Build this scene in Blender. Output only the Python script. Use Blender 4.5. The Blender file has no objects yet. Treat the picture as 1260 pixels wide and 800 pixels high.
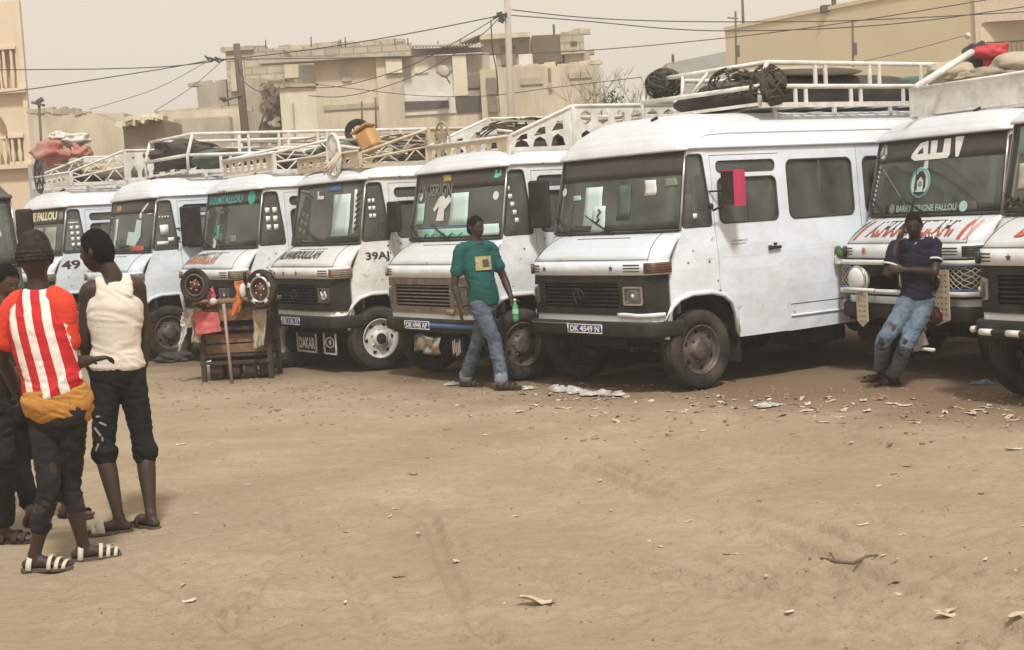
import bpy, bmesh, math, random
from mathutils import Vector, Matrix, noise, geometry
rnd = random.Random(7)
PI = math.pi
R = math.radians
scene = bpy.context.scene
col = scene.collection
# ------------------------------------------------------------------ camera
CAM_F, CAM_P, CAM_R, CAM_H = 1842.3, 0.0762, -0.0593, 1.811
_fw = Vector((0, math.cos(CAM_P), -math.sin(CAM_P)))
_rt = Vector((1, 0, 0)); _up = _rt.cross(_fw)
_rt2 = math.cos(CAM_R)*_rt + math.sin(CAM_R)*_up
_up2 = -math.sin(CAM_R)*_rt + math.cos(CAM_R)*_up
cam = bpy.data.cameras.new('camera'); camo = bpy.data.objects.new('camera', cam)
col.objects.link(camo); scene.camera = camo
cam.sensor_width = 36; cam.lens = CAM_F/1260*36; cam.clip_end = 3000; cam.clip_start = .1
M = Matrix((( _rt2.x, _up2.x, -_fw.x, 0), (_rt2.y, _up2.y, -_fw.y, 0), (_rt2.z, _up2.z, -_fw.z, CAM_H), (0, 0, 0, 1)))
camo.matrix_world = M
# ------------------------------------------------------------------ world, sun, exposure
SUN_EL, SUN_AZ = R(56), R(171)      # azimuth clockwise from +Y
wd = bpy.data.worlds.new('World'); scene.world = wd; wd.use_nodes = True
nt = wd.node_tree; nt.nodes.clear()
o_ = nt.nodes.new('ShaderNodeOutputWorld'); mx = nt.nodes.new('ShaderNodeMixShader')
b1 = nt.nodes.new('ShaderNodeBackground'); b2 = nt.nodes.new('ShaderNodeBackground')
sky = nt.nodes.new('ShaderNodeTexSky'); sky.sky_type = 'NISHITA'; sky.sun_disc = False
sky.sun_elevation = SUN_EL; sky.sun_rotation = SUN_AZ; sky.dust_density = 8; sky.air_density = 1.5
b1.inputs[1].default_value = .08
nt.links.new(sky.outputs[0], b1.inputs[0])
b2.inputs[0].default_value = (.80, .71, .60, 1); b2.inputs[1].default_value = 1.06   # airborne dust veils the whole sky
mx.inputs[0].default_value = .9
nt.links.new(b1.outputs[0], mx.inputs[1]); nt.links.new(b2.outputs[0], mx.inputs[2]); nt.links.new(mx.outputs[0], o_.inputs[0])
sl = bpy.data.lights.new('sun', 'SUN'); sl.energy = 2.9; sl.angle = R(7); sl.color = (1, .99, .97)
so = bpy.data.objects.new('sun', sl); col.objects.link(so)
sd = Vector((math.sin(SUN_AZ)*math.cos(SUN_EL), math.cos(SUN_AZ)*math.cos(SUN_EL), math.sin(SUN_EL)))
so.rotation_euler = sd.to_track_quat('Z', 'Y').to_euler()
scene.view_settings.view_transform = 'Standard'; scene.view_settings.look = 'None'
scene.view_settings.exposure = .20; scene.view_settings.gamma = 1

# ------------------------------------------------------------------ view helpers (pixel of the photograph -> place)
def ray(px, py):
    return (_fw*CAM_F + _rt2*(px-630) - _up2*(py-400)).normalized()
def at(px, py, Y):
    r = ray(px, py); return Vector((0, 0, CAM_H)) + r*(Y/r.y)
def gnd(px, py):
    r = ray(px, py); return Vector((0, 0, CAM_H)) + r*(-CAM_H/r.z)

# ------------------------------------------------------------------ materials
def node(nt, t, **k):
    n = nt.nodes.new(t)
    for a, b in k.items(): setattr(n, a, b)
    return n
def mat(name, c, rough=.7, metal=0., var=.12, scale=6., bump=.15, bscale=60., dirt=None, dirt_amt=0., dscale=2.5, spec=.5, coord='Object', stretch=(1, 1, 1), rust=0.):
    m = bpy.data.materials.new(name); m.use_nodes = True; t = m.node_tree; L = t.links
    p = t.nodes['Principled BSDF']; p.inputs['Roughness'].default_value = rough; p.inputs['Metallic'].default_value = metal
    p.inputs['Specular IOR Level'].default_value = spec
    tc = node(t, 'ShaderNodeTexCoord'); mp = node(t, 'ShaderNodeMapping'); L.new(tc.outputs[coord], mp.inputs[0]); mp.inputs['Scale'].default_value = stretch
    n = node(t, 'ShaderNodeTexNoise'); n.inputs['Scale'].default_value = scale; n.inputs['Detail'].default_value = 8; n.inputs['Roughness'].default_value = .6
    L.new(mp.outputs[0], n.inputs['Vector'])
    r = node(t, 'ShaderNodeValToRGB'); L.new(n.outputs[0], r.inputs[0])
    r.color_ramp.elements[0].position = .3; r.color_ramp.elements[1].position = .7
    lo = tuple(max(0, v*(1-var)) for v in c[:3]); hi = tuple(min(1, v*(1+var)) for v in c[:3])
    r.color_ramp.elements[0].color = lo+(1,); r.color_ramp.elements[1].color = hi+(1,)
    out = r.outputs[0]
    if dirt:
        n2 = node(t, 'ShaderNodeTexNoise'); n2.inputs['Scale'].default_value = dscale; n2.inputs['Detail'].default_value = 10; n2.inputs['Roughness'].default_value = .65
        L.new(mp.outputs[0], n2.inputs['Vector'])
        r2 = node(t, 'ShaderNodeValToRGB'); L.new(n2.outputs[0], r2.inputs[0])
        r2.color_ramp.elements[0].position = .42; r2.color_ramp.elements[1].position = .78
        r2.color_ramp.elements[0].color = (0, 0, 0, 1); r2.color_ramp.elements[1].color = (dirt_amt,)*3+(1,)
        mixn = node(t, 'ShaderNodeMixRGB'); L.new(r2.outputs[0], mixn.inputs[0]); L.new(out, mixn.inputs[1]); mixn.inputs[2].default_value = tuple(dirt)+(1,)
        out = mixn.outputs[0]
    if rust:
        n3 = node(t, 'ShaderNodeTexNoise'); n3.inputs['Scale'].default_value = 9; n3.inputs['Detail'].default_value = 12; n3.inputs['Roughness'].default_value = .7
        L.new(mp.outputs[0], n3.inputs['Vector'])
        r3 = node(t, 'ShaderNodeValToRGB'); L.new(n3.outputs[0], r3.inputs[0])
        r3.color_ramp.elements[0].position = .66-.06*rust; r3.color_ramp.elements[1].position = .70-.04*rust
        r3.color_ramp.elements[0].color = (0, 0, 0, 1); r3.color_ramp.elements[1].color = (.85,)*3+(1,)
        mx3 = node(t, 'ShaderNodeMixRGB'); L.new(r3.outputs[0], mx3.inputs[0]); L.new(out, mx3.inputs[1]); mx3.inputs[2].default_value = (.16, .09, .05, 1)
        out = mx3.outputs[0]
    L.new(out, p.inputs['Base Color'])
    if bump:
        nb = node(t, 'ShaderNodeTexNoise'); nb.inputs['Scale'].default_value = bscale; nb.inputs['Detail'].default_value = 6
        L.new(mp.outputs[0], nb.inputs['Vector'])
        b = node(t, 'ShaderNodeBump'); b.inputs['Strength'].default_value = bump; b.inputs['Distance'].default_value = .01
        L.new(nb.outputs[0], b.inputs['Height']); L.new(b.outputs[0], p.inputs['Normal'])
    m['tint'] = 1
    return m
def paint(name, c, dirt_amt=.45, rust=0., rough=.38):
    """old vehicle enamel: clouded, dusty, faintly dented"""
    m = mat(name, c, rough=rough, var=.05, scale=3, bump=0, dirt=(.50, .41, .30), dirt_amt=dirt_amt, dscale=3.2, rust=rust)
    t = m.node_tree; L = t.links; p = t.nodes['Principled BSDF']
    tc = node(t, 'ShaderNodeTexCoord'); nb = node(t, 'ShaderNodeTexNoise'); nb.inputs['Scale'].default_value = 2.2; nb.inputs['Detail'].default_value = 3
    L.new(tc.outputs['Object'], nb.inputs['Vector']); b = node(t, 'ShaderNodeBump'); b.inputs['Strength'].default_value = .6; b.inputs['Distance'].default_value = .05
    L.new(nb.outputs[0], b.inputs['Height'])
    n2 = node(t, 'ShaderNodeTexNoise'); n2.inputs['Scale'].default_value = 40; n2.inputs['Detail'].default_value = 5; L.new(tc.outputs['Object'], n2.inputs['Vector'])
    b2_ = node(t, 'ShaderNodeBump'); b2_.inputs['Strength'].default_value = .08; b2_.inputs['Distance'].default_value = .01
    L.new(n2.outputs[0], b2_.inputs['Height']); L.new(b.outputs[0], b2_.inputs['Normal']); L.new(b2_.outputs[0], p.inputs['Normal'])
    # light balance put into the colour: level faces darkened so sunlit roofs don't burn out
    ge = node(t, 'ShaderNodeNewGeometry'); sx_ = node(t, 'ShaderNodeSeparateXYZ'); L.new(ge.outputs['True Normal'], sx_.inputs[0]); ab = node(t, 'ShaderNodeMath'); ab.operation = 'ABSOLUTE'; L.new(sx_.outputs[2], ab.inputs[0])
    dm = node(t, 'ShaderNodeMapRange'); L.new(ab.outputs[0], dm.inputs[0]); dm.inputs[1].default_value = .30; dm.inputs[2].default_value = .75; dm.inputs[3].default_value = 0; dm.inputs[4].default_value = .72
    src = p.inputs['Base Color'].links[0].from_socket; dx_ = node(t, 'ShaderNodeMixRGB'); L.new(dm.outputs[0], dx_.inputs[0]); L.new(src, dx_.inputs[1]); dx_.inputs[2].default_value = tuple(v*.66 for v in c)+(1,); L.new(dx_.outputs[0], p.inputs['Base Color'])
    r = node(t, 'ShaderNodeMapRange'); r.inputs[3].default_value = rough-.1; r.inputs[4].default_value = rough+.35
    L.new(n2.outputs[0], r.inputs[0]); L.new(r.outputs[0], p.inputs['Roughness'])
    return m
def glass(name, tint=(.42, .46, .42), dust=.12, dcol=(.45, .42, .35)):
    m = bpy.data.materials.new(name); m.use_nodes = True; t = m.node_tree; L = t.links; t.nodes.clear()
    o = node(t, 'ShaderNodeOutputMaterial'); tr = node(t, 'ShaderNodeBsdfTransparent'); tr.inputs[0].default_value = tuple(tint)+(1,)
    gl = node(t, 'ShaderNodeBsdfGlossy'); gl.inputs['Roughness'].default_value = .06
    fr = node(t, 'ShaderNodeFresnel'); fr.inputs[0].default_value = 1.5
    m1 = node(t, 'ShaderNodeMixShader'); L.new(fr.outputs[0], m1.inputs[0]); L.new(tr.outputs[0], m1.inputs[1]); L.new(gl.outputs[0], m1.inputs[2])
    df = node(t, 'ShaderNodeBsdfDiffuse'); df.inputs[0].default_value = tuple(dcol)+(1,)
    tc = node(t, 'ShaderNodeTexCoord'); n = node(t, 'ShaderNodeTexNoise'); n.inputs['Scale'].default_value = 3; n.inputs['Detail'].default_value = 8
    L.new(tc.outputs['Object'], n.inputs['Vector']); r = node(t, 'ShaderNodeMapRange'); r.inputs[1].default_value = .3; r.inputs[2].default_value = .8
    r.inputs[3].default_value = dust*.5; r.inputs[4].default_value = dust*1.8; L.new(n.outputs[0], r.inputs[0])
    m2 = node(t, 'ShaderNodeMixShader'); L.new(r.outputs[0], m2.inputs[0]); L.new(m1.outputs[0], m2.inputs[1]); L.new(df.outputs[0], m2.inputs[2])
    L.new(m2.outputs[0], o.inputs[0]); return m
MT = {}
def mk(k, *a, **kw):
    if k not in MT: MT[k] = mat(k, *a, **kw)
    return MT[k]
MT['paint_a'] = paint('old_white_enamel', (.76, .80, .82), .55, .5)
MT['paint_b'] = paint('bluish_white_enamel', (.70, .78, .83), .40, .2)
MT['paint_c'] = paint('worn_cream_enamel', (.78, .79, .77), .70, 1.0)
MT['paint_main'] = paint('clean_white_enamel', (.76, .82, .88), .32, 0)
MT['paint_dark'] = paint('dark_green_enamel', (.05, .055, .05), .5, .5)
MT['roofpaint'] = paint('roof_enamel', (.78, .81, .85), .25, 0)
MT['glass'] = glass('windscreen_glass', (.60, .66, .60), .16, (.42, .46, .40))
MT['glass_dark'] = glass('smoked_side_glass', (.80, .83, .81), .17, (.42, .42, .40))
MT['pale_glass'] = glass('lamp_glass', (.75, .75, .72), .14, (.5, .5, .48))
mk('black', (.020, .019, .018), .65, dirt=(.12, .10, .08), dirt_amt=.4, dscale=5)
mk('seal', (.03, .03, .028), .7, dirt=(.25, .2, .15), dirt_amt=.4)
mk('chrome', (.55, .53, .50), .3, .9, dirt=(.3, .25, .2), dirt_amt=.6)
mk('tyre', (.022, .021, .020), .9, var=.25, dirt=(.17, .13, .10), dirt_amt=.6, dscale=3, bump=.3)
mk('rim_dark', (.075, .062, .055), .55, .2, dirt=(.28, .2, .14), dirt_amt=.7, dscale=8)
mk('rim_white', (.68, .66, .62), .5, dirt=(.22, .17, .12), dirt_amt=.8, dscale=7)
mk('hole', (.012, .011, .010), .9)
mk('inside', (.25, .25, .235), .85)
mk('lining', (.52, .53, .50), .85)
mk('seat', (.05, .045, .045), .8, dirt=(.2, .15, .1), dirt_amt=.4)
mk('chassis', (.022, .02, .018), .95, dirt=(.11, .085, .06), dirt_amt=.6)
mk('orange_glass', (.12, .045, .032), .35, dirt=(.2, .15, .1), dirt_amt=.6)
mk('amber_dirty', (.30, .22, .15), .5, dirt=(.08, .06, .05), dirt_amt=.9, dscale=20)
mk('plate_blue', (.030, .028, .27), .45, dirt=(.3, .25, .2), dirt_amt=.3)
mk('white', (.68, .68, .65), .6, dirt=(.5, .42, .32), dirt_amt=.3)
mk('white_letters', (.80, .80, .76), .6)
mk('black_letters', (.035, .03, .028), .6)
mk('red_letters', (.45, .07, .05), .6, dirt=(.6, .5, .4), dirt_amt=.3)
mk('orange_letters', (.50, .16, .05), .6, dirt=(.7, .6, .5), dirt_amt=.5, dscale=20)
mk('teal', (.04, .33, .29), .6, dirt=(.2, .45, .4), dirt_amt=.5)
mk('mint', (.38, .58, .48), .6, dirt=(.2, .3, .25), dirt_amt=.4)
mk('pale_sheet', (.52, .66, .62), .7, var=.08)
mk('yellow', (.45, .33, .09), .7)
mk('film', (.055, .048, .042), .5, var=.2)
mk('blue', (.05, .12, .30), .5, dirt=(.3, .3, .3), dirt_amt=.4)
mk('star_blue', (.04, .06, .22), .5)
mk('pink_red', (.56, .045, .12), .5)
mk('grey_letters', (.20, .22, .18), .7)
mk('rack_white', (.74, .72, .67), .55, dirt=(.36, .28, .2), dirt_amt=.7, dscale=5)
mk('rack_cream', (.60, .51, .37), .65, dirt=(.26, .17, .1), dirt_amt=.8, dscale=6)
mk('rack_rust', (.38, .32, .24), .75, dirt=(.15, .1, .07), dirt_amt=.8, dscale=6)
mk('mirror_face', (.10, .10, .10), .25, .3)
mk('netting', (.075, .065, .045), .95, var=.5, scale=30, bump=.9, bscale=50)
mk('tarp_dark', (.055, .05, .045), .7, var=.3, dirt=(.2, .16, .12), dirt_amt=.5)
mk('tarp_green', (.05, .10, .08), .8, var=.3, dirt=(.22, .18, .12), dirt_amt=.5)
mk('black_cloth', (.016, .015, .015), .9)

for k_ in ('tyre', 'black', 'chassis', 'tarp_dark', 'netting', 'black_cloth', 'seat', 'hole'): MT[k_].node_tree.nodes['Principled BSDF'].inputs['Specular IOR Level'].default_value = .18
# ------------------------------------------------------------------ mesh collector
class MB:
    def __init__(s): s.v = []; s.f = []; s.mi = []; s.sm = []
    def add(s, vs, fs, mi=0, smooth=False):
        b = len(s.v); s.v += [tuple(v) for v in vs]
        for f in fs: s.f.append(tuple(b+i for i in f)); s.mi.append(mi); s.sm.append(smooth)
        return s
    def box(s, c, d, rot=None, mi=0, bev=0.):
        x, y, z = d[0]/2, d[1]/2, d[2]/2
        if bev and min(x, y, z) > bev*1.2:
            b = bev; vs = []; 
            # chamfered box: 24 verts
            bm = bmesh.new(); bmesh.ops.create_cube(bm, size=1)
            for v in bm.verts: v.co = Vector((v.co.x*2*x, v.co.y*2*y, v.co.z*2*z))
            bmesh.ops.bevel(bm, geom=list(bm.edges), offset=b, segments=1, affect='EDGES')
            bm.verts.index_update()
            vs = [v.co.copy() for v in bm.verts]; fs = [[v.index for v in f.verts] for f in bm.faces]; bm.free()
        else:
            vs = [Vector((i*x, j*y, k*z)) for i in (-1, 1) for j in (-1, 1) for k in (-1, 1)]
            fs = [(0, 1, 3, 2), (4, 6, 7, 5), (0, 4, 5, 1), (2, 3, 7, 6), (0, 2, 6, 4), (1, 5, 7, 3)]
        if rot is not None: vs = [rot @ v for v in vs]
        c = Vector(c); return s.add([v+c for v in vs], fs, mi)
    def tube(s, pts, r, n=8, mi=0, closed=False, caps=True, smooth=True):
        pts = [Vector(p) for p in pts]; m = len(pts)
        rs = r if isinstance(r, (list, tuple)) else [r]*m
        rings = []; prev = None
        for i, p in enumerate(pts):
            if closed: t = pts[(i+1) % m]-pts[i-1]
            else: t = (pts[min(i+1, m-1)]-pts[max(i-1, 0)])
            t.normalize()
            if prev is None:
                a = Vector((0, 0, 1)) if abs(t.z) < .9 else Vector((1, 0, 0))
                u = t.cross(a).normalized()
            else: u = (prev - t*prev.dot(t)).normalized()
            prev = u; w = t.cross(u)
            rings.append([p+(u*math.cos(2*PI*k/n)+w*math.sin(2*PI*k/n))*rs[i] for k in range(n)])
        vs = [v for q in rings for v in q]; fs = []
        for i in range(m if closed else m-1):
            j = (i+1) % m
            for k in range(n): fs.append((i*n+k, i*n+(k+1) % n, j*n+(k+1) % n, j*n+k))
        if caps and not closed: fs += [tuple(range(n-1, -1, -1)), tuple((m-1)*n+k for k in range(n))]
        return s.add(vs, fs, mi, smooth)
    def lathe(s, prof, o, axis='x', n=24, mi=0, smooth=True, a0=0, a1=2*PI):
        """prof: list of (r, h); axis direction by name or matrix"""
        full = abs(a1-a0-2*PI) < 1e-6; o = Vector(o)
        A = {'x': Matrix(((0, 0, 1), (1, 0, 0), (0, 1, 0))), 'z': Matrix.Identity(3), 'y': Matrix(((1, 0, 0), (0, 0, 1), (0, -1, 0)))}[axis] if isinstance(axis, str) else axis
        vs = []; k = n if full else n+1
        for (r, h) in prof:
            for i in range(k):
                a = a0+(a1-a0)*i/n; vs.append(o + A @ Vector((r*math.cos(a), r*math.sin(a), h)))
        fs = []
        for j in range(len(prof)-1):
            for i in range(n):
                i2 = (i+1) % k; fs.append((j*k+i, j*k+i2, (j+1)*k+i2, (j+1)*k+i))
        return s.add(vs, fs, mi, smooth)
    def grid(s, fn, nu, nv, mi=0, smooth=True, flip=False):
        vs = [fn(i/nu, j/nv) for j in range(nv+1) for i in range(nu+1)]
        fs = []
        for j in range(nv):
            for i in range(nu):
                a = j*(nu+1)+i; f = (a, a+1, a+nu+2, a+nu+1); fs.append(f[::-1] if flip else f)
        return s.add(vs, fs, mi, smooth)
    def slab(s, fn, nu, nv, off, mi=0, smooth=True):
        """closed sheet of thickness: fn(u,v) -> point, off: Vector or fn(u,v)->Vector"""
        b = len(s.v); n = (nu+1)*(nv+1)
        P = [Vector(fn(i/nu, j/nv)) for j in range(nv+1) for i in range(nu+1)]
        O = [Vector(off(i/nu, j/nv)) if callable(off) else Vector(off) for j in range(nv+1) for i in range(nu+1)]
        vs = P+[p+o for p, o in zip(P, O)]; fs = []
        for j in range(nv):
            for i in range(nu):
                a = j*(nu+1)+i; fs.append((a, a+1, a+nu+2, a+nu+1)); fs.append((n+a, n+a+nu+1, n+a+nu+2, n+a+1))
        for i in range(nu):
            fs.append((i, n+i, n+i+1, i+1)); a = nv*(nu+1)+i; fs.append((a, a+1, n+a+1, n+a))
        for j in range(nv):
            a = j*(nu+1); fs.append((a, a+nu+1, n+a+nu+1, n+a)); a += nu; fs.append((a, n+a, n+a+nu+1, a+nu+1))
        return s.add(vs, fs, mi, smooth)
    def sphere(s, c, r, n=12, m=8, mi=0, rot=None):
        c = Vector(c); r = Vector(r) if not isinstance(r, (int, float)) else Vector((r, r, r))
        def f(u, v):
            a = 2*PI*u; b = PI*(v-.5); p = Vector((r.x*math.cos(a)*math.cos(b), r.y*math.sin(a)*math.cos(b), r.z*math.sin(b)))
            return c + (rot @ p if rot else p)
        return s.grid(f, n, m, mi)
    def build(s, name, mats, parent=None, weld=False, auto=None):
        me = bpy.data.meshes.new(name); me.from_pydata(s.v, [], s.f)
        if not isinstance(mats, (list, tuple)): mats = [mats]
        for m in mats: me.materials.append(MT[m] if isinstance(m, str) else m)
        me.polygons.foreach_set('material_index', s.mi); me.polygons.foreach_set('use_smooth', s.sm)
        if weld:
            bm = bmesh.new(); bm.from_mesh(me); bmesh.ops.remove_doubles(bm, verts=bm.verts, dist=1e-4); bmesh.ops.recalc_face_normals(bm, faces=bm.faces); bm.to_mesh(me); bm.free()
        else:
            bm = bmesh.new(); bm.from_mesh(me); bmesh.ops.recalc_face_normals(bm, faces=bm.faces); bm.to_mesh(me); bm.free()
        me.update()
        o = bpy.data.objects.new(name, me); col.objects.link(o)
        if parent is not None: o.parent = parent
        return o
def tag(o, label, cat, group=None):
    o['label'] = label; o['category'] = cat
    if group: o['group'] = group
    return o
def thing(name, label, cat, loc=(0, 0, 0), rz=0, group=None):
    o = bpy.data.objects.new(name, None); col.objects.link(o); o.location = loc; o.rotation_euler = (0, 0, rz)
    o.empty_display_size = .2
    return tag(o, label, cat, group)
def struct(o, kind='structure'):
    o['kind'] = kind; return o
def copy_tree(o, parent=None):
    c = o.copy(); col.objects.link(c); c.parent = parent
    for ch in [x for x in bpy.data.objects if x.parent == o]: copy_tree(ch, c)
    return c
# ------------------------------------------------------------------ panels with openings
def inside(p, poly):
    x, y = p; r = False; n = len(poly)
    for i in range(n):
        x1, y1 = poly[i]; x2, y2 = poly[i-1]
        if (y1 > y) != (y2 > y) and x < (x2-x1)*(y-y1)/(y2-y1)+x1: r = not r
    return r
def dens(poly, d):
    out = []
    for i in range(len(poly)):
        a, b = poly[i], poly[(i+1) % len(poly)]; L = math.hypot(b[0]-a[0], b[1]-a[1]); k = max(1, int(L/d))
        for j in range(k): out.append((a[0]+(b[0]-a[0])*j/k, a[1]+(b[1]-a[1])*j/k))
    return out
def cdt(outline, holes=(), d=.18, grid=True):
    loops = [dens(outline, d)]+[dens(h, d) for h in holes]
    vs = []; ed = []; loopsidx = []
    for lp in loops:
        b = len(vs); vs += lp; n = len(lp); ed += [(b+i, b+(i+1) % n) for i in range(n)]
    if grid:
        xs = [p[0] for p in loops[0]]; ys = [p[1] for p in loops[0]]
        x = min(xs)+d*.5
        while x < max(xs):
            y = min(ys)+d*.5
            while y < max(ys):
                if inside((x, y), outline) and not any(inside((x, y), h) for h in holes):
                    if min((x-q[0])**2+(y-q[1])**2 for q in vs) > (d*.45)**2: vs.append((x, y))
                y += d
            x += d
    V, E, F, *_ = geometry.delaunay_2d_cdt([Vector(v) for v in vs], ed, [], 0, 1e-6)
    fs = []
    for f in F:
        c = (sum(V[i][0] for i in f)/len(f), sum(V[i][1] for i in f)/len(f))
        if inside(c, outline) and not any(inside(c, h) for h in holes): fs.append(tuple(f))
    return [tuple(v) for v in V], fs
def plate(mb, outline, holes, fn, thick, d=.18, mi=0, smooth=False, grid=True):
    """panel: fn(a,b,off) -> point; off 0 outer, thick inner"""
    V, F = cdt(outline, holes, d, grid); n = len(V)
    vs = [fn(a, b, 0) for a, b in V]+[fn(a, b, thick) for a, b in V]
    fs = [f for f in F]+[tuple(n+i for i in f[::-1]) for f in F]
    cnt = {}
    for f in F:
        for i in range(len(f)):
            e = (f[i], f[(i+1) % len(f)]); cnt[e] = 1
    for (a, b) in list(cnt):
        if (b, a) not in cnt: fs.append((b, a, n+a, n+b))
    mb.add(vs, fs, mi, smooth)
    return mb
def rrect(x0, y0, x1, y1, r=.05, n=4):
    o = []
    for cx, cy, a in ((x1-r, y1-r, 0), (x0+r, y1-r, 90), (x0+r, y0+r, 180), (x1-r, y0+r, 270)):
        for i in range(n+1):
            t = R(a+90*i/n); o.append((cx+r*math.cos(t), cy+r*math.sin(t)))
    return o
def rpoly(pts, r=.05, n=3):
    o = []; m = len(pts)
    for i in range(m):
        p = Vector(pts[i]); a = (Vector(pts[i-1])-p); b = (Vector(pts[(i+1) % m])-p)
        rr = min(r, a.length*.45, b.length*.45); a.normalize(); b.normalize()
        s, e = p+a*rr, p+b*rr
        for k in range(n+1):
            t = k/n; q = s*(1-t)**2+p*2*t*(1-t)+e*t*t; o.append((q.x, q.y))
    return o
# ------------------------------------------------------------------ lettering
_tcache = {}
def text_mesh(s, bold=.012, shear=0.):
    k = (s, bold, shear)
    if k in _tcache: return _tcache[k]
    cu = bpy.data.curves.new('text', 'FONT'); cu.body = s; cu.size = 1; cu.offset = bold; cu.shear = shear; cu.resolution_u = 3
    ob = bpy.data.objects.new('text', cu); col.objects.link(ob)
    dg = bpy.context.evaluated_depsgraph_get(); me = bpy.data.meshes.new_from_object(ob.evaluated_get(dg))
    V = [(v.co.x, v.co.y) for v in me.vertices]; F = [tuple(p.vertices) for p in me.polygons]
    bpy.data.objects.remove(ob); bpy.data.curves.remove(cu); bpy.data.meshes.remove(me)
    x0 = min(v[0] for v in V); x1 = max(v[0] for v in V); y0 = min(v[1] for v in V); y1 = max(v[1] for v in V)
    V = [((x-x0)/(x1-x0), (y-y0)/(y1-y0)) for x, y in V]
    _tcache[k] = (V, F); return V, F
def letter(mb, s, fn, a0, b0, a1, b1, mi=0, bold=.012, shear=0.):
    """fn(a,b)->point; text fills the rectangle a0..a1, b0..b1"""
    V, F = text_mesh(s, bold, shear)
    mb.add([fn(a0+(a1-a0)*x, b0+(b1-b0)*y) for x, y in V], F, mi); return mb
def star_pts(cx, cy, r, n=5, k=.42, a0=PI/2):
    return [(cx+(r if i % 2 == 0 else r*k)*math.cos(a0+i*PI/n), cy+(r if i % 2 == 0 else r*k)*math.sin(a0+i*PI/n)) for i in range(2*n)]
def sticker(mb, outline, fn, mi=0, d=.2):
    V, F = cdt(outline, (), d, False); mb.add([fn(a, b) for a, b in V], F, mi); return mb
def lerp(a, b, t): return a+(b-a)*t
def piece(xs, x):
    if x <= xs[0][0]: return xs[0][1]
    for (a, b), (c, d) in zip(xs, xs[1:]):
        if x <= c: return b+(d-b)*(x-a)/(c-a)
    return xs[-1][1]
mk('rust_chip', (.13, .075, .045), .9, var=.4)
# ================================================================== THE MINIBUS
LB = 5.9; WB_F, WB_R = .633, 3.95
def w_base(z): return piece([(.4, 1.0), (.9, 1.03), (1.25, 1.03), (1.5, 1.0), (2.3, .955)], z)
def w_front(z): return piece([(1.13, .955), (1.515, .98), (2.29, .93)], z)
def y_front(z): return piece([(1.13, .30), (1.515, .453), (2.29, .602)], z)
def side_w(y, z):
    yf = y_front(z); t = (y-yf)/(.86-yf); t = max(0, min(1, t))
    w = lerp(w_front(z), w_base(z), 1-(1-t)**2)
    if y > LB-.35: w -= .10*((y-LB+.35)/.35)**2
    # pressed waist groove
    for zg, dp in ((1.24, .010), (.70, .012)):
        w -= dp*math.exp(-((z-zg)/.012)**2)
    return w
def side_pt(s, y, z, off=0): return Vector((s*(side_w(y, z)-off), y, z))
NOSE = [(0, .062), (.4, .064), (.7, .072), (.84, .085), (.905, .11), (.94, .18), (.955, .30)]
NOSE_L = [0]
for _a, _b in zip(NOSE, NOSE[1:]): NOSE_L.append(NOSE_L[-1]+math.hypot(_b[0]-_a[0], _b[1]-_a[1]))
NT = NOSE_L[-1]
def nose_pt(u, z, off=0):
    """u in -1..1 by arc length round the nose, off outward"""
    s = -1 if u < 0 else 1; L = min(1, abs(u))*NT
    i = 0
    while i < len(NOSE)-2 and NOSE_L[i+1] < L: i += 1
    t = (L-NOSE_L[i])/(NOSE_L[i+1]-NOSE_L[i]); x = lerp(NOSE[i][0], NOSE[i+1][0], t); y = lerp(NOSE[i][1], NOSE[i+1][1], t)
    d = Vector((NOSE[i+1][0]-NOSE[i][0], NOSE[i+1][1]-NOSE[i][1])).normalized()
    return Vector((s*(x+d.y*off), y-d.x*off, z))
def ws_pt(u, v, off=0):
    """windscreen: u -1..1, v 0 bottom..1 top; off outward (forward)"""
    z = lerp(1.535, 2.275, v); x = u*lerp(.968, .925, v); k = abs(u)
    y = lerp(.455, .60, v) - lerp(.075, .07, v)*(1-k**2.4)
    return Vector((x, y-off, z+off*.18))
def hood_pt(u, v, off=0):
    """bonnet: u -1..1, v 0 front edge..1 windscreen"""
    a = nose_pt(u, 1.27); b = Vector((u*.975, .45-.08*(1-abs(u)**2.4), 1.512))
    p = a.lerp(b, v); p.z += .05*math.sin(PI*v)**.8*(1-abs(u)**4); p.y -= .02*math.sin(PI*v)
    return p+Vector((0, -off*.6, off*.8))
RH = [.36]
def roof_pt(u, v, L=LB):
    y = lerp(.50, L+.02, v); t = min(1, (y-.50)/(.62 if RH[0] > .3 else .38)); h = RH[0]*math.sqrt(max(0, 1-(1-t)**2.2))
    if y > L-.35: h *= math.sqrt(max(0, 1-((y-L+.35)/.40)**2.5))
    x = u*lerp(.955, .968, min(1, (y-.5)/.3)); k = abs(u)
    z = 2.298+h*(1-k**5)**.5 - .006*math.cos(y*9)*h*(1-k)
    yy = y+ (.06*(k**3) if v < .2 else 0)*(1-v/.2 if v < .2 else 0)
    return Vector((x, yy, z))
def text_on(mb, s, fn, a0, b0, a1, b1, mi=0, **k): return letter(mb, s, fn, a0, b0, a1, b1, mi, **k)

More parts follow.
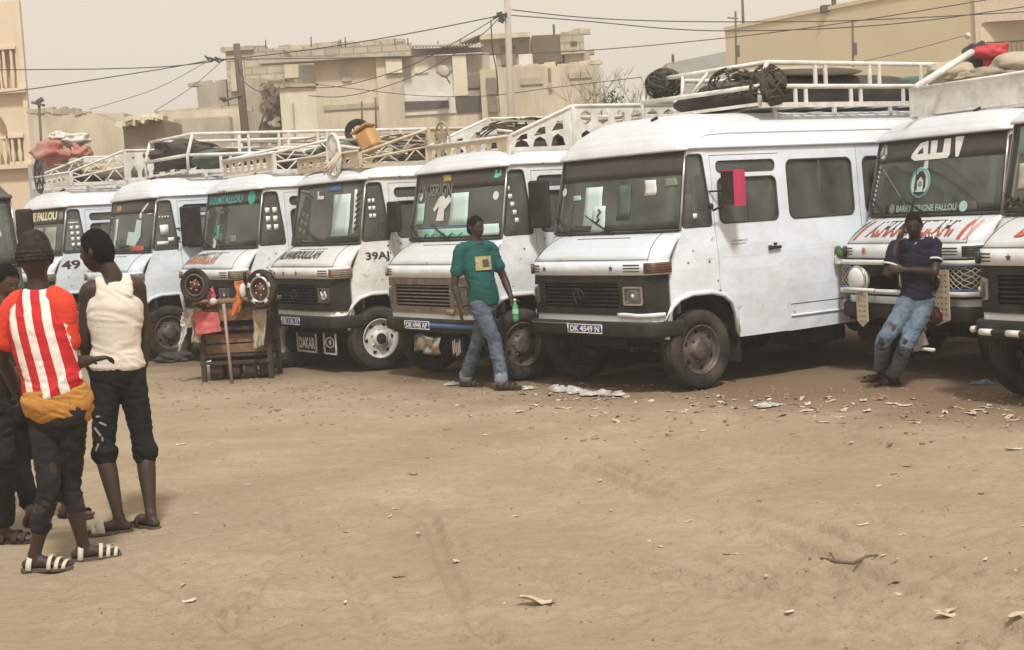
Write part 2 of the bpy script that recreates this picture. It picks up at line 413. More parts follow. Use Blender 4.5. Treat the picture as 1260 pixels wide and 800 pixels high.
def arch_pts(yc, ry0, ry1, zt, zb, n=9, rev=False):
    """wheel opening from front to rear"""
    o = []
    for i in range(n+1):
        a = PI-PI*i/n; o.append((yc+(ry0 if math.cos(a) < 0 else ry1)*math.copysign(abs(math.cos(a))**.75, math.cos(a)), zb+(zt-zb)*abs(math.sin(a))**.75))
    return o
_mesh = {}
def shared(key, fn, name, mats, parent):
    """build once, then share the mesh data"""
    if key not in _mesh:
        mb = MB(); fn(mb); o = mb.build(name, mats, parent); _mesh[key] = o.data; return o
    o = bpy.data.objects.new(name, _mesh[key]); col.objects.link(o); o.parent = parent; return o

def make_bus(S):
    RH[0] = S.get('roof_h', .20)
    P = S['paint']; t = thing('minibus', S['label'], 'minibus', (S['x'], S['y'], 0), S['yaw'], 'white minibuses parked in a row' if P != 'paint_dark' else 'minibuses')
    if P == 'paint_dark' : del t['group']
    AF = arch_pts(WB_F, .40, .47, .93, .52); AR = arch_pts(WB_R, .46, .46, .90, .47)
    DY0, DY1 = .875, 1.80
    # ---- side walls
    win2 = rrect(1.90, 1.57, 2.84, 2.15, .07); win3 = rrect(3.02, 1.57, 3.96, 2.15, .07); win4 = rrect(4.12, 1.57, 5.08, 2.15, .07); win5 = rrect(5.22, 1.57, 5.68, 2.12, .07)
    qwin = rpoly([(.475, 1.55), (.80, 1.55), (.79, 1.70), (.755, 2.10), (.73, 2.20), (.625, 2.21), (.612, 2.19)], .05)
    qwin = rpoly([(y_front(1.555)+.014, 1.555), (.835, 1.555), (.825, 1.75), (.775, 2.235), (y_front(2.235)+.014, 2.235)], .035)
    def wall(s, door):
        out = [(.305, .56), (.303, 1.13), (y_front(1.515), 1.515), (y_front(2.29), 2.29)]
        out += [(LB-.01, 2.295), (LB-.01, .50)] + AR[::-1] + ([(1.80, .455)] if door else []) 
        arch = AF[::-1]
        out += [(1.12, .455) ] + arch[:-1] if False else arch
        # rear lower corner of the arch
        holes = [qwin, win2, win3, win4, win5]
        mb = MB()
        if door:
            dgap = .006
            dh = [(DY1+dgap, .40), (DY1+dgap, 2.235), (DY0-dgap-.01, 2.235), (DY0-dgap, .99)]
            # door opening reaches the sill and the arch: cut it from the outline
            arcr = [p for p in AF if p[0] > DY0]      # rear part of the arch (goes with the door)
            arcf = [p for p in AF if p[0] <= DY0]
            out = [(.305, .56), (.303, 1.13), (y_front(1.515), 1.515), (y_front(2.29), 2.29), (LB-.01, 2.295), (LB-.01, .50)] + AR[::-1]
            out += [(DY1+dgap, .455), (DY1+dgap, 2.225), (DY0-dgap, 2.225), (DY0-dgap, .935)] + arcf[::-1]
        else:
            out = [(.305, .56), (.303, 1.13), (y_front(1.515), 1.515), (y_front(2.29), 2.29), (LB-.01, 2.295), (LB-.01, .50)] + AR[::-1] + [(1.2, .455)] + AF[::-1]
            holes.append(rrect(1.0, 1.57, 1.72, 2.12, .06))
        plate(mb, out, holes, lambda a, b, o: side_pt(s, a, b, o), .035, .13, smooth=False)
        return mb
    body = MB()
    for s, d in ((1, True), (-1, False)):
        w = wall(s, d); body.add(w.v, w.f, 0)
    # drip rail, arch lips, sill
    for s in (1, -1):
        body.tube([side_pt(s, y, 2.30, -.018) for y in [.62+i*(LB-.66)/24 for i in range(25)]], .014, 6)
        body.tube([side_pt(s, a, b, -.008) for a, b in AF], .024, 6); body.tube([side_pt(s, a, b, -.006) for a, b in AR], .022, 6)
        body.tube([side_pt(s, y, .605, -.004) for y in (1.84, 2.2, 2.8, 3.42)], .012, 6)
    # lower nose apron and inner front bulkhead
    body.slab(lambda u, v: nose_pt(lerp(-1, 1, u), lerp(.60, .757, v), -.01), 24, 1, lambda u, v: Vector((0, .03, 0)))
    # scuttle below the windscreen
    body.slab(lambda u, v: Vector((lerp(-.98, .98, u), lerp(.45-.08*(1-abs(2*u-1)**2.4), .50, v), lerp(1.505, 1.535, v))), 16, 1, (0, .02, -.03))
    # rear wall
    rear = MB(); plate(rear, [(-.93, .5), (-.93, 1.5), (-.86, 2.29), (.86, 2.29), (.93, 1.5), (.93, .5)], [rrect(-.72, 1.55, -.08, 2.1, .06), rrect(.08, 1.55, .72, 2.1, .06)], lambda a, b, o: Vector((a, LB-.012-o, b)), .04, .3)
    body.add(rear.v, rear.f, 0)
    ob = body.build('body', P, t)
    # ---- floor, frame
    c = MB(); c.box((0, 3.3, .56), (1.8, 5.0, .06)); c.box((0, .75, .58), (1.35, .75, .05))
    for s in (1, -1): c.box((s*.42, 3.1, .46), (.07, 5.3, .14)); c.box((s*.55, WB_F, .42), (.06, 1.0, .05)); c.box((s*.6, WB_R, .44), (.07, 1.2, .06))
    c.tube([(-.8, WB_F, .385), (.8, WB_F, .385)], .05); c.tube([(-.8, WB_R, .385), (.8, WB_R, .385)], .06); c.sphere((0, WB_R, .385), .17)
    c.box((.62, 2.5, .40), (.4, .7, .26), bev=.03); c.box((-.62, 2.3, .38), (.35, .8, .24), bev=.04)
    c.box((0, .50, .62), (.7, .5, .4)); c.box((0, .32, .62), (.9, .04, .26))
    for s in (1, -1):        # wheel wells and mud flaps
        for yc in (WB_F, WB_R):
            c.grid(lambda u, v, s=s, yc=yc: Vector((s*lerp(.60, .985, v), yc+.46*math.cos(PI*u), .50+.44*math.sin(PI*u))), 10, 1)
            c.box((s*.60, yc, .72), (.02, .9, .45))
            c.box((s*.84, yc+.50, .42), (.30, .012, .40))
        c.box((s*.97, 1.12, .62), (.03, .06, .30))
    c.build('underbody', 'chassis', t)
    # ---- cabin inside
    i_ = MB(); i_.grid(lambda u, v: roof_pt(lerp(-.95, .95, u), lerp(.02, .99, v))-Vector((0, 0, .035)), 10, 20)
    i_.build('headlining', 'lining', t)
    d = MB(); d.box((0, .70, 1.40), (1.84, .34, .24), bev=.03); d.box((0, .5, 1.05), (1.7, .04, .75)); d.box((-.0, .95, .95), (.5, .6, .6), bev=.05)
    d.build('dashboard', 'inside', t)
    st = MB(); st.tube([(.42+.2*math.cos(a), 1.0-.12*math.sin(a), 1.50+.16*math.sin(a)) for a in [2*PI*k/18 for k in range(18)]], .014, 6, closed=True); st.tube([(.42, 1.0, 1.5), (.42, .8, 1.2)], .02, 6)
    st.build('steering_wheel', 'black', t)
    for sx, sy, wd_ in ((.48, 1.45, .52), (-.42, 1.5, .8), (-.4, 2.45, .95), (-.4, 3.25, .95), (-.4, 4.05, .95), (.55, 2.9, .5), (.55, 3.7, .5), (0, 5.2, 1.6)):
        q = MB(); q.box((sx, sy, 1.0), (wd_, .45, .12), bev=.03); q.box((sx, sy+.24, 1.32), (wd_, .10, .62), bev=.04); q.box((sx, sy, .76), (wd_*.7, .3, .38))
        q.build('bench_seat', 'seat', t)
    # ---- roof
    rf = MB(); rf.slab(lambda u, v: roof_pt(lerp(-1, 1, u), v**1.6), 20, 34, (0, 0, -.02))
    for k in range(7):      # pressed ribs
        y = .22+.11*k
        rf.tube([roof_pt(u, y)+Vector((0, 0, -.004)) for u in [lerp(-.86, .86, i/12) for i in range(13)]], .012, 5)
    rf.slab(lambda u, v: ws_pt(lerp(-1.03, 1.03, u), 1.0+.06*v, .035-.01*v), 16, 1, (0, .04, 0))   # front gutter lip
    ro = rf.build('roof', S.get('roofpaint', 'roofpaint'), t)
    vn = MB(); vn.box(roof_pt(.30, .055)+Vector((0, 0, .012)), (.03, .09, .03), Matrix.Rotation(.4, 3, 'X'), 0, .008); vn.build('roof_vent', 'black', ro)
    # ---- bonnet
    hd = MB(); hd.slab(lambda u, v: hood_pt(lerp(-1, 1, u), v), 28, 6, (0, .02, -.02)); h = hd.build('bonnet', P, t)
    sm = MB()
    for u in (-.80, .80):
        sm.tube([hood_pt(u*(1-.02*v), v, .0015) for v in [i/8 for i in range(9)]], .003, 4)
    sm.tube([hood_pt(lerp(-.80, .80, i/20), .02, .0015) for i in range(21)], .003, 4)
    sm.tube([hood_pt(lerp(-.35, .45, i/10), .70, .002) for i in range(11)], .004, 4)
    sm.build('seam', 'seal', h)
    # ---- strip above the grille with louvres
    sp = MB(); sp.slab(lambda u, v: nose_pt(lerp(-.985, .985, u), lerp(1.135, 1.268, v), .012), 30, 2, lambda u, v: Vector((0, .03, 0)))
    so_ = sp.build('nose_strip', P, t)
    for u0, u1 in ((-.86, -.68), (.52, .72)):
        lv = MB()
        for k in range(3): lv.slab(lambda u, v, k=k: nose_pt(lerp(u0, u1, u), 1.165+.03*k+.012*v, .0145), 4, 1, (0, .002, 0))
        lv.build('louvre', 'seal', so_)
    for k in S.get('stars', ()):
        x, m_ = k; q = MB(); sticker(q, star_pts(0, 0, .036), lambda a, b: nose_pt(x+a/NT, 1.20+b, .0165)); q.build('star', m_, so_)
    for x in S.get('roundels', ()):
        q = MB(); sticker(q, [(.04*math.cos(a), .04*math.sin(a)) for a in [2*PI*k/20 for k in range(20)]], lambda a, b: nose_pt(x+a/NT, 1.20+b, .0165)); q.build('roundel', 'rack_cream', so_)
        q = MB()
        sticker(q, star_pts(0, 0, .03, 6, .5), lambda a, b: nose_pt(x+a/NT, 1.20+b, .0185)); q.build('rosette', 'red_letters', so_)
    # ---- turn lights at both ends of the strip
    for s in (1, -1):
        q = MB(); q.slab(lambda u, v: nose_pt(s*lerp(.78, 1.0, u), lerp(1.15, 1.25, v), .045), 5, 1, lambda u, v: Vector((0, .03, 0)) - Vector((s*.03*u, 0, 0)))
        for k in range(4): q.slab(lambda u, v, k=k: nose_pt(s*lerp(.79, .99, u), 1.160+.023*k+.008*v, .049), 5, 1, (0, .005, 0))
        q.build('turn_light', S.get('turn', 'orange_glass'), t)
    # ---- grille
    if S.get('grille', True) and not S.get('decor'):
        g = MB(); 
        def gfn(u, z, o): return nose_pt(u, z, .008-o)
        plate(g, rpoly([(-.985, .752), (.985, .752), (.985, 1.133), (-.985, 1.133)], .012), [rrect(-.62, .82, .44, 1.06, .02), rrect(.50, .84, .76, 1.04, .02), rrect(-.93, .84, -.70, 1.04, .02)], gfn, .02, .09)
        go = g.build('grille', S.get('gmat', 'black'), t)
        bk = MB(); bk.slab(lambda u, v: nose_pt(lerp(-.95, .95, u), lerp(.78, 1.10, v), -.05), 16, 1, (0, .01, 0)); bk.build('backing', 'hole', go)
        for k in range(6):
            z = .84+.038*k
            for (a, b) in ((-.62, -.14), (-.05, .44)) if S.get('emblem', True) and k < 5 else ((-.62, .44),):
                q = MB(); q.slab(lambda u, v: nose_pt(lerp(a, b, u), z+.016*v, .006-.012*v), 8, 1, (0, .02, .0)); q.build('slat', S.get('gmat', 'black'), go)
        if S.get('emblem', True):
            q = MB(); cx, cz = -.095, .925
            q.tube([nose_pt(cx+.075*math.cos(a)/NT, cz+.075*math.sin(a), .018) for a in [2*PI*k/20 for k in range(20)]], .007, 5, closed=True)
            for a in (90, 210, 330): q.tube([nose_pt(cx, cz, .018), nose_pt(cx+.072*math.cos(R(a))/NT, cz+.072*math.sin(R(a)), .018)], [.011, .004], 5)
            q.build('emblem', S.get('gmat', 'black'), go)
        for u0, u1 in ((.51, .75), (-.92, -.71)):
            hl = MB(); plate(hl, rrect(u0, .85, u1, 1.03, .02), [rrect(u0+.022, .868, u1-.022, 1.012, .02)], lambda a, b, o: nose_pt(a, b, .022-o), .05, .1); ho = hl.build('headlight', 'chrome', t)
            q = MB(); q.slab(lambda u, v: nose_pt(lerp(u0+.02, u1-.02, u), lerp(.865, 1.015, v), .010+.012*math.sin(PI*u)*math.sin(PI*v)), 6, 5, (0, .006, 0)); q.build('lens', 'pale_glass', ho)
            q = MB(); q.slab(lambda u, v: nose_pt(lerp(u0+.03, u1-.03, u), lerp(.87, 1.01, v), -.02-.02*math.sin(PI*u)*math.sin(PI*v)), 6, 4, (0, .01, 0)); q.build('reflector', 'chrome', ho)
            q = MB(); c_ = nose_pt((u0+u1)/2, .94, 0); q.sphere(c_, .03, 8, 6); q.build('bulb', 'white', ho)
            if S.get('scribble'):
                q = MB(); pts = [(.1, .2), (.3, .8), (.5, .3), (.75, .85), (.9, .4), (.6, .15), (.35, .3)]
                q.tube([nose_pt(lerp(u0+.03, u1-.03, a), lerp(.875, 1.005, b), .026) for a, b in pts], .010, 5); q.build('taped_mark', 'white', ho)
        if S.get('torn'):
            q = MB(); q.slab(lambda u, v: nose_pt(lerp(.42, .93, u), lerp(.735, .775, v)+.004*math.sin(u*9), .016), 10, 1, (0, .01, 0)); q.build('apron_patch', P, t)
            q = MB(); q.slab(lambda u, v: nose_pt(lerp(-.92, -.80, u), lerp(.735, .785, v), .016), 4, 1, (0, .01, 0)); q.build('apron_patch', P, t)
    # ---- bumper
    if S.get('bumper', 'black'):
        bm_ = MB(); bmn = S.get('bumper', 'black')
        def bf(u, v):
            a = 2*PI*v; k = lerp(-1.07, 1.07, u); s = -1 if k < 0 else 1; kk = abs(k)
            p = nose_pt(s*min(kk, 1), .62, 0); 
            if kk > 1: p = p+Vector((s*.0, .10*(kk-1)/.07, 0))
            n_ = (nose_pt(s*min(kk, 1), .62, .1)-nose_pt(s*min(kk, 1), .62, 0)).normalized()
            return p+n_*(.03+.035*math.copysign(abs(math.cos(a))**.5, math.cos(a)))+Vector((0, 0, .075*math.copysign(abs(math.sin(a))**.6, math.sin(a))))
        bm_.grid(bf, 40, 12)
        bo = bm_.build('bumper', bmn, t)
        for s in (1, -1):
            q = MB(); q.box((s*.35, .13, .60), (.05, .16, .09)); q.build('bumper_iron', 'chassis', bo)
        for b_ in S.get('bars', ()):
            q = MB(); q.slab(lambda u, v: nose_pt(lerp(b_[0], b_[1], u), lerp(b_[2], b_[3], v), .07), 14, 1, (0, .004, 0)); q.build('bumper_stripe', b_[4], bo)
        if S.get('plate'):
            u0 = S.get('plate_u', -.20); q = MB(); q.slab(lambda u, v: nose_pt(lerp(u0, u0+.49, u), lerp(.575, .665, v), .074), 4, 1, (0, .003, 0)); po = q.build('number_plate', 'plate_blue', bo)
            q = MB(); w_ = .005
            for (a, b, c2, e) in ((0, .49, .575, .583), (0, .49, .657, .665), (0, .012, .583, .657), (.478, .49, .583, .657)):
                q.slab(lambda u, v: nose_pt(u0+lerp(a, b, u), lerp(c2, e, v), .0765), 4, 1, (0, .002, 0))
            q.build('plate_border', 'white_letters', po)
            q = MB(); text_on(q, S['plate'], lambda a, b: nose_pt(a, b, .0775), u0+.04, .590, u0+.45, .650, bold=.03); q.build('plate_lettering', 'white_letters', po)
    # ---- windscreen
    g = MB(); g.slab(lambda u, v: ws_pt(lerp(-1, 1, u), v, 0), 20, 8, (0, .006, 0)); wo = g.build('windscreen', 'glass', t)
    q = MB(); ring = [(lerp(-1, 1, i/16), 0) for i in range(17)]+[(1, j/8) for j in range(1, 9)]+[(lerp(1, -1, i/16), 1) for i in range(1, 17)]+[(-1, 1-j/8) for j in range(1, 8)]
    q.tube([ws_pt(u, v, .004) for u, v in ring], .013, 6, closed=True); q.build('windscreen_seal', 'seal', wo)
    for s in (1, -1):
        q = MB(); q.tube([ws_pt(s*1.008, v, .006) for v in (0, .3, .6, 1)], .012, 6); q.build('window_post', S.get('post', 'chrome'), t)
    fb = S.get('film', .74)
    if fb < 1:
        q = MB(); q.slab(lambda u, v: ws_pt(lerp(-.985, .985, u), lerp(fb, .985, v), .003), 16, 3, (0, .0015, 0)); q.build('sun_band', 'film', wo)
    for s in S.get('stickers', ()):
        q = MB(); kind = s[0]; off = .007
        W = lambda a, b: ws_pt(a, b, off)
        if kind == 'rect': _, a0, b0, a1, b1, m_, nm = s; q.slab(lambda u, v: ws_pt(lerp(a0, a1, u)+.01*math.sin(5*v), lerp(b0, b1, v), .0045), 4, 4, (0, -.001, 0))
        elif kind == 'text': _, tx, a0, b0, a1, b1, m_, nm = s[:8]; text_on(q, tx, W, a0, b0, a1, b1, bold=s[8] if len(s) > 8 else .02, shear=0)
        elif kind == 'disc': _, cx, cy, r_, m_, nm = s; sticker(q, [(cx+r_*math.cos(a), cy+r_*1.25*math.sin(a)) for a in [2*PI*k/18 for k in range(18)]], lambda a, b: ws_pt(a, b, .006))
        elif kind == 'poly': _, ps, m_, nm = s; sticker(q, ps, W)
        elif kind == 'polyh': _, ps, m_, nm, ho_ = s; V_h, F_h = cdt(ps, (ho_,), .2, False); q.add([W(a, b) for a, b in V_h], F_h)
        elif kind == 'line': _, ps, r_, m_, nm = s; q.tube([ws_pt(a, b, .008) for a, b in ps], r_, 5)
        elif kind == 'ring': _, cx, cy, r_, m_, nm = s; q.tube([ws_pt(cx+r_*math.cos(a), cy+r_*1.25*math.sin(a), .008) for a in [2*PI*k/18 for k in range(18)]], .006, 5, closed=True)
        q.build(nm, m_, wo)
    # ---- wipers
    for u0, u1 in ((-.62, -.90), (.10, -.30)):
        q = MB(); q.tube([ws_pt(u0, -.02, .02), ws_pt((u0+u1)/2, .07, .03), ws_pt(u1, .17, .022)], [.009, .006, .004], 5)
        q.tube([ws_pt(u0*.5+u1*.5+.1, .02, .014), ws_pt(u1-.12, .24, .014)], .006, 4); q.build('wiper', 'black', t)
    # ---- side glass
    for s in (1, -1):
        ns = S.get('qmat', 'glass_dark')
        for nm, o_l, mm in (('quarter_window', qwin, ns), ('side_window', win2, 'glass_dark'), ('side_window', win3, 'glass_dark'), ('side_window', win4, 'glass_dark'), ('side_window', win5, 'glass_dark')) + ((('side_window', rrect(1.0, 1.57, 1.72, 2.12, .06), 'glass_dark'),) if s < 0 else ()):
            q = MB(); plate(q, o_l, [], lambda a, b, o: side_pt(s, a, b, .014+o), .005, .3); wq = q.build(nm, mm, t)
            q = MB(); q.tube([side_pt(s, a, b, .001) for a, b in o_l], .011, 5, closed=True); q.build('window_seal', 'seal', wq)
            if nm == 'side_window' and o_l is win2:
                q = MB(); q.box(side_pt(s, 2.37, 1.86, .018), (.01, .018, .56)); q.build('window_bar', 'chrome', wq)
            if nm == 'quarter_window' and s == 1:
                for k in S.get('qstick', ()):
                    a, b, w_, h_ = k[:4]; q = MB(); q.slab(lambda u, v: side_pt(1, a+w_*u, b+h_*v, .008), 1, 1, (.001, 0, 0)); q.build('window_sticker', k[4] if len(k) > 4 else 'white_letters', wq)
    # ---- door
    arcr = [(a, b) for a, b in AF if a > DY0+.02]
    do = [(DY0, .945)]+arcr+[(1.13, .462), (DY1, .462), (DY1, 2.218), (DY0, 2.218)]
    dwin = rrect(.945, 1.57, 1.73, 2.00, .06); dtop = rrect(.945, 2.055, 1.73, 2.165, .045)
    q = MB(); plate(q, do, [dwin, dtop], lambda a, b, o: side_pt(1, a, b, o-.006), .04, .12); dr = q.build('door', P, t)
    q = MB(); plate(q, dwin, [], lambda a, b, o: side_pt(1, a, b, .014+o), .005, .3); dw = q.build('door_window', 'glass_dark', dr)
    q = MB(); q.tube([side_pt(1, a, b, -.003) for a, b in dwin], .011, 5, closed=True); q.build('window_seal', 'seal', dr)
    q = MB(); plate(q, dtop, [], lambda a, b, o: side_pt(1, a, b, .012+o), .005, .3); q.build('door_vent_window', S.get('ventmat', 'glass_dark'), dr)
    q = MB(); q.tube([side_pt(1, a, b, -.002) for a, b in dtop], .008, 5, closed=True); q.build('window_seal', 'seal', dr)
    q = MB(); q.tube([side_pt(1, a, b, .0) for a, b in arcr], .022, 6); q.build('arch_lip', P, dr)
    q = MB(); q.box(side_pt(1, 1.62, 1.30, -.022), (.02, .17, .03), bev=.006); q.box(side_pt(1, 1.56, 1.30, -.012), (.03, .03, .045)); q.tube([side_pt(1, 1.62, 1.335, -.01), side_pt(1, 1.66, 1.335, -.01)], .012, 6); q.build('door_handle', 'black', dr)
    q = MB(); q.tube([side_pt(1, 1.34, z, .016) for z in (1.57, 2.0)], .006, 4); q.build('window_bar', 'seal', dr)
    for tx in S.get('doortext', ()):
        q = MB(); text_on(q, tx[0], lambda a, b: side_pt(1, a, b, -.008), *tx[1:5]); q.build('lettering', tx[5], dr)
    for tx in S.get('sidetext', ()):
        q = MB(); text_on(q, tx[0], lambda a, b: side_pt(1, a, b, -.003), *tx[1:5], bold=.03); q.build('lettering', tx[5], t)
    for tx in S.get('hoodtext', ()):
        q = MB(); text_on(q, tx[0], lambda a, b: hood_pt(a, min(b, tx[7]) if len(tx) > 7 else b, tx[6] if len(tx) > 6 else .006), *tx[1:5], bold=.03, shear=.25); q.build('lettering', tx[5], h)
    for pl in S.get('hoodpoly', ()):
        q = MB(); sticker(q, pl[0], lambda a, b: hood_pt(a, b, .005)); q.build('painted_stripe', pl[1], h)
    for tx in S.get('liptext', ()):
        q = MB(); text_on(q, tx[0], lambda a, b: ws_pt(a, 1.0+.055*b, .040), *tx[1:5]); q.build('lettering', tx[5], ro)
    # ---- mirror
    mr = S.get('mirror')
    if mr:
        m0 = Vector(mr['pos']); mo = MB(); R_ = Matrix.Rotation(mr.get('rz', .55), 3, 'Z'); w_, h_ = mr.get('size', (.24, .42))
        if mr.get('back'):
            mo.box(m0, (w_, .10, h_), R_, 0, .045); o1 = mo.build('mirror', mr['back'], t)
            q = MB(); q.box(m0+R_ @ Vector((-.040, -.042, .0)), (w_*.66, .04, h_*.94), R_, 0, .018); q.build('mirror_shell', 'black', o1)
        else:
            mo.box(m0, (w_, .06, h_), R_, 0, .022); o1 = mo.build('mirror', 'black', t)
        q = MB(); q.box(m0+R_ @ Vector((0, .034, 0)), (w_*.86, .006, h_*.88), R_, 0, 0); q.build('mirror_glass', 'mirror_face', o1)
        q = MB(); a0 = side_pt(1, .84, m0.z-.16, 0)
        q.tube([a0, a0+Vector((.09, -.05, -.04)), m0+R_ @ Vector((-w_*.4, 0, -h_*.42)), m0+R_ @ Vector((-w_*.4, 0, h_*.1))], .012, 6); q.tube([side_pt(1, .83, m0.z-.02, 0), m0+R_ @ Vector((-w_*.42, 0, -.02))], .010, 6)
        q.sphere(a0, .03, 8, 6); q.build('mirror_arm', 'black', o1)
    # ---- wheels
    def tyre_fn(q): q.lathe([(.235, -.085), (.30, -.100), (.345, -.102), (.372, -.088), (.385, -.055), (.378, -.052), (.378, -.044), (.386, -.040), (.387, -.006), (.379, -.004), (.379, .004), (.387, .006), (.386, .040), (.378, .044), (.378, .052), (.385, .055), (.372, .088), (.345, .102), (.30, .100), (.235, .085), (.225, 0), (.235, -.085)], (0, 0, 0), 'x', 36)
    def rim_fn(q):
        q.lathe([(.238, .088), (.232, .094), (.222, .085), (.215, .05), (.205, .03), (.175, .045), (.13, .055), (.10, .050), (.098, .085), (.07, .095), (.0, .097)], (0, 0, 0), 'x', 28)
        for k in range(6):
            a = 2*PI*k/6; q.tube([(.045, .115*math.cos(a), .115*math.sin(a)), (.075, .115*math.cos(a), .115*math.sin(a))], .013, 6)
        q.lathe([(.225, -.08), (.2, .0), (.05, .0)], (0, 0, 0), 'x', 20)
    def hole_fn(q):
        for k in range(6):
            a = 2*PI*(k+.5)/6; c_ = Vector((.040, .165*math.cos(a), .165*math.sin(a)))
            q.lathe([(.0, .009), (.024, .009), (.027, .0)], c_, 'x', 10)
    for s, yc in ((1, WB_F), (-1, WB_F), (1, WB_R), (-1, WB_R)):
        wh = bpy.data.objects.new('wheel', None); col.objects.link(wh); wh.parent = t; wh.location = (s*.90, yc, .387); wh.rotation_euler = (rnd.uniform(0, 1), 0, 0 if s > 0 else PI)
        shared('tyre', tyre_fn, 'tyre', 'tyre', wh)
        rm = S.get('rim', 'rim_dark') if s > 0 else 'rim_dark'
        shared('rim'+rm, rim_fn, 'rim', rm, wh); shared('holes', hole_fn, 'hand_holes', 'hole', wh)['kind'] = 'stuff'
        if rm == 'rim_white': shared('hub', lambda q: q.lathe([(.0, .13), (.05, .128), (.062, .11), (.066, .09)], (0, 0, 0), 'x', 14), 'hub', 'chassis', wh)
        if yc == WB_R:
            o2 = shared('tyre', tyre_fn, 'tyre', 'tyre', wh); o2.location = (-.22, 0, 0)
    # ---- waist moulding, panel joints
    for s in (1, -1):
        for (ya, yb) in ((.50, .865), (.885, 1.79), (1.82, LB-.2)):
            q = MB(); n_ = 8; q.tube([side_pt(s, lerp(ya, yb, i/n_), 1.235, -.001) for i in range(n_+1)], .0045, 4); o_ = q.build('waist_seam', 'seal', dr if (s > 0 and ya == .885) else t)
            q = MB(); q.tube([side_pt(s, lerp(ya, yb, i/n_), 1.246, .001) for i in range(n_+1)], .007, 5); q.build('waist_moulding', P, dr if (s > 0 and ya == .885) else t)
        for yj in (2.93, 4.04, 5.15):
            q = MB(); q.tube([side_pt(s, yj, lerp(.52, 2.28, i/10), .001) for i in range(11)], .0035, 4); q.build('panel_joint', 'seal', t)
        q = MB(); q.tube([side_pt(s, y, .72, .0) for y in (1.83, 2.4, 3.0, 3.42)], .005, 4); q.build('panel_joint', 'seal', t)
    rr_ = random.Random(int(S['x']*100))
    for i in range(S.get('chips', 14)):      # chips and rust spots along edges
        k_ = rr_.random()
        if k_ < .4: c_ = (rr_.uniform(-.95, .95), rr_.choice((.03, .95, .5))+rr_.uniform(-.03, .03)); fn_ = lambda a, b: hood_pt(max(-1, min(1, a)), max(0, min(1, b)), .0035)
        elif k_ < .7: c_ = (rr_.uniform(.95, 1.9), rr_.uniform(.5, .9)); fn_ = lambda a, b: side_pt(1, a, b, -.009 if a < 1.8 else -.003)
        else: c_ = (rr_.uniform(.5, .86), rr_.uniform(1.0, 1.5)); fn_ = lambda a, b: side_pt(1, a, b, -.003)
        r_ = rr_.uniform(.004, .016); q = MB(); sticker(q, [(c_[0]+r_*rr_.uniform(.5, 1.3)*math.cos(a), c_[1]+r_*rr_.uniform(.4, 1.2)*math.sin(a)) for a in [2*PI*k/8 for k in range(8)]], fn_); q.build('paint_chip', 'rust_chip', t)
    # ---- fixed extras
    if S.get('extra'): S['extra'](t, S)
    if S.get('rack'): make_rack(t, S['rack'])
    return t

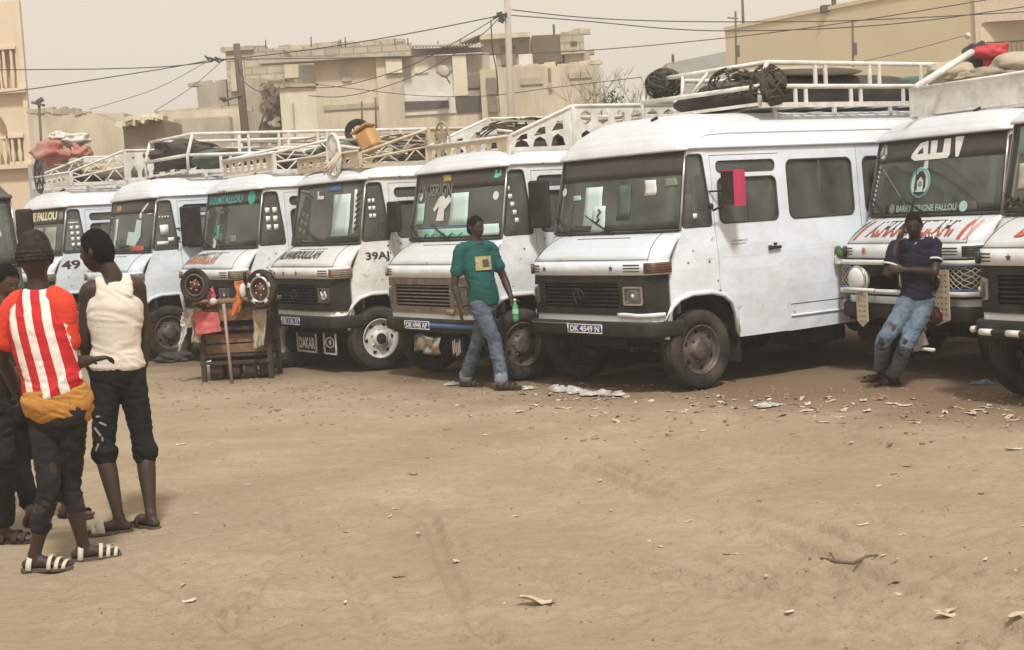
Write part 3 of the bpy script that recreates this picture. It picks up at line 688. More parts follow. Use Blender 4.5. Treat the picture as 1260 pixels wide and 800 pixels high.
# ------------------------------------------------------------------ roof racks
def hexa(cx, cy, r, n=6, a0=PI/6, sy=1.): return [(cx+r*math.cos(a0+2*PI*k/n), cy+sy*r*math.sin(a0+2*PI*k/n)) for k in range(n)]
def make_rack(bus, K):
    rk = bpy.data.objects.new('roof_rack', None); col.objects.link(rk); rk.parent = bus
    z0 = K.get('z', 2.72); y0 = K.get('y0', 1.0); y1 = K.get('y1', 5.7); w = K.get('w', .86); m = K['mat']; H = K.get('h', .42)
    def part(nm, q, mm=None): return q.build(nm, mm or m, rk)
    for s in (1, -1):
        q = MB(); q.box((s*w, (y0+y1)/2, z0), (.045, y1-y0, .05)); part('base_rail', q)
        for y in [y0+.3+i*(y1-y0-.6)/4 for i in range(5)]:
            q = MB(); zr = 2.26+RH[0]*.85; q.box((s*(w-.10), y, (z0+zr)/2), (.03, .04, max(.04, z0-zr))); part('foot', q)
    n = int((y1-y0)/.45)
    for i in range(n+1):
        q = MB(); q.box((0, y0+(y1-y0)*i/n, z0+.012), (2*w, .05, .03)); part('cross_bar', q)
    st = K['style']
    if st == 'tube':
        r_ = .024; lean = K.get('lean', .10); hh = H
        for s in (1, -1):
            x0_, xt = s*w, s*(w+.0)
            q = MB(); q.tube([(x0_, y0, z0), (x0_, y0+.0, z0+hh*.42), (x0_, y0+lean, z0+hh)], r_, 8); part('corner_post', q)
            q = MB(); q.tube([(x0_, y0, z0+hh*.44), (x0_, y1, z0+hh*.44)], r_, 8); part('rail', q)
            q = MB(); q.tube([(x0_, y0+lean, z0+hh), (x0_*.97, y1-lean*2.2, z0+hh), (x0_, y1, z0+hh*.46), (x0_, y1, z0)], r_, 8); part('rail', q)
            for i in range(K.get('pairs', 5)):
                yy = y0+.5+i*(y1-y0-.8)/K.get('pairs', 5)
                for dy in (0, .15):
                    q = MB(); q.box((x0_, yy+dy, z0+hh*.22), (.02, .04, hh*.42)); part('upright', q)
                    q = MB(); q.box((x0_, yy+dy+.3, z0+hh*.72), (.02, .04, hh*.52)); part('upright', q)
        q = MB(); q.tube([(-w, y0, z0+hh*.44), (w, y0, z0+hh*.44)], r_, 8); part('rail', q)
        q = MB(); q.tube([(-w, y0+lean, z0+hh), (w, y0+lean, z0+hh)], r_, 8); part('rail', q)
        q = MB(); q.tube([(-w, y1, z0+hh*.44), (w, y1, z0+hh*.44)], r_, 8); part('rail', q)
        if K.get('front_x', True):
            for xa, xb in ((-.35, -.25), (.05, -.12)):
                q = MB(); q.tube([(xa, y0+lean, z0+hh), (xb, y0, z0+hh*.44)], .02, 6); part('upright', q)
    else:
        # cut sheet-metal sides: a ramp rising from the front corner, then a level panel
        h0, h1, rl = K.get('h0', .16), H, K.get('ramp', 1.15)
        for s in (1, -1):
            out = [(y0, 0.03), (y1, .03), (y1, h1), (y0+rl, h1), (y0, h0)] if st == 'hex' else [(y0+rl, .03), (y1, .03), (y1, h1), (y0+rl, h1)]
            if st != 'hex':
                q = MB(); q.tube([(s*w, y0, z0+h0*.5), (s*w, y0+rl, z0+h1*.5)], .016, 6); part('rail', q)
                for k in range(5):
                    ya, yb = y0+rl*k/5, y0+rl*(k+1)/5; ha, hb_ = lerp(h0, h1, k/5), lerp(h0, h1, (k+1)/5); q = MB(); q.tube([(s*w, ya, z0+ha*(.5 if k % 2 else 1.)), (s*w, yb, z0+hb_*(1. if k % 2 else .5))], .011, 5); part('brace', q)
                    q = MB(); q.tube([(s*w, ya, z0+(0 if k % 2 else ha*.5)), (s*w, yb, z0+(hb_*.5 if k % 2 else 0))], .011, 5); part('brace', q)
            holes = []
            def top(y): return lerp(h0, h1, min(1, (y-y0)/rl))
            if st == 'hex':
                y = y0+rl+.18
                while y < y1-.12:
                    holes.append(hexa(y, h1*.74, h1*.17, 6)); holes.append(hexa(y, h1*.30, h1*.17, 6)); y += .235
                y = y0+.16
                while y < y0+rl-.1:
                    tt = top(y); w2 = .10
                    if tt > .2: holes.append([(y-w2, .07), (y+w2, .07), (y+w2*.7, .07+tt*.22), (y, .07+tt*.32), (y-w2*.7, .07+tt*.22)]); holes.append([(y-w2*.8, tt*.55+.0), (y+w2*.8, tt*.55+.02), (y+w2*.8, tt*.78+.02), (y, tt*.80), ])
                    y += .24
            elif st == 'gothic':
                y = y0+rl+.15
                while y < y1-.12:
                    holes.append([(y-.06, .07), (y+.06, .07), (y+.06, .16), (y, .27), (y-.06, .16)]); holes.append([(y-.035, h1*.82), (y, h1*.66), (y+.035, h1*.82), (y, h1*.93)]); y += .19
            elif st == 'slots':
                y = y0+rl+.2
                while y < y1-.2:
                    holes.append([(y-.13, .07), (y+.13, .07), (y+.08, .07+h1*.27), (y-.08, .07+h1*.27)]); holes.append([(y-.13, h1-.05), (y+.13, h1-.05), (y+.08, h1-.05-h1*.27), (y-.08, h1-.05-h1*.27)]); y += .30
                y = y0+99.22
                while y < y0+rl-.1:
                    tt = top(y-.1); holes.append(rpoly([(y-.12, .07), (y+.12, .07), (y+.14, tt*.45), (y-.1, tt*.38)], .03)); 
                    if tt > .22: holes.append(rpoly([(y-.1, tt*.52), (y+.12, tt*.58), (y+.12, tt*.88), (y-.1, tt*.80)], .03))
                    y += .33
            q = MB(); plate(q, out, holes, lambda a, b, o: Vector((s*(w-o), a, z0+b)), .012, .4, grid=False); part('side_panel', q)
            q = MB(); q.tube([(s*w, y0, z0+h0), (s*w, y0+rl, z0+h1), (s*w, y1, z0+h1)], .02, 6); part('rail', q)
            for y, hh in ((y0, h0), (y0+rl, h1), (y1, h1)):
                q = MB(); q.box((s*w, y, z0+hh/2), (.045, .045, hh+.03)); part('corner_post', q)
        # front cross panel
        fh = K.get('fh', .24); hl = []
        x = -w+.16
        while x < w-.1:
            if K.get('front') == 'solid': break
            if K.get('front', 'trap') == 'trap': hl.append([(x-.075, .06), (x+.075, .06), (x+.05, fh-.05), (x-.05, fh-.05)])
            else: hl.append(rrect(x-.07, .06, x+.06, fh-.05, .02))
            x += .21
        q = MB(); plate(q, [(-w, .03), (w, .03), (w, fh), (-w, fh)], hl, lambda a, b, o: Vector((a, y0-.02+o, z0+b)), .012, .4, grid=False); part('front_panel', q, K.get('fmat'))
        q = MB(); q.tube([(-w, y0-.02, z0+fh), (w, y0-.02, z0+fh)], .018, 6); part('rail', q)
    rk_r = random.Random(int(y0*1000)+int(z0*100))
    for i in range(K.get('loose', 0)):       # odd bars and slats tied along and across the rack
        q = MB(); ya = rk_r.uniform(y0+.1, y1-1.6); L_ = rk_r.uniform(.8, 1.7); xa = rk_r.uniform(-w*.9, w*.9); xb = max(-w, min(w, xa+rk_r.uniform(-.5, .5))); za = z0+rk_r.uniform(.08, H*.9); zb = z0+rk_r.uniform(.1, H*1.05)
        if rk_r.random() < .5: q.tube([(xa, ya, za), (xb, ya+L_, zb)], rk_r.uniform(.012, .022), 6)
        else: q.box(((xa+xb)/2, ya+L_/2, (za+zb)/2), (.05, L_, .02), Matrix.Rotation(rk_r.uniform(-.3, .3), 3, 'Z') @ Matrix.Rotation(rk_r.uniform(-.15, .15), 3, 'X'))
        part('loose_bar', q, rk_r.choice(('rack_white', 'rack_cream', 'rack_rust', 'rack_rust')))
    if K.get('arch'):
        q = MB(); q.tube([(-w, y0+1.6, z0), (-w*.9, y0+1.6, z0+H), (w*.9, y0+1.6, z0+H), (w, y0+1.6, z0)], .018, 6); part('hoop', q)
    for (x, dy, zz, r_, kind) in K.get('stars', ()):
        q = MB()
        if kind == 'wheel':
            q.tube([(x+r_*math.cos(a)*.8, y0-.07+dy, z0+zz+r_*math.sin(a)*1.15) for a in [2*PI*k/20 for k in range(20)]], .022, 6, closed=True)
            for k in range(8):
                a = 2*PI*k/8; plate(q, [(0, -.012), (r_*.9, -.045), (r_*.9, .045), (0, .012)], [], lambda p, b, o, a=a: Vector((x+(p*math.cos(a)-b*math.sin(a))*.8, y0-.075+dy+o, z0+zz+(p*math.sin(a)+b*math.cos(a))*1.15)), .01, 1, grid=False)
        else:
            plate(q, star_pts(0, 0, r_, 6, .45), [hexa(0, 0, .03, 6)], lambda a, b, o: Vector((x+a*.85, y0-.07+dy+o, z0+zz+b*1.2)), .014, 1, grid=False)
            q.tube([(x+r_*math.cos(a)*.8, y0-.06+dy, z0+zz+r_*math.sin(a)*1.1) for a in [2*PI*k/20 for k in range(20)]], .014, 6, closed=True)
        part('ornament', q, K.get('smat'))
    return rk
# ================================================================== BUS SPECS
def lumpy(name, c, dims, seed, m, amp=.18, rz=0., n=44, mm=26, sq=.75):
    """soft bundle: squarish ellipsoid with folds"""
    q = MB(); c = Vector(c); Rz = Matrix.Rotation(rz, 3, 'Z')
    def f(u, v):
        a = 2*PI*u; b = PI*(v-.5); cb = math.copysign(abs(math.cos(b))**sq, math.cos(b))
        p = Vector((math.copysign(abs(math.cos(a))**sq, math.cos(a))*cb, math.copysign(abs(math.sin(a))**sq, math.sin(a))*cb, math.sin(b)))
        if abs(v-.5) < .499:
            k = 1+amp*noise.noise(p*1.7+Vector((seed, 0, 0)))-amp*.55*abs(noise.noise(p*4+Vector((0, seed, 0))))
        else: k = 1
        if u in (0, 1): p0 = Vector((abs(math.cos(b))**sq*(1 if math.cos(b) > 0 else -1), 0, p.z)); k = 1+amp*noise.noise(p0*1.7+Vector((seed, 0, 0)))-amp*.55*abs(noise.noise(p0*4+Vector((0, seed, 0))))
        return c+Rz @ Vector((p.x*dims[0]*k, p.y*dims[1]*k, p.z*dims[2]*k))
    q.grid(f, n, mm); return q.build(name, m, None)

def netting(name, c, dims, seed, m, rz=0., n=46):
    r = random.Random(seed); q = MB(); Rz = Matrix.Rotation(rz, 3, 'Z'); c = Vector(c)
    for i in range(n):
        a, b = r.uniform(0, 6.28), r.uniform(-1.2, 1.2); da, db = r.uniform(-.5, .5), r.uniform(-.5, .5); pts = []
        for k in range(7): pts.append(c+Rz @ Vector((dims[0]*math.cos(a)*math.cos(b), dims[1]*math.sin(a)*math.cos(b), dims[2]*math.sin(b)))*1.02); a += da*.6+r.uniform(-.2, .2); b = max(-1.4, min(1.4, b+db*.5))
        q.tube(pts, r.uniform(.006, .013), 5)
    return q.build(name, m, None)
def extra_b5(t, S):
    q = MB(); q.slab(lambda u, v: Vector((lerp(-.42, .10, u)+.03*v, .10+.03*math.sin(9*u)*math.cos(7*v)+.02*math.sin(20*u), lerp(.30, .50, v)+.02*math.sin(6*u))), 12, 6, (0, .006, 0)); q.build('dented_plate', 'chrome', t)
    for x in (.36,):
        q = MB(); q.slab(lambda u, v: Vector((lerp(x, x+.26, u), .12+.01*math.sin(9*u), lerp(.27, .50, v))), 6, 4, (0, .006, 0)); o = q.build('mud_flap', 'black', t)
        for k in range(5):
            q = MB(); q.box((x+.05+.035*k, .112, .38+.02*math.sin(k*2)), (.018, .005, .14)); q.build('flap_mark', 'white', o)
    q = MB(); q.slab(lambda u, v: nose_pt(lerp(.38, .50, u), lerp(.74, .80, v), .03), 3, 2, (0, .03, 0)); q.build('fog_lamp', 'amber_dirty', t)
def extra_b4(t, S):
    q = MB(); plate(q, rrect(.02, .22, .56, .47, .03), [], lambda a, b, o: Vector((a-.32, .14+o, b)), .01, .3); f = q.build('mud_flap', 'black', t)
    f['label'] = 'white framed flap lettered DAKAR'
    q = MB(); text_on(q, 'DAKAR', lambda a, b: Vector((a, .135, b)), -.26, .27, .20, .41, bold=.05); q.build('lettering', 'white_letters', f)
    q = MB(); q.tube([(-.30, .135, .46), (-.30, .135, .235), (.24, .135, .235), (.24, .135, .46)], .014, 5); q.build('flap_frame', 'white', f)
    q = MB(); plate(q, rrect(.46, .22, .80, .50, .03), [], lambda a, b, o: Vector((a, .14+o, b)), .01, .3); f = q.build('mud_flap', 'black', t)
    q = MB(); q.tube([(.47, .135, .48), (.47, .135, .235), (.79, .135, .235), (.79, .135, .48)], .014, 5); q.tube([(.63+.11*math.cos(a), .133, .37+.06*math.sin(a)) for a in [2*PI*k/16 for k in range(16)]], .010, 5, closed=True); q.sphere((.63, .133, .37), (.035, .008, .035), 8, 6); q.build('eye_mark', 'white', f)
    q = MB(); q.tube([(-.62+.19*math.cos(a), .15, .34+.19*math.sin(a)) for a in [R(100+16*k) for k in range(10)]], .05, 6); q.build('painted_flap_edge', 'rim_white', t)
    # rusty filler patch on the corner
def extra_b7(t, S):
    """carved show front: lattice panels in blue frames, round lamps, perforated plates"""
    bar = MB()
    for z in (1.075, .79): bar.slab(lambda u, v: nose_pt(lerp(-1.0, 1.0, u), z+.045*v, .09), 30, 1, lambda u, v: Vector((0, .05, 0)))
    bo = bar.build('front_guard', 'white', t)
    for u0, u1 in ((-.97, -.62), (.52, .97)):
        q = MB(); plate(q, [(u0, .835), (u1, .835), (u1, 1.075), (u0, 1.075)], [[(u0+.03, .862), (u1-.03, .862), (u1-.03, 1.05), (u0+.03, 1.05)]], lambda a, b, o: nose_pt(a, b, .08-o), .02, .1); f = q.build('lattice_panel', 'blue', t)
        q = MB(); q.slab(lambda u, v: nose_pt(lerp(u0+.02, u1-.02, u), lerp(.85, 1.06, v), .045), 6, 1, (0, .01, 0)); q.build('backing', 'mesh_back', f)
        q = MB(); 
        for k in range(-4, 9):
            for sg in (1, -1):
                a0 = u0+.03+k*.055; pts = []
                for j in range(8):
                    a = a0+sg*j*.0275 if sg > 0 else a0+.22-j*.0275; b = .862+j*.027
                    if u0+.03 <= a <= u1-.03 and b < 1.055: pts.append(nose_pt(a, b, .068))
                if len(pts) > 1: q.tube(pts, .0045, 4)
        q.build('lattice', 'rack_cream', f)
    for u0, zz in ((-.48, .93), (.24, .95)):
        q = MB(); c_ = nose_pt(u0, zz, .12); q.lathe([(.0, .05), (.08, .045), (.115, .02), (.125, .0), (.13, -.02), (.10, -.08), (.03, -.10)], c_, Matrix(((1, 0, 0), (0, 0, -1), (0, 1, 0))), 22); f = q.build('round_lamp', 'white', t)
        q = MB(); q.tube([c_+Vector((.128*math.cos(a), -.004, .128*math.sin(a))) for a in [2*PI*k/22 for k in range(22)]], .012, 6, closed=True); q.build('lamp_ring', 'chrome', f)
    q = MB(); q.tube([nose_pt(-.55, .84, .22), nose_pt(-.15, .835, .20)], .02, 8); q.build('guard_tube', 'white', t)
    # perforated cream plates
    for u0, u1, z0, z1 in ((.42, .70, .52, 1.04), (-.52, -.36, .46, .84), (.12, .42, .42, .62)):
        hl = []; a = u0+.04
        while a < u1-.02:
            b = z0+.05
            while b < z1-.03: hl.append([(a+.012*math.cos(c_), b+.017*math.sin(c_)) for c_ in [PI/2*k+.4 for k in range(4)]]); b += .052
            a += .040
        q = MB(); out = [(u0, z1), (u0, z0+.06), ((u0+u1)/2, z0), (u1, z0+.06), (u1, z1)]
        hl = [h_ for h_ in hl if all(inside(p, out) for p in h_)]
        plate(q, out, hl, lambda a, b, o: nose_pt(a, b, .11-o), .01, 1, grid=False); q.build('pierced_plate', 'rack_cream', t)
    for u0, zz, m_ in ((.54, .93, 'lamp_green'), (.56, .62, 'lamp_red'), (.33, .56, 'lamp_red')):
        q = MB(); c_ = nose_pt(u0, zz, .125); q.lathe([(.0, .02), (.05, .018), (.078, .0), (.080, -.03)], c_, Matrix(((1, 0, 0), (0, 0, -1), (0, 1, 0))), 16); f = q.build('lamp', m_, t)
        q = MB()
        for a in (90, 210, 330): q.tube([c_+Vector((0, -.022, 0)), c_+Vector((.07*math.cos(R(a)), -.012, .07*math.sin(R(a))))], .009, 5)
        q.tube([c_+Vector((.078*math.cos(a), -.005, .078*math.sin(a))) for a in [2*PI*k/16 for k in range(16)]], .009, 5, closed=True); q.build('lamp_guard', 'black', f)
    q = MB(); c_ = nose_pt(.40, .85, .24); q.sphere(c_, (.055, .05, .07)); q.build('red_ball', 'lamp_red_bright', t)
    q = MB(); q.tube([c_+Vector((-.14, .08, .01)), c_+Vector((-.02, .02, 0))], .014, 6); q.build('ball_stem', 'white', t)
    # long white horn hanging to a ball joint
    q = MB(); q.tube([nose_pt(.28, .80, .14), nose_pt(.33, .64, .15), nose_pt(.37, .48, .15), nose_pt(.41, .33, .15)], [.05, .035, .038, .06], 10); q.sphere(nose_pt(.33, .33, .16), (.085, .05, .06)); q.tube([nose_pt(.18, .31, .16), nose_pt(.56, .30, .16)], [.012, .02], 6); q.build('hanging_strut', 'rack_white', t)
    q = MB()
    for k in range(5): q.sphere(nose_pt(-.97+.05*k, 1.20+.04*math.sin(k*3), .09), (.04, .035, .045), 8, 6)
    q.build('plastic_foliage', 'leaf_green', t)
    q = MB(); q.box(nose_pt(-.80, 1.12, .10), (.07, .05, .10), bev=.012); q.build('side_lamp', 'white', t)
def extra_b8(t, S):
    q = MB(); q.tube([nose_pt(-1.0, .60, .10), nose_pt(-.6, .60, .10), nose_pt(0, .60, .10)], .026, 10); b = q.build('front_tube', 'black', t)
    for k in range(4):
        q = MB(); u0 = -.98+.26*k; q.tube([nose_pt(u0, .60, .10), nose_pt(u0+.12, .60, .10)], .0275, 10); q.build('white_band', 'white', b)
mk('mesh_back', (.06, .065, .07), .8); mk('lamp_green', (.02, .05, .03), .3); mk('lamp_red', (.16, .03, .025), .35, dirt=(.2, .14, .1), dirt_amt=.6); mk('lamp_red_bright', (.5, .02, .02), .35)
mk('leaf_green', (.06, .10, .04), .8, var=.5, scale=25)
# Arabic word in filled letters on the black film (a: along the glass, b: up); last entry: hole of the round letter
ARAB = [[(.325, .975), (.450, .975), (.430, .86), (.395, .72), (.350, .72), (.338, .85)],
    [(.165, .962), (.262, .962), (.268, .76), (.235, .715), (-.28, .712), (-.345, .75), (-.335, .80), (-.285, .86), (-.215, .935), (-.10, .957), (-.085, .955), (-.072, .785), (-.035, .785), (-.04, .955), (.062, .955), (.060, .79), (.155, .79)]]
ARAB_HOLE = [(-.165, .885), (-.145, .80), (-.245, .79), (-.225, .83)]
BUS = {}
BUS[6] = dict(roof_h=.36, x=.70, y=14.62, yaw=-.953, paint='paint_main', label='clean white minibus with a pink-backed mirror and black grille, largest in the row',
    plate='DK 4549 N', plate_u=-.22, torn=True, stars=((-.60, 'black_letters'), (.36, 'star_blue')), film=.70, turn='orange_glass', bars=((-.98, -.2, .655, .67, 'chrome'),),
    stickers=(('rect', -.46, .10, -.16, .62, 'pale_sheet', 'hanging_cloth'), ('rect', -.30, .01, -.08, .36, 'pale_sheet', 'paper_notice'), ('line', [(-.22, .12), (-.17, .18), (-.21, .22), (-.16, .28), (-.20, .31)], .012, 'black_letters', 'printed_figure'),
              ('rect', .50, .46, .66, .66, 'white', 'paper_notice'), ('disc', -.90, .58, .045, 'white', 'round_sticker'), ('rect', .76, .56, .93, .66, 'grey_letters', 'paper_notice'), ('rect', .10, .16, .30, .62, 'tarp_green', 'hanging_cloth'), ('rect', -.70, .45, -.55, .52, 'mint', 'window_sticker')),
    qstick=((.62, 1.63, .05, .05),), mirror=dict(pos=(1.20, .95, 1.90), size=(.19, .34), back='pink_red', rz=.30), ventmat='pale_glass',
    doortext=(('AGREMENT', 1.05, 1.385, 1.28, 1.405, 'grey_letters'), ('TRANSPORT', 1.05, 1.355, 1.25, 1.373, 'grey_letters')),
    rack=dict(mat='rack_white', style='tube', y0=1.67, y1=5.75, z=2.70, h=.42, w=.88, lean=.12, pairs=4))
BUS[5] = dict(x=-.965, y=16.32, yaw=-.986, paint='paint_a', label='white minibus with rusty brown grille and plate DK 4945 AP, behind the man in green',
    plate='DK 4945 AP', plate_u=-.36, gmat='grille_brown', emblem=False, bars=((-.02, .95, .60, .645, 'blue'),), turn='amber_dirty', film=.74, stars=(),
    stickers=(('text', 'UN SERIGN', -.88, .66, -.02, .84, 'grey_letters', 'banner_lettering', .01), ('rect', -.26, .86, -.08, .96, 'yellow', 'window_sticker'), ('rect', -.88, .24, -.66, .56, 'mint', 'paper_notice'), ('disc', -.80, .66, .05, 'pale_sheet', 'round_sticker'),
              ('poly', [(-.32, .28), (-.14, .28), (-.15, .44), (.0, .58), (-.08, .66), (-.14, .60), (-.2, .66), (-.3, .64), (-.42, .46), (-.38, .42), (-.28, .5)], 'white', 'white_figure_sticker'),
              ('rect', -.02, .20, .36, .68, 'pale_sheet', 'paper_notice'), ('rect', -.78, .04, .95, .16, 'mint', 'fringed_valance'), ('rect', -.78, .16, .95, .19, 'blue', 'valance_band'), ('rect', .58, .04, .95, .20, 'pale_sheet', 'paper_notice'),
              ('disc', .86, .60, .05, 'white', 'round_sticker'), ('poly', [(.80, .86), (.86, .85), (.93, .88), (.92, .96), (.90, .96), (.89, .91), (.86, .92), (.85, .97), (.82, .97), (.82, .91)], 'hand_green', 'hand_sticker'),
              ('line', [(-.6, .02), (-.5, .10), (-.4, .04), (-.3, .10), (-.2, .04), (-.1, .10), (0, .04), (.1, .10), (.2, .04), (.3, .10)], .010, 'teal', 'fringe_trim')),
    qstick=tuple((.56+.018*k, 2.02-.085*k, .045, .05) for k in range(5)), mirror=dict(pos=(1.20, .80, 1.86), size=(.26, .50), rz=.35), extra=extra_b5,
    rack=dict(loose=16, arch=1, mat='rack_white', style='hex', y0=.70, y1=5.6, z=2.41, h=.50, h0=.19, ramp=.85, w=.85, fh=.19, fmat='rack_cream', smat='rack_rust', stars=((-.66, .15, .24, .20, 'star'),)))
mk('grille_brown', (.12, .095, .075), .7, dirt=(.30, .24, .18), dirt_amt=.6, dscale=12); mk('hand_green', (.10, .55, .40), .5)
BUS[4] = dict(x=-2.63, y=18.27, yaw=-1.005, paint='paint_c', label='scruffy white minibus with white wheel, three stars and number 39AJ on its flank',
    plate='DK 1 AL 93', plate_u=-.38, scribble=True, stars=((-.62, 'black_letters'), (-.36, 'black_letters'), (-.02, 'black_letters')), turn='amber_dirty', rim='rim_white', film=.97,
    hoodtext=(('(ALHAMDOULILAH', -.74, .16, .43, .60, 'black_letters', .007),), sidetext=(('39AJ', .50, 1.30, .80, 1.42, 'black_letters'),),
    stickers=(('rect', .30, .12, .72, .80, 'pale_sheet', 'door_reflection_sheet'), ('rect', -.22, .74, -.02, .80, 'white', 'window_sticker'), ('rect', -.22, .74, -.18, .88, 'white', 'window_sticker'), ('rect', .05, .86, .45, .95, 'blue', 'window_sticker'))+tuple(('poly', [(.84, .20+.09*k), (.93, .26+.09*k), (.93, .30+.09*k), (.84, .24+.09*k)], 'black_letters', 'stripe_mark') for k in range(7))+(('rect', .80, .16, .86, .86, 'white', 'window_sticker'),),
    qstick=tuple((.60+.05*(k%2), 2.0-.09*(k//2), .035, .05) for k in range(6)), mirror=dict(pos=(1.20, .80, 1.82), size=(.20, .36), rz=.35), extra=extra_b4,
    rack=dict(loose=18, arch=1, mat='rack_cream', style='slots', y0=.58, y1=5.6, z=2.44, h=.42, h0=.15, ramp=.95, w=.85, fh=.18, smat='rack_white', stars=((.30, .0, .17, .22, 'wheel'),)))
BUS[3] = dict(x=-4.12, y=19.92, yaw=-.999, paint='paint_a', label='white minibus with teal lettered windscreen, half hidden by the wooden stall',
    film=.76, turn='amber_dirty', stars=(), plate=None, hoodtext=(('ALHAMDOULILAH', -.84, .16, .28, .66, 'black_letters', .005), ('ALHAMDOULILAH', -.84, .16, .28, .66, 'orange_letters', .008, .44)),
    liptext=(('TOUBA', -.42, .1, -.05, .8, 'black_letters'),),
    stickers=(('text', 'NIOUMTALLOU', -.90, .80, .48, .95, 'teal', 'banner_lettering', .04), ('disc', .74, .87, .10, 'teal', 'round_sticker'), ('rect', -.34, .05, -.24, .42, 'teal', 'paper_strip'), ('text', 'DIB', -.36, .62, -.12, .68, 'grey_letters', 'lettering'), ('disc', -.36, .15, .06, 'white', 'round_sticker'), ('disc', -.36, .06, .06, 'white', 'round_sticker'), ('rect', .15, .10, .40, .22, 'grey_letters', 'paper_notice'), ('rect', -.95, .05, -.84, .7, 'grey_letters', 'hanging_cloth')),
    qstick=tuple((.60+.10*(k % 2), 1.96-.11*(k//2), .06, .075) for k in range(6)),
    rack=dict(loose=16, mat='rack_white', style='slots', y0=.82, y1=5.6, z=2.50, h=.40, h0=.24, ramp=.85, w=.85, fh=.24, fmat='rack_cream'))
BUS[2] = dict(roof_h=.27, x=-5.86, y=21.47, yaw=-.992, paint='paint_b', label='bluish white minibus with a black door mirror and plain side, beside the stall',
    film=.74, turn='amber_dirty', stars=(), plate=None, qmat='glass_dark',
    stickers=(('rect', -.62, .80, -.36, .92, 'yellow', 'window_sticker'), ('poly', [(.10, .15), (.45, .12), (.62, .30), (.60, .60), (.42, .62), (.38, .38), (.12, .40)], 'pale_sheet', 'hanging_cloth'), ('rect', -.55, .05, -.42, .66, 'pale_sheet', 'hanging_cloth'), ('poly', [(.55, .78), (.62, .76), (.78, .90), (.76, .94)], 'white', 'feather_sticker'), ('rect', .30, .02, .75, .12, 'red_letters', 'cloth'), ('line', [(-.95, .70), (.9, .71)], .012, 'rack_cream', 'sun_rail'), ('disc', .55, .70, .05, 'white', 'round_sticker'), ('rect', -.2, .1, .2, .3, 'tarp_green', 'hanging_cloth')),
    qstick=((.60, 1.76, .12, .14), (.54, 1.62, .16, .05), (.70, 1.66, .09, .06), (.64, 2.0, .02, .025), (.68, 2.0, .02, .025), (.72, 2.0, .02, .025), (.60, 2.0, .02, .025)),
    mirror=dict(pos=(1.16, .98, 1.86), size=(.36, .56), rz=.5),
    rack=dict(loose=12, mat='rack_white', style='tube', y0=1.12, y1=5.7, z=2.63, h=.53, w=.86, lean=.10, pairs=6, front_x=False))
BUS[1] = dict(roof_h=.26, x=-7.95, y=24.13, yaw=-.925, paint='paint_b', label='white minibus lettered ABE FALLOU, leftmost of the white row',
    film=.66, turn='amber_dirty', stars=(), plate=None, sidetext=(('49', .42, 1.30, .72, 1.44, 'black_letters'),), rim='rim_white',
    stickers=(('text', 'YABE FALLOU', -.80, .75, .72, .94, 'cream_letters', 'banner_lettering', .05), ('disc', .86, .84, .07, 'grey_letters', 'round_sticker'), ('rect', -.1, .02, .22, .60, 'grey_letters', 'hanging_cloth'), ('rect', .3, .02, .75, .60, 'pale_curtain', 'hanging_cloth'), ('rect', -.8, .02, -.2, .60, 'pale_curtain', 'hanging_cloth')),
    qstick=tuple((.62+.09*(k % 2), 1.92-.09*(k//2), .05, .06) for k in range(8)) + ((.60, 2.02, .16, .02),),
    rack=dict(loose=14, arch=1, mat='rack_white', style='gothic', y0=.74, y1=5.6, z=2.64, h=.51, h0=.19, ramp=.92, w=.85, fh=.19, smat='tarp_dark', stars=((-.50, .05, .20, .24, 'wheel'),)))
mk('cream_letters', (.70, .64, .40), .6); mk('pale_curtain', (.26, .29, .24), .8, var=.2)
port = [('disc', -.14, .42, .16, 'pale_sheet', 'oval_portrait_sticker'), ('ring', -.14, .42, .145, 'teal', 'portrait_border'), ('poly', [(-.23, .35), (-.22, .50), (-.17, .57), (-.11, .57), (-.06, .50), (-.05, .36), (-.09, .30), (-.09, .44), (-.14, .50), (-.19, .44), (-.18, .32)], 'black_letters', 'portrait_headscarf'), ('poly', [(-.25, .30), (-.03, .30), (-.10, .24), (-.18, .24)], 'black_letters', 'portrait_robe'), ('disc', -.14, .40, .03, 'grey_letters', 'portrait_face')]
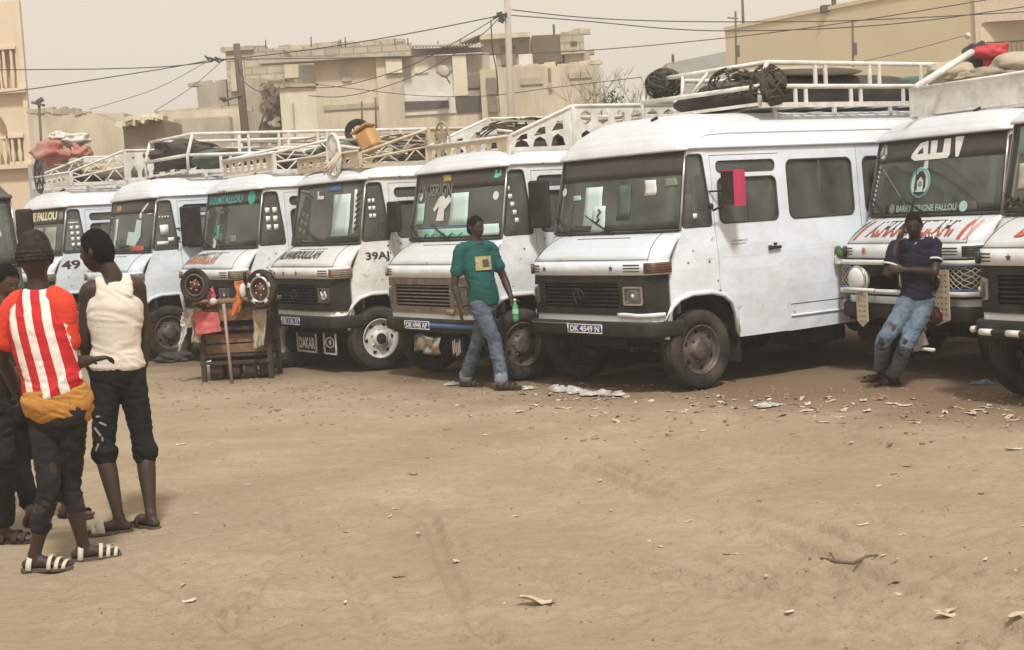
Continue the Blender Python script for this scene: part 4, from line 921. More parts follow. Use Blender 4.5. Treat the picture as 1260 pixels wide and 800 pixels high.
BUS[7] = dict(x=3.699, y=14.32, yaw=-1.16, paint='paint_a', label='white minibus with an Arabic word across its windscreen and a lattice show front',
    decor=True, turn='seal', roundels=(-.50, .32), stars=(), film=.71, bumper='black', plate=None, extra=extra_b7,
    stickers=(('poly', ARAB[0], 'white_letters', 'arabic_lettering'), ('polyh', ARAB[1], 'white_letters', 'arabic_lettering', ARAB_HOLE))+(('disc', -.88, .86, .085, 'white_letters', 'emblem_disc'), ('ring', -.88, .86, .075, 'grey_letters', 'emblem_ring'), ('line', [(-.88, .86), (-.88, .945)], .008, 'grey_letters', 'emblem_arm'), ('line', [(-.88, .86), (-.93, .81)], .008, 'grey_letters', 'emblem_arm'), ('line', [(-.88, .86), (-.83, .81)], .008, 'grey_letters', 'emblem_arm'),
              ('rect', -.68, .02, .70, .15, 'film', 'sun_band'), ('text', 'BARRY SERIGNE FALLOU', -.48, .045, .44, .13, 'mint', 'lettering', .02), ('disc', .53, .09, .055, 'mint', 'round_sticker'), ('disc', -.56, .09, .05, 'grey_letters', 'round_sticker'), ('line', [(-.20, .02), (-.22, .70)], .006, 'seal', 'hanging_cord'), ('poly', [(-.12, .60), (-.04, .60), (-.05, .70), (-.10, .70)], 'white', 'ribbon'), ('line', [(-.92, .70), (-.30, .10)], .005, 'grey_letters', 'cord'))+tuple(port)+tuple(('rect', -.965+.004*k, .14+.062*k, -.935+.004*k, .18+.062*k, 'white', 'pillar_letter') for k in range(9)),
    hoodtext=(('ALHAMDULILAHI', -.56, .16, .62, .70, 'black_letters', .005), ('ALHAMDULILAHI', -.56, .16, .62, .70, 'red_letters', .008, .36)),
    hoodpoly=(([(-.74, .1), (-.69, .1), (-.63, .75), (-.68, .75)], 'red_letters'), ([(-.84, .1), (-.80, .1), (-.74, .75), (-.78, .75)], 'leaf_green'), ([(-.96, .2), (-.90, .2), (-.84, .7), (-.90, .7)], 'grey_letters'), ([(.68, .1), (.72, .1), (.80, .75), (.76, .75)], 'red_letters'), ([(.76, .1), (.79, .1), (.87, .75), (.84, .75)], 'pink_pale')),
    qstick=((.60, 1.7, .05, .05),), rack=dict(mat='rack_white', style='slots', y0=1.0, y1=5.6, z=2.53, h=.27, h0=.27, ramp=1.2, w=.9, fh=.28, front='solid'))
mk('pink_pale', (.6, .3, .27), .6)
BUS[8] = dict(x=4.22, y=11.47, yaw=-1.07, paint='paint_a', label='white minibus lettered BEUG on its bonnet, cut off by the right edge',
    plate=None, stars=((-.50, 'star_brown'),), turn='seal', film=.99, emblem=False, extra=extra_b8,
    hoodtext=(('BEUG BAMBA', -.52, .22, .75, .76, 'black_letters', .005), ('BEUG BAMBA', -.52, .22, .75, .76, 'red_letters', .008, .38)),
    stickers=(('rect', -.92, .66, -.2, .97, 'teal_faded', 'sun_banner'), ('rect', -.86, .28, -.30, .56, 'white', 'paper_notice'), ('line', [(-.75, .50), (-.35, .34)], .006, 'black_letters', 'pen_line'), ('line', [(-.98, .10), (-.93, .16), (-.88, .10), (-.80, .20), (-.76, .13), (-.68, .22), (-.62, .14), (-.5, .22), (-.4, .14)], .014, 'leaf_green', 'tinsel_garland')),
    rack=None)
mk('star_brown', (.05, .03, .03), .6); mk('teal_faded', (.16, .33, .32), .6, var=.35, scale=2.5, dirt=(.5, .48, .38), dirt_amt=.7)
BUS[0] = dict(x=-6.13, y=15.9, yaw=.42, paint='paint_dark', roofpaint='paint_dark', label='dark green minibus at the left edge with stickers on its windscreen', plate=None, turn='orange_glass', stars=(), film=.99,
    stickers=(('rect', .60, .62, .82, .76, 'pale_sheet', 'paper_notice'), ('rect', .60, .42, .84, .56, 'pale_sheet', 'paper_notice')), mirror=dict(pos=(1.06, .50, 1.92), size=(.19, .46), rz=-.1), rack=None)
BUSES = {}
for k in sorted(BUS): BUSES[k] = make_bus(BUS[k])
# ================================================================== GROUND
import numpy as np
def G2(*ps): return [tuple(gnd(a, b).xy) for a, b in ps]
TRK = [ # wheel ruts across the sand: centre line, half width, depth
    (G2((700, 575), (860, 632), (1000, 680), (1140, 735), (1330, 812)), .07, .020), (G2((735, 572), (880, 618), (1060, 668), (1200, 710), (1360, 760)), .06, .016), (G2((1000, 650), (1150, 700), (1290, 752)), .05, .016),
    (G2((530, 640), (550, 700), (590, 770), (660, 840)), .045, .012), (G2((150, 690), (260, 750), (400, 840)), .05, .014), (G2((560, 668), (700, 720), (850, 800)), .04, .010), (G2((800, 510), (980, 528), (1140, 555), (1300, 572)), .09, .014),
    (G2((280, 545), (480, 538), (660, 556), (760, 580)), .08, .012), (G2((900, 722), (1040, 760), (1160, 815)), .03, .012), (G2((920, 716), (1060, 750), (1190, 806)), .03, .012), (G2((760, 690), (900, 735), (1010, 800)), .022, .010), (G2((775, 684), (915, 728), (1030, 792)), .022, .010), (G2((640, 600), (760, 640), (900, 700), (1010, 760)), .03, .009), (G2((1080, 640), (1190, 668), (1290, 690)), .03, .010), (G2((330, 600), (350, 660), (320, 720), (250, 800)), .03, .009), (G2((940, 710), (1080, 741), (1220, 797)), .03, .010), (G2((960, 703), (1100, 733), (1250, 789)), .03, .010),
    (G2((620, 520), (800, 535), (960, 560)), .07, .010), (G2((210, 600), (330, 640), (420, 700), (470, 800)), .04, .009), (G2((190, 560), (420, 600), (560, 660)), .06, .009)]
def axis(lo, hi, d0, far, f=1.35):
    a = [lo+i*(hi-lo)/round((hi-lo)/d0) for i in range(round((hi-lo)/d0)+1)]; s = d0; x = hi
    while x < far[1]: s *= f; x += s; a.append(x)
    s = d0; x = lo; b = []
    while x > far[0]: s *= f; x -= s; b.append(x)
    return b[::-1]+a
xs = axis(-4.6, 5.4, .024, (-150, 150)); ys = axis(5.2, 16, .024, (-60, 250))
XX, YY = np.meshgrid(np.array(xs), np.array(ys))
def vnoise(sc, seed):          # smooth value noise on the whole grid
    r = np.random.RandomState(seed); T = r.rand(256, 256)
    x = XX*sc+1000; y = YY*sc+1000; xi = np.floor(x).astype(int); yi = np.floor(y).astype(int); fx = x-xi; fy = y-yi; fx = fx*fx*(3-2*fx); fy = fy*fy*(3-2*fy)
    g = lambda a, b: T[(xi+a) % 256, (yi+b) % 256]
    return (g(0, 0)*(1-fx)+g(1, 0)*fx)*(1-fy)+(g(0, 1)*(1-fx)+g(1, 1)*fx)*fy-.5
near = (YY < 30) & (np.abs(XX) < 18)
ZZ = .024*vnoise(.7, 1)+.012*vnoise(2.3, 2)+.007*vnoise(5.5, 3)+.004*vnoise(12, 4)
patch = np.clip(vnoise(1.4, 9)*2+.8, .25, 1.6)
for ps, w, d in TRK:
    m = np.full(XX.shape, 9.)
    # smooth the polyline
    P = catm2 = [ps[0]]+[tuple(.5*((2*ps[k][c])+(ps[k+1][c]-ps[max(k-1, 0)][c])*t+(2*ps[max(k-1, 0)][c]-5*ps[k][c]+4*ps[k+1][c]-ps[min(k+2, len(ps)-1)][c])*t*t+(3*ps[k][c]-ps[max(k-1, 0)][c]-3*ps[k+1][c]+ps[min(k+2, len(ps)-1)][c])*t**3) for c in (0, 1)) for k in range(len(ps)-1) for t in (.25, .5, .75, 1.)]
    for a, b in zip(P, P[1:]):
        dx, dy = b[0]-a[0], b[1]-a[1]; t = np.clip(((XX-a[0])*dx+(YY-a[1])*dy)/(dx*dx+dy*dy+1e-9), 0, 1); m = np.minimum(m, np.hypot(XX-a[0]-t*dx, YY-a[1]-t*dy))
    ZZ += 1.7*patch*d*(-np.exp(-(m/w)**4)+.55*np.exp(-((m-w*1.5)/(w*.5))**2))
fr = random.Random(12)
for k in range(700):           # footprints and scuffs
    px, py = fr.uniform(60, 1250), fr.uniform(490, 800)**1; g_ = gnd(px, py); a = fr.uniform(0, PI); L_, W_ = fr.uniform(.09, .15), fr.uniform(.035, .055)
    i0, i1 = np.searchsorted(xs, g_.x-.3), np.searchsorted(xs, g_.x+.3); j0, j1 = np.searchsorted(ys, g_.y-.3), np.searchsorted(ys, g_.y+.3)
    x = XX[j0:j1, i0:i1]-g_.x; y = YY[j0:j1, i0:i1]-g_.y; u = (x*math.cos(a)+y*math.sin(a))/L_; v = (-x*math.sin(a)+y*math.cos(a))/W_; r2_ = u*u+v*v
    ZZ[j0:j1, i0:i1] += fr.uniform(.006, .014)*(-np.exp(-r2_**2)+.5*np.exp(-((np.sqrt(r2_)-1.35)/.3)**2))
ZZ[~near] = 0
_xa, _ya = np.array(xs), np.array(ys)
def gz(x, y):
    i = int(np.searchsorted(_xa, x)); j = int(np.searchsorted(_ya, y)); return float(ZZ[min(j, ZZ.shape[0]-1), min(i, ZZ.shape[1]-1)])
V_ = np.stack([XX.ravel(), YY.ravel(), ZZ.ravel()], 1); nx_, ny_ = len(xs), len(ys)
ii, jj = np.meshgrid(np.arange(nx_-1), np.arange(ny_-1)); a_ = (jj*nx_+ii).ravel(); Fq = np.stack([a_, a_+1, a_+nx_+1, a_+nx_], 1)
gme = bpy.data.meshes.new('ground'); gme.vertices.add(len(V_)); gme.vertices.foreach_set('co', V_.astype('f').ravel()); gme.loops.add(Fq.size); gme.loops.foreach_set('vertex_index', Fq.ravel().astype('i'))
gme.polygons.add(len(Fq)); gme.polygons.foreach_set('loop_start', np.arange(0, Fq.size, 4).astype('i')); gme.polygons.foreach_set('loop_total', np.full(len(Fq), 4, 'i')); gme.polygons.foreach_set('use_smooth', np.ones(len(Fq), bool)); gme.update(calc_edges=True); gme.validate()
def sand_mat():
    m = bpy.data.materials.new('trodden_sand'); m.use_nodes = True; t = m.node_tree; L = t.links; p = t.nodes['Principled BSDF']
    p.inputs['Roughness'].default_value = .95; p.inputs['Specular IOR Level'].default_value = .15
    tc = node(t, 'ShaderNodeTexCoord')
    def nz(scale, det, stretch=(1, 1, 1), rough=.6):
        mp = node(t, 'ShaderNodeMapping'); mp.inputs['Scale'].default_value = stretch; L.new(tc.outputs['Object'], mp.inputs[0])
        n = node(t, 'ShaderNodeTexNoise'); n.inputs['Scale'].default_value = scale; n.inputs['Detail'].default_value = det; n.inputs['Roughness'].default_value = rough; L.new(mp.outputs[0], n.inputs['Vector']); return n.outputs[0]
    def ramp(v, a, b, ca, cb):
        r = node(t, 'ShaderNodeValToRGB'); L.new(v, r.inputs[0]); e = r.color_ramp.elements; e[0].position = a; e[1].position = b; e[0].color = tuple(ca)+(1,); e[1].color = tuple(cb)+(1,); return r.outputs[0]
    def mix(f, a, b, mode='MIX'):
        n = node(t, 'ShaderNodeMixRGB'); n.blend_type = mode
        (L.new(f, n.inputs[0]) if not isinstance(f, float) else setattr(n.inputs[0], 'default_value', f)); L.new(a, n.inputs[1])
        if isinstance(b, tuple): n.inputs[2].default_value = b+(1,)
        else: L.new(b, n.inputs[2])
        return n.outputs[0]
    c = ramp(nz(.7, 10), .35, .7, (.315, .243, .165), (.405, .325, .232))
    c = mix(ramp(nz(3.5, 10, (.5, 1, 1), .7), .45, .72, (0, 0, 0), (.45, .45, .45)), c, (.275, .205, .133))
    c = mix(ramp(nz(9, 8, (1, 1, 1), .75), .50, .70, (0, 0, 0), (.5, .5, .5)), c, (.25, .175, .112))
    c = mix(ramp(nz(60, 5, (1, 1, 1), .7), .54, .70, (0, 0, 0), (.6, .6, .6)), c, (.19, .13, .08))
    c = mix(ramp(nz(160, 3), .66, .74, (0, 0, 0), (.6, .6, .6)), c, (.50, .42, .30))
    # ground colour turns darker brown from the parking line back
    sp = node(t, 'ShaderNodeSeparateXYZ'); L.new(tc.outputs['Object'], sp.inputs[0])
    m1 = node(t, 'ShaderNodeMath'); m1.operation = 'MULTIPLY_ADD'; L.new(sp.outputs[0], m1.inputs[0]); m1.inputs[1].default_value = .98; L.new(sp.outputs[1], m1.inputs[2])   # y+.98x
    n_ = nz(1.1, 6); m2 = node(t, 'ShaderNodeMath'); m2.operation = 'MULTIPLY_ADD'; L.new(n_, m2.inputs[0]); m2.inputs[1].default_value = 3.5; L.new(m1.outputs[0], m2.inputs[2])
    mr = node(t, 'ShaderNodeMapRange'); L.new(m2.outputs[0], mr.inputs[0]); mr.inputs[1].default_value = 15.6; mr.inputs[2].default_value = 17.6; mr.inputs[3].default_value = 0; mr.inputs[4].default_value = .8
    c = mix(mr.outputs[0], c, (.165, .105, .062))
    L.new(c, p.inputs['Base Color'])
    b = node(t, 'ShaderNodeBump'); b.inputs['Strength'].default_value = .75; b.inputs['Distance'].default_value = .03; L.new(nz(14, 10, (.7, 1, 1), .7), b.inputs['Height'])
    b2_ = node(t, 'ShaderNodeBump'); b2_.inputs['Strength'].default_value = .4; b2_.inputs['Distance'].default_value = .006; L.new(nz(110, 5), b2_.inputs['Height']); L.new(b.outputs[0], b2_.inputs['Normal'])
    w = node(t, 'ShaderNodeTexNoise') if False else node(t, 'ShaderNodeTexWave'); w.inputs['Scale'].default_value = 2.2; w.inputs['Distortion'].default_value = 6; w.inputs['Detail'].default_value = 4; w.inputs['Detail Scale'].default_value = 1.5
    mp = node(t, 'ShaderNodeMapping'); mp.inputs['Rotation'].default_value = (0, 0, R(62)); L.new(tc.outputs['Object'], mp.inputs[0]); L.new(mp.outputs[0], w.inputs['Vector'])
    b3 = node(t, 'ShaderNodeBump'); b3.inputs['Strength'].default_value = .10; b3.inputs['Distance'].default_value = .012; L.new(w.outputs[1], b3.inputs['Height']); L.new(b2_.outputs[0], b3.inputs['Normal'])
    L.new(b3.outputs[0], p.inputs['Normal'])
    return m
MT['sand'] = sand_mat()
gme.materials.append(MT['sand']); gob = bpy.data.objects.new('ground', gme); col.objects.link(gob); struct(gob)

# ================================================================== BUILDINGS BEHIND
mk('plaster_tan', (.60, .52, .39), .9, var=.10, scale=1.2, dirt=(.33, .28, .20), dirt_amt=.85, dscale=1.6, stretch=(1, 1, .3), bscale=12, bump=.3)
mk('plaster_grey', (.46, .41, .32), .9, var=.12, scale=1.5, dirt=(.24, .20, .15), dirt_amt=.85, dscale=1.8, stretch=(1, 1, .35), bscale=12, bump=.3)
mk('plaster_brown', (.26, .21, .16), .9, var=.15, scale=2)
mk('cream_wall', (.72, .66, .50), .9, var=.06, scale=1.5, dirt=(.40, .35, .25), dirt_amt=.8, dscale=1.8, stretch=(1, 1, .3))
mk('mustard', (.68, .585, .39), .9, var=.05, scale=.6, dirt=(.58, .49, .32), dirt_amt=.4, dscale=.5)
mk('peach', (.70, .58, .42), .9, var=.05, scale=1., dirt=(.42, .32, .22), dirt_amt=.4, dscale=1)
mk('peach_light', (.68, .58, .43), .85, var=.05)
mk('grey_blue', (.40, .39, .37), .9, var=.07, dirt=(.22, .2, .17), dirt_amt=.4, dscale=1)
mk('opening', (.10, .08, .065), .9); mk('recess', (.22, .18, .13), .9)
mk('whitewash', (.66, .63, .57), .85, var=.06, dirt=(.4, .36, .28), dirt_amt=.5)
mk('pinkish', (.46, .33, .24), .9, var=.15, scale=14, stretch=(2, 2, .6)) if False else mk('pinkish', (.56, .45, .34), .9, var=.15, scale=10)
mk('wood_grey', (.13, .10, .075), .9, var=.3, scale=18, stretch=(1, 1, .1)); mk('concrete_pole', (.42, .38, .31), .9, var=.1)
mk('wire', (.05, .045, .04), .8); mk('corrugated', (.38, .34, .28), .7, dirt=(.2, .14, .1), dirt_amt=.5)
mk('rebar', (.10, .07, .05), .8); mk('rail_metal', (.09, .08, .07), .6, .2)
def block_mat():
    m = mat('concrete_block', (.52, .46, .35), .95, var=.12, scale=2, bump=0, dirt=(.22, .18, .13), dirt_amt=.6, dscale=1.5); t = m.node_tree; L = t.links; p = t.nodes['Principled BSDF']
    b = node(t, 'ShaderNodeTexBrick'); b.inputs['Scale'].default_value = 1; b.inputs['Brick Width'].default_value = .45; b.inputs['Row Height'].default_value = .22; b.inputs['Mortar Size'].default_value = .022
    b.inputs['Color1'].default_value = (1, 1, 1, 1); b.inputs['Color2'].default_value = (.82, .82, .82, 1); b.inputs['Mortar'].default_value = (.6, .6, .6, 1)
    tc = node(t, 'ShaderNodeTexCoord'); mp = node(t, 'ShaderNodeMapping'); mp.inputs['Rotation'].default_value = (R(90), 0, 0); L.new(tc.outputs['Object'], mp.inputs[0]); L.new(mp.outputs[0], b.inputs['Vector'])
    src = p.inputs['Base Color'].links[0].from_socket; mx_ = node(t, 'ShaderNodeMixRGB'); mx_.blend_type = 'MULTIPLY'; mx_.inputs[0].default_value = .9; L.new(src, mx_.inputs[1]); L.new(b.outputs[0], mx_.inputs[2]); L.new(mx_.outputs[0], p.inputs['Base Color'])
    bu = node(t, 'ShaderNodeBump'); bu.inputs['Strength'].default_value = .7; bu.inputs['Distance'].default_value = .02; L.new(b.outputs[1], bu.inputs['Height']); bu.invert = True; L.new(bu.outputs[0], p.inputs['Normal'])
    return m
MT['block'] = block_mat()
def box_px(q, x0, y0, x1, y1, Y, dep=4., ybot=None, mi=0, Y1=None, dense=0):
    """block whose front face spans photo x0..x1; tops at y0 (left) and y1 (right); to the ground or to ybot"""
    A = at(x0, y0, Y); B = at(x1, y1, Y1 or Y)
    if Y1 is None and False: pass
    z0 = at((x0+x1)/2, ybot, Y).z if ybot else -.3
    A2 = Vector((A.x, A.y+dep, A.z)); B2 = Vector((B.x, B.y+dep, B.z))
    vs = [Vector((A.x, A.y, z0)), Vector((B.x, B.y, z0)), B, A, Vector((A.x, A.y+dep, z0)), Vector((B.x, B.y+dep, z0)), B2, A2]
    q.add(vs, [(0, 1, 2, 3), (5, 4, 7, 6), (3, 2, 6, 7), (1, 5, 6, 2), (4, 0, 3, 7), (4, 5, 1, 0)], mi); return A, B
def pbox(name, parent, m, *a, **k):
    q = MB(); box_px(q, *a, **k); return q.build(name, m, parent)
def root(name, label, cat, group=None): return thing(name, label, cat, (0, 0, 0), 0, group)

# peach house at the left edge, arches and balusters
hb = root('house', 'peach coloured house with arched balconies at the left edge', 'house')
Yl = 46.
sx = 1842.3/Yl
def lp(px, py): return at(px, py, Yl)
c0 = lp(38, 205); X1 = c0.x
q = MB()
zf = lambda py: at(20, py, Yl).z
outl = [(X1-5, -.3), (X1, -.3), (X1, 9), (X1-5, 9)]
def archhole(xa, xb, za, zs):
    r_ = (xb-xa)/2; return [(xa, za), (xb, za)]+[((xa+xb)/2+r_*math.cos(PI*k/12), zs+r_*1.05*math.sin(PI*k/12)) for k in range(13)]
zl0, zl1, zu0, zu1 = zf(203), zf(170), zf(110), zf(73)
h1 = archhole(X1-2.2, X1-.62, zl0, zl1+.15); h2 = archhole(X1-2.3, X1-.70, zu0, zu1-.1)
h3 = [(X1-.60, zl0+.1), (X1-.18, zl0+.1), (X1-.18, zl1), (X1-.60, zl1)]
h4 = [(X1-.66, zu0+.05), (X1-.2, zu0+.05), (X1-.2, zu1+.35), (X1-.66, zu1+.35)]
plate(q, outl, [h1, h2, h3, h4], lambda a, b, o: Vector((a, Yl+o, b)), .35, 1.)
q.add([(X1-5, Yl+.4, -.3), (X1-.02, Yl+.4, -.3), (X1-2.1, Yl+6, -.3), (X1-5, Yl+6, -.3), (X1-5, Yl+.4, 8.9), (X1-.02, Yl+.4, 8.9), (X1-2.1, Yl+6, 8.9), (X1-5, Yl+6, 8.9)], [(0, 1, 2, 3), (4, 5, 6, 7), (0, 1, 5, 4), (1, 2, 6, 5), (2, 3, 7, 6), (3, 0, 4, 7)]); q.build('wall', 'peach', hb)
for z in (zl0-.05, zu0-.05):
    q = MB(); q.box((X1-2.45, Yl-.12, z), (5.1, .3, .14)); q.build('ledge', 'peach_light', hb)
for (za, zb, xa, xb) in ((zl0+.05, zl1+.05, X1-.6, X1-.18), (zl0+.05, zl0+.85, X1-2.2, X1-.65), (zu0+.05, zu1+.35, X1-.66, X1-.2), (zu0+.05, zu0+.75, X1-2.3, X1-.72)):
    q = MB(); q.box(((xa+xb)/2, Yl-.02, zb), (xb-xa+.1, .16, .09)); q.build('handrail', 'peach_light', hb)
    n = max(2, int((xb-xa)/.19))
    for i in range(n):
        x = xa+(i+.5)*(xb-xa)/n; q = MB(); h_ = zb-za
        q.lathe([(.03, 0), (.05, h_*.12), (.075, h_*.35), (.04, h_*.6), (.05, h_*.85), (.03, h_)], (x, Yl-.02, za), 'z', 8); q.build('baluster', 'peach_light', hb)
q = MB(); q.box((X1+.02, Yl-.04, 4.5), (.14, .14, 9.4)); q.build('corner_pilaster', 'peach_light', hb)

# boundary walls and sheds
w1 = root('boundary_wall', 'long plastered wall between the peach house and the sheds', 'wall'); pbox('wall', w1, 'plaster_tan', 34, 141, 152, 139, 41, 1.0)
q = MB(); A = at(36, 139, 41); B = at(105, 139, 41)
for i in range(26):
    t = i/25; q.box(A.lerp(B, t)+Vector((0, rnd.uniform(.1, .3), rnd.uniform(-.02, .09))), (.2, .3, rnd.uniform(.06, .16)), Matrix.Rotation(rnd.uniform(-.3, .3), 3, 'Y'))
struct(q.build('broken_coping', 'plaster_grey', w1), 'stuff')
w2 = root('boundary_wall', 'pale wall with dark streaks left of the wooden pole', 'wall'); pbox('wall', w2, 'plaster_tan', 196, 138, 300, 133, 42, 1.0); pbox('pier', w2, 'plaster_grey', 214, 147, 282, 143, 41.4, .5)
s1 = root('shed', 'small brown shed with a ragged pale roof edge', 'shed'); pbox('wall', s1, 'plaster_brown', 151, 153, 197, 146, 38, 2.5)
q = MB(); A = at(149, 153, 37.8); B = at(199, 144, 37.8)
for i in range(14):
    t = i/13; q.box(A.lerp(B, t)+Vector((0, rnd.uniform(0, .2), rnd.uniform(-.03, .09))), (.17, .5, rnd.uniform(.05, .16)), Matrix.Rotation(rnd.uniform(-.4, .4), 3, 'Y'))
struct(q.build('roof_edge', 'cream_wall', s1), 'stuff')
s2 = root('block_house', 'small square block house beyond the pale wall', 'building'); pbox('wall', s2, 'plaster_grey', 242, 107, 278, 99, 47, 4)
s3 = root('shed', 'low grey shed below the heap of red cloth', 'shed'); pbox('wall', s3, 'grey_blue', 34, 203, 118, 197, 33, 2)

# unfinished block of flats
ub = root('unfinished_building', 'unfinished concrete block building with a corrugated awning and pale panels', 'building')
pbox('block_wall', ub, 'block', 277, 62, 348, 59, 46, 7); pbox('parapet', ub, 'block', 340, 59, 506, 53, 48, 5); 
pbox('parapet_cap', ub, 'plaster_grey', 277, 58, 312, 56.5, 45.9, .5, ybot=62)
pbox('plaster_wall', ub, 'plaster_tan', 386, 71, 475, 71, 44.5, 2); pbox('pier', ub, 'plaster_tan', 462, 71, 494, 70, 44.3, 2.2)
pbox('floor_slab', ub, 'plaster_grey', 318, 70.5, 506, 69, 44.1, .6, ybot=73)
pbox('rubble_wall', ub, 'plaster_grey', 300, 96, 345, 97, 45.5, .6)
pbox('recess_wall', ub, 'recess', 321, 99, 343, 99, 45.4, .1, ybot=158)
q = MB()
for i in range(34):
    px, py = rnd.uniform(321, 342), rnd.uniform(100, 156); q.box(at(px, py, 45.35+rnd.uniform(-.25, .02)), (rnd.uniform(.08, .25), .12, rnd.uniform(.06, .18)), Matrix.Rotation(rnd.uniform(-1, 1), 3, 'Y'))
struct(q.build('rubble', 'plaster_grey', ub), 'stuff')
pbox('pale_panel', ub, 'whitewash', 368, 72, 387, 72, 44.8, .3, ybot=104)
pbox('pale_column', ub, 'cream_wall', 343, 101, 390, 104, 44.6, 1.2); pbox('column_cap', ub, 'plaster_grey', 341, 100, 391, 103, 44.5, .5, ybot=107)
pbox('wall_pipe', ub, 'plaster_grey', 359, 127, 361, 127, 44.5, .1, ybot=165)
pbox('cream_panel', ub, 'cream_wall', 474, 73, 494, 72.5, 44.2, .3, ybot=90)
pbox('upper_wall', ub, 'whitewash', 493, 70, 560, 68, 44.6, 3); pbox('grey_bay', ub, 'plaster_grey', 494, 71, 504, 71, 44.55, .3, ybot=93); pbox('grey_bay', ub, 'plaster_grey', 536, 69, 557, 68, 44.55, .3, ybot=88)
pbox('lower_wall', ub, 'plaster_tan', 470, 138, 605, 134, 44.4, 2)
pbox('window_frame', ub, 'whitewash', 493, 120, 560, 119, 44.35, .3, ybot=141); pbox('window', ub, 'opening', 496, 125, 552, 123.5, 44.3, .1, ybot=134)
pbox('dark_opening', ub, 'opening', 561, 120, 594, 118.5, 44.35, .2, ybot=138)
pbox('pale_pilaster', ub, 'cream_wall', 556, 67, 573, 66, 44.4, .5, ybot=118); pbox('wall_bay', ub, 'plaster_grey', 573, 66, 602, 65, 44.7, 3); pbox('wall_bay', ub, 'plaster_grey', 556, 112, 604, 111, 44.65, 1)
aw = MB(); A = at(504, 57, 44.2); B = at(594, 55, 44.2); n = 44
def awf(u, v): p = A.lerp(B, u); return p+Vector((0, v*.9, v*.12+.035*math.sin(u*n*PI)))
aw.slab(awf, n*2, 1, (0, 0, -.03)); aw.build('corrugated_awning', 'corrugated', ub)
pbox('awning_shade_wall', ub, 'plaster_grey', 505, 60, 594, 58, 44.9, .2, ybot=66)
# right-hand wing
wg = root('unfinished_building', 'roofless concrete wing with a block pillar right of the lamp pole', 'building')
pbox('roof_slab', wg, 'plaster_grey', 540, 52, 600, 42, 49, 1, ybot=55) if False else None
pbox('upper_storey', wg, 'plaster_grey', 592, 50, 656, 46, 48, 4); pbox('roof_slab', wg, 'plaster_tan', 541, 53, 652, 41, 47.6, 3, ybot=49) if False else pbox('roof_slab', wg, 'plaster_tan', 590, 42, 652, 39.5, 47.6, 3, ybot=47)
q = MB(); A = at(541, 56, 47.8); B = at(592, 42, 47.8); A0 = at(560, 56, 47.8); q.add([A, A0, B, A+Vector((0, 2, 0)), A0+Vector((0, 2, 0)), B+Vector((0, 2, 0))], [(0, 1, 2), (3, 5, 4), (0, 3, 4, 1), (1, 4, 5, 2), (2, 5, 3, 0)]); q.build('sloping_slab', 'plaster_tan', wg)
pbox('return_wall', wg, 'recess', 654, 44, 691, 42, 46.5, 3, Y1=44.5, ybot=84); pbox('block_pillar', wg, 'block', 689, 41, 718, 40, 44.4, 1.5, ybot=66); pbox('pillar_hole', wg, 'opening', 702, 51, 710, 51, 44.35, .1, ybot=55)
pbox('broken_pier', wg, 'plaster_grey', 694, 65, 726, 66, 44.6, 1.4, ybot=84); pbox('white_door', wg, 'whitewash', 638, 67, 655, 66, 45.5, .3, ybot=84); pbox('white_door', wg, 'whitewash', 598, 69, 610, 68, 45.5, .3, ybot=88)
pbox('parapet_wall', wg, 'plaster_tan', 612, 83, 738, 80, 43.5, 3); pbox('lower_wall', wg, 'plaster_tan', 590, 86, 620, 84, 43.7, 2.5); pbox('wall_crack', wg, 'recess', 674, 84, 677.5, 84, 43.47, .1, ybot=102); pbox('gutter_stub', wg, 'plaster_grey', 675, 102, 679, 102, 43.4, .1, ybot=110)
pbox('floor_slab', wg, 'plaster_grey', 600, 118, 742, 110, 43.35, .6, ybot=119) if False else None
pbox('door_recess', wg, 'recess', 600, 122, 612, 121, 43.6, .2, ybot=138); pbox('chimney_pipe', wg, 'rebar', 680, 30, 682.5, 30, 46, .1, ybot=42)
q = MB(); q.tube([at(741, 84, 43.2), at(745, 134, 43.2)], .03, 5); q.build('down_pipe', 'plaster_grey', wg)
for px in (327, 383, 417, 420, 425, 486, 502, 539, 567):
    q = MB(); q.tube([at(px, 58 if px < 480 else 56, 46), at(px-rnd.uniform(0, 1), rnd.uniform(44, 51), 46)], .018, 4); q.build('rebar', 'rebar', ub)
for (px0, px1, py, Yp, par, m_, n_) in ((278, 348, 60, 46.2, ub, 'block', 14), (345, 505, 55, 48.2, ub, 'block', 26), (614, 738, 81, 43.8, wg, 'plaster_tan', 20), (690, 718, 40, 44.8, wg, 'block', 6), (196, 300, 136, 42.2, w2, 'plaster_grey', 16), (242, 277, 103, 47.2, s2, 'plaster_grey', 6), (694, 727, 65, 45, wg, 'plaster_grey', 7)):
    q = MB()
    for i in range(n_):
        t = rnd.random(); p_ = at(lerp(px0, px1, t), py-(px1-px0)*(t-.5)*.055, Yp+rnd.uniform(-.1, .5)); q.box(p_+Vector((0, 0, rnd.uniform(-.05, .02))), (rnd.uniform(.2, .6), .2, rnd.uniform(.08, .17)), Matrix.Rotation(rnd.uniform(-.08, .08), 3, 'Y'))
    struct(q.build('loose_blocks', m_, par), 'stuff')
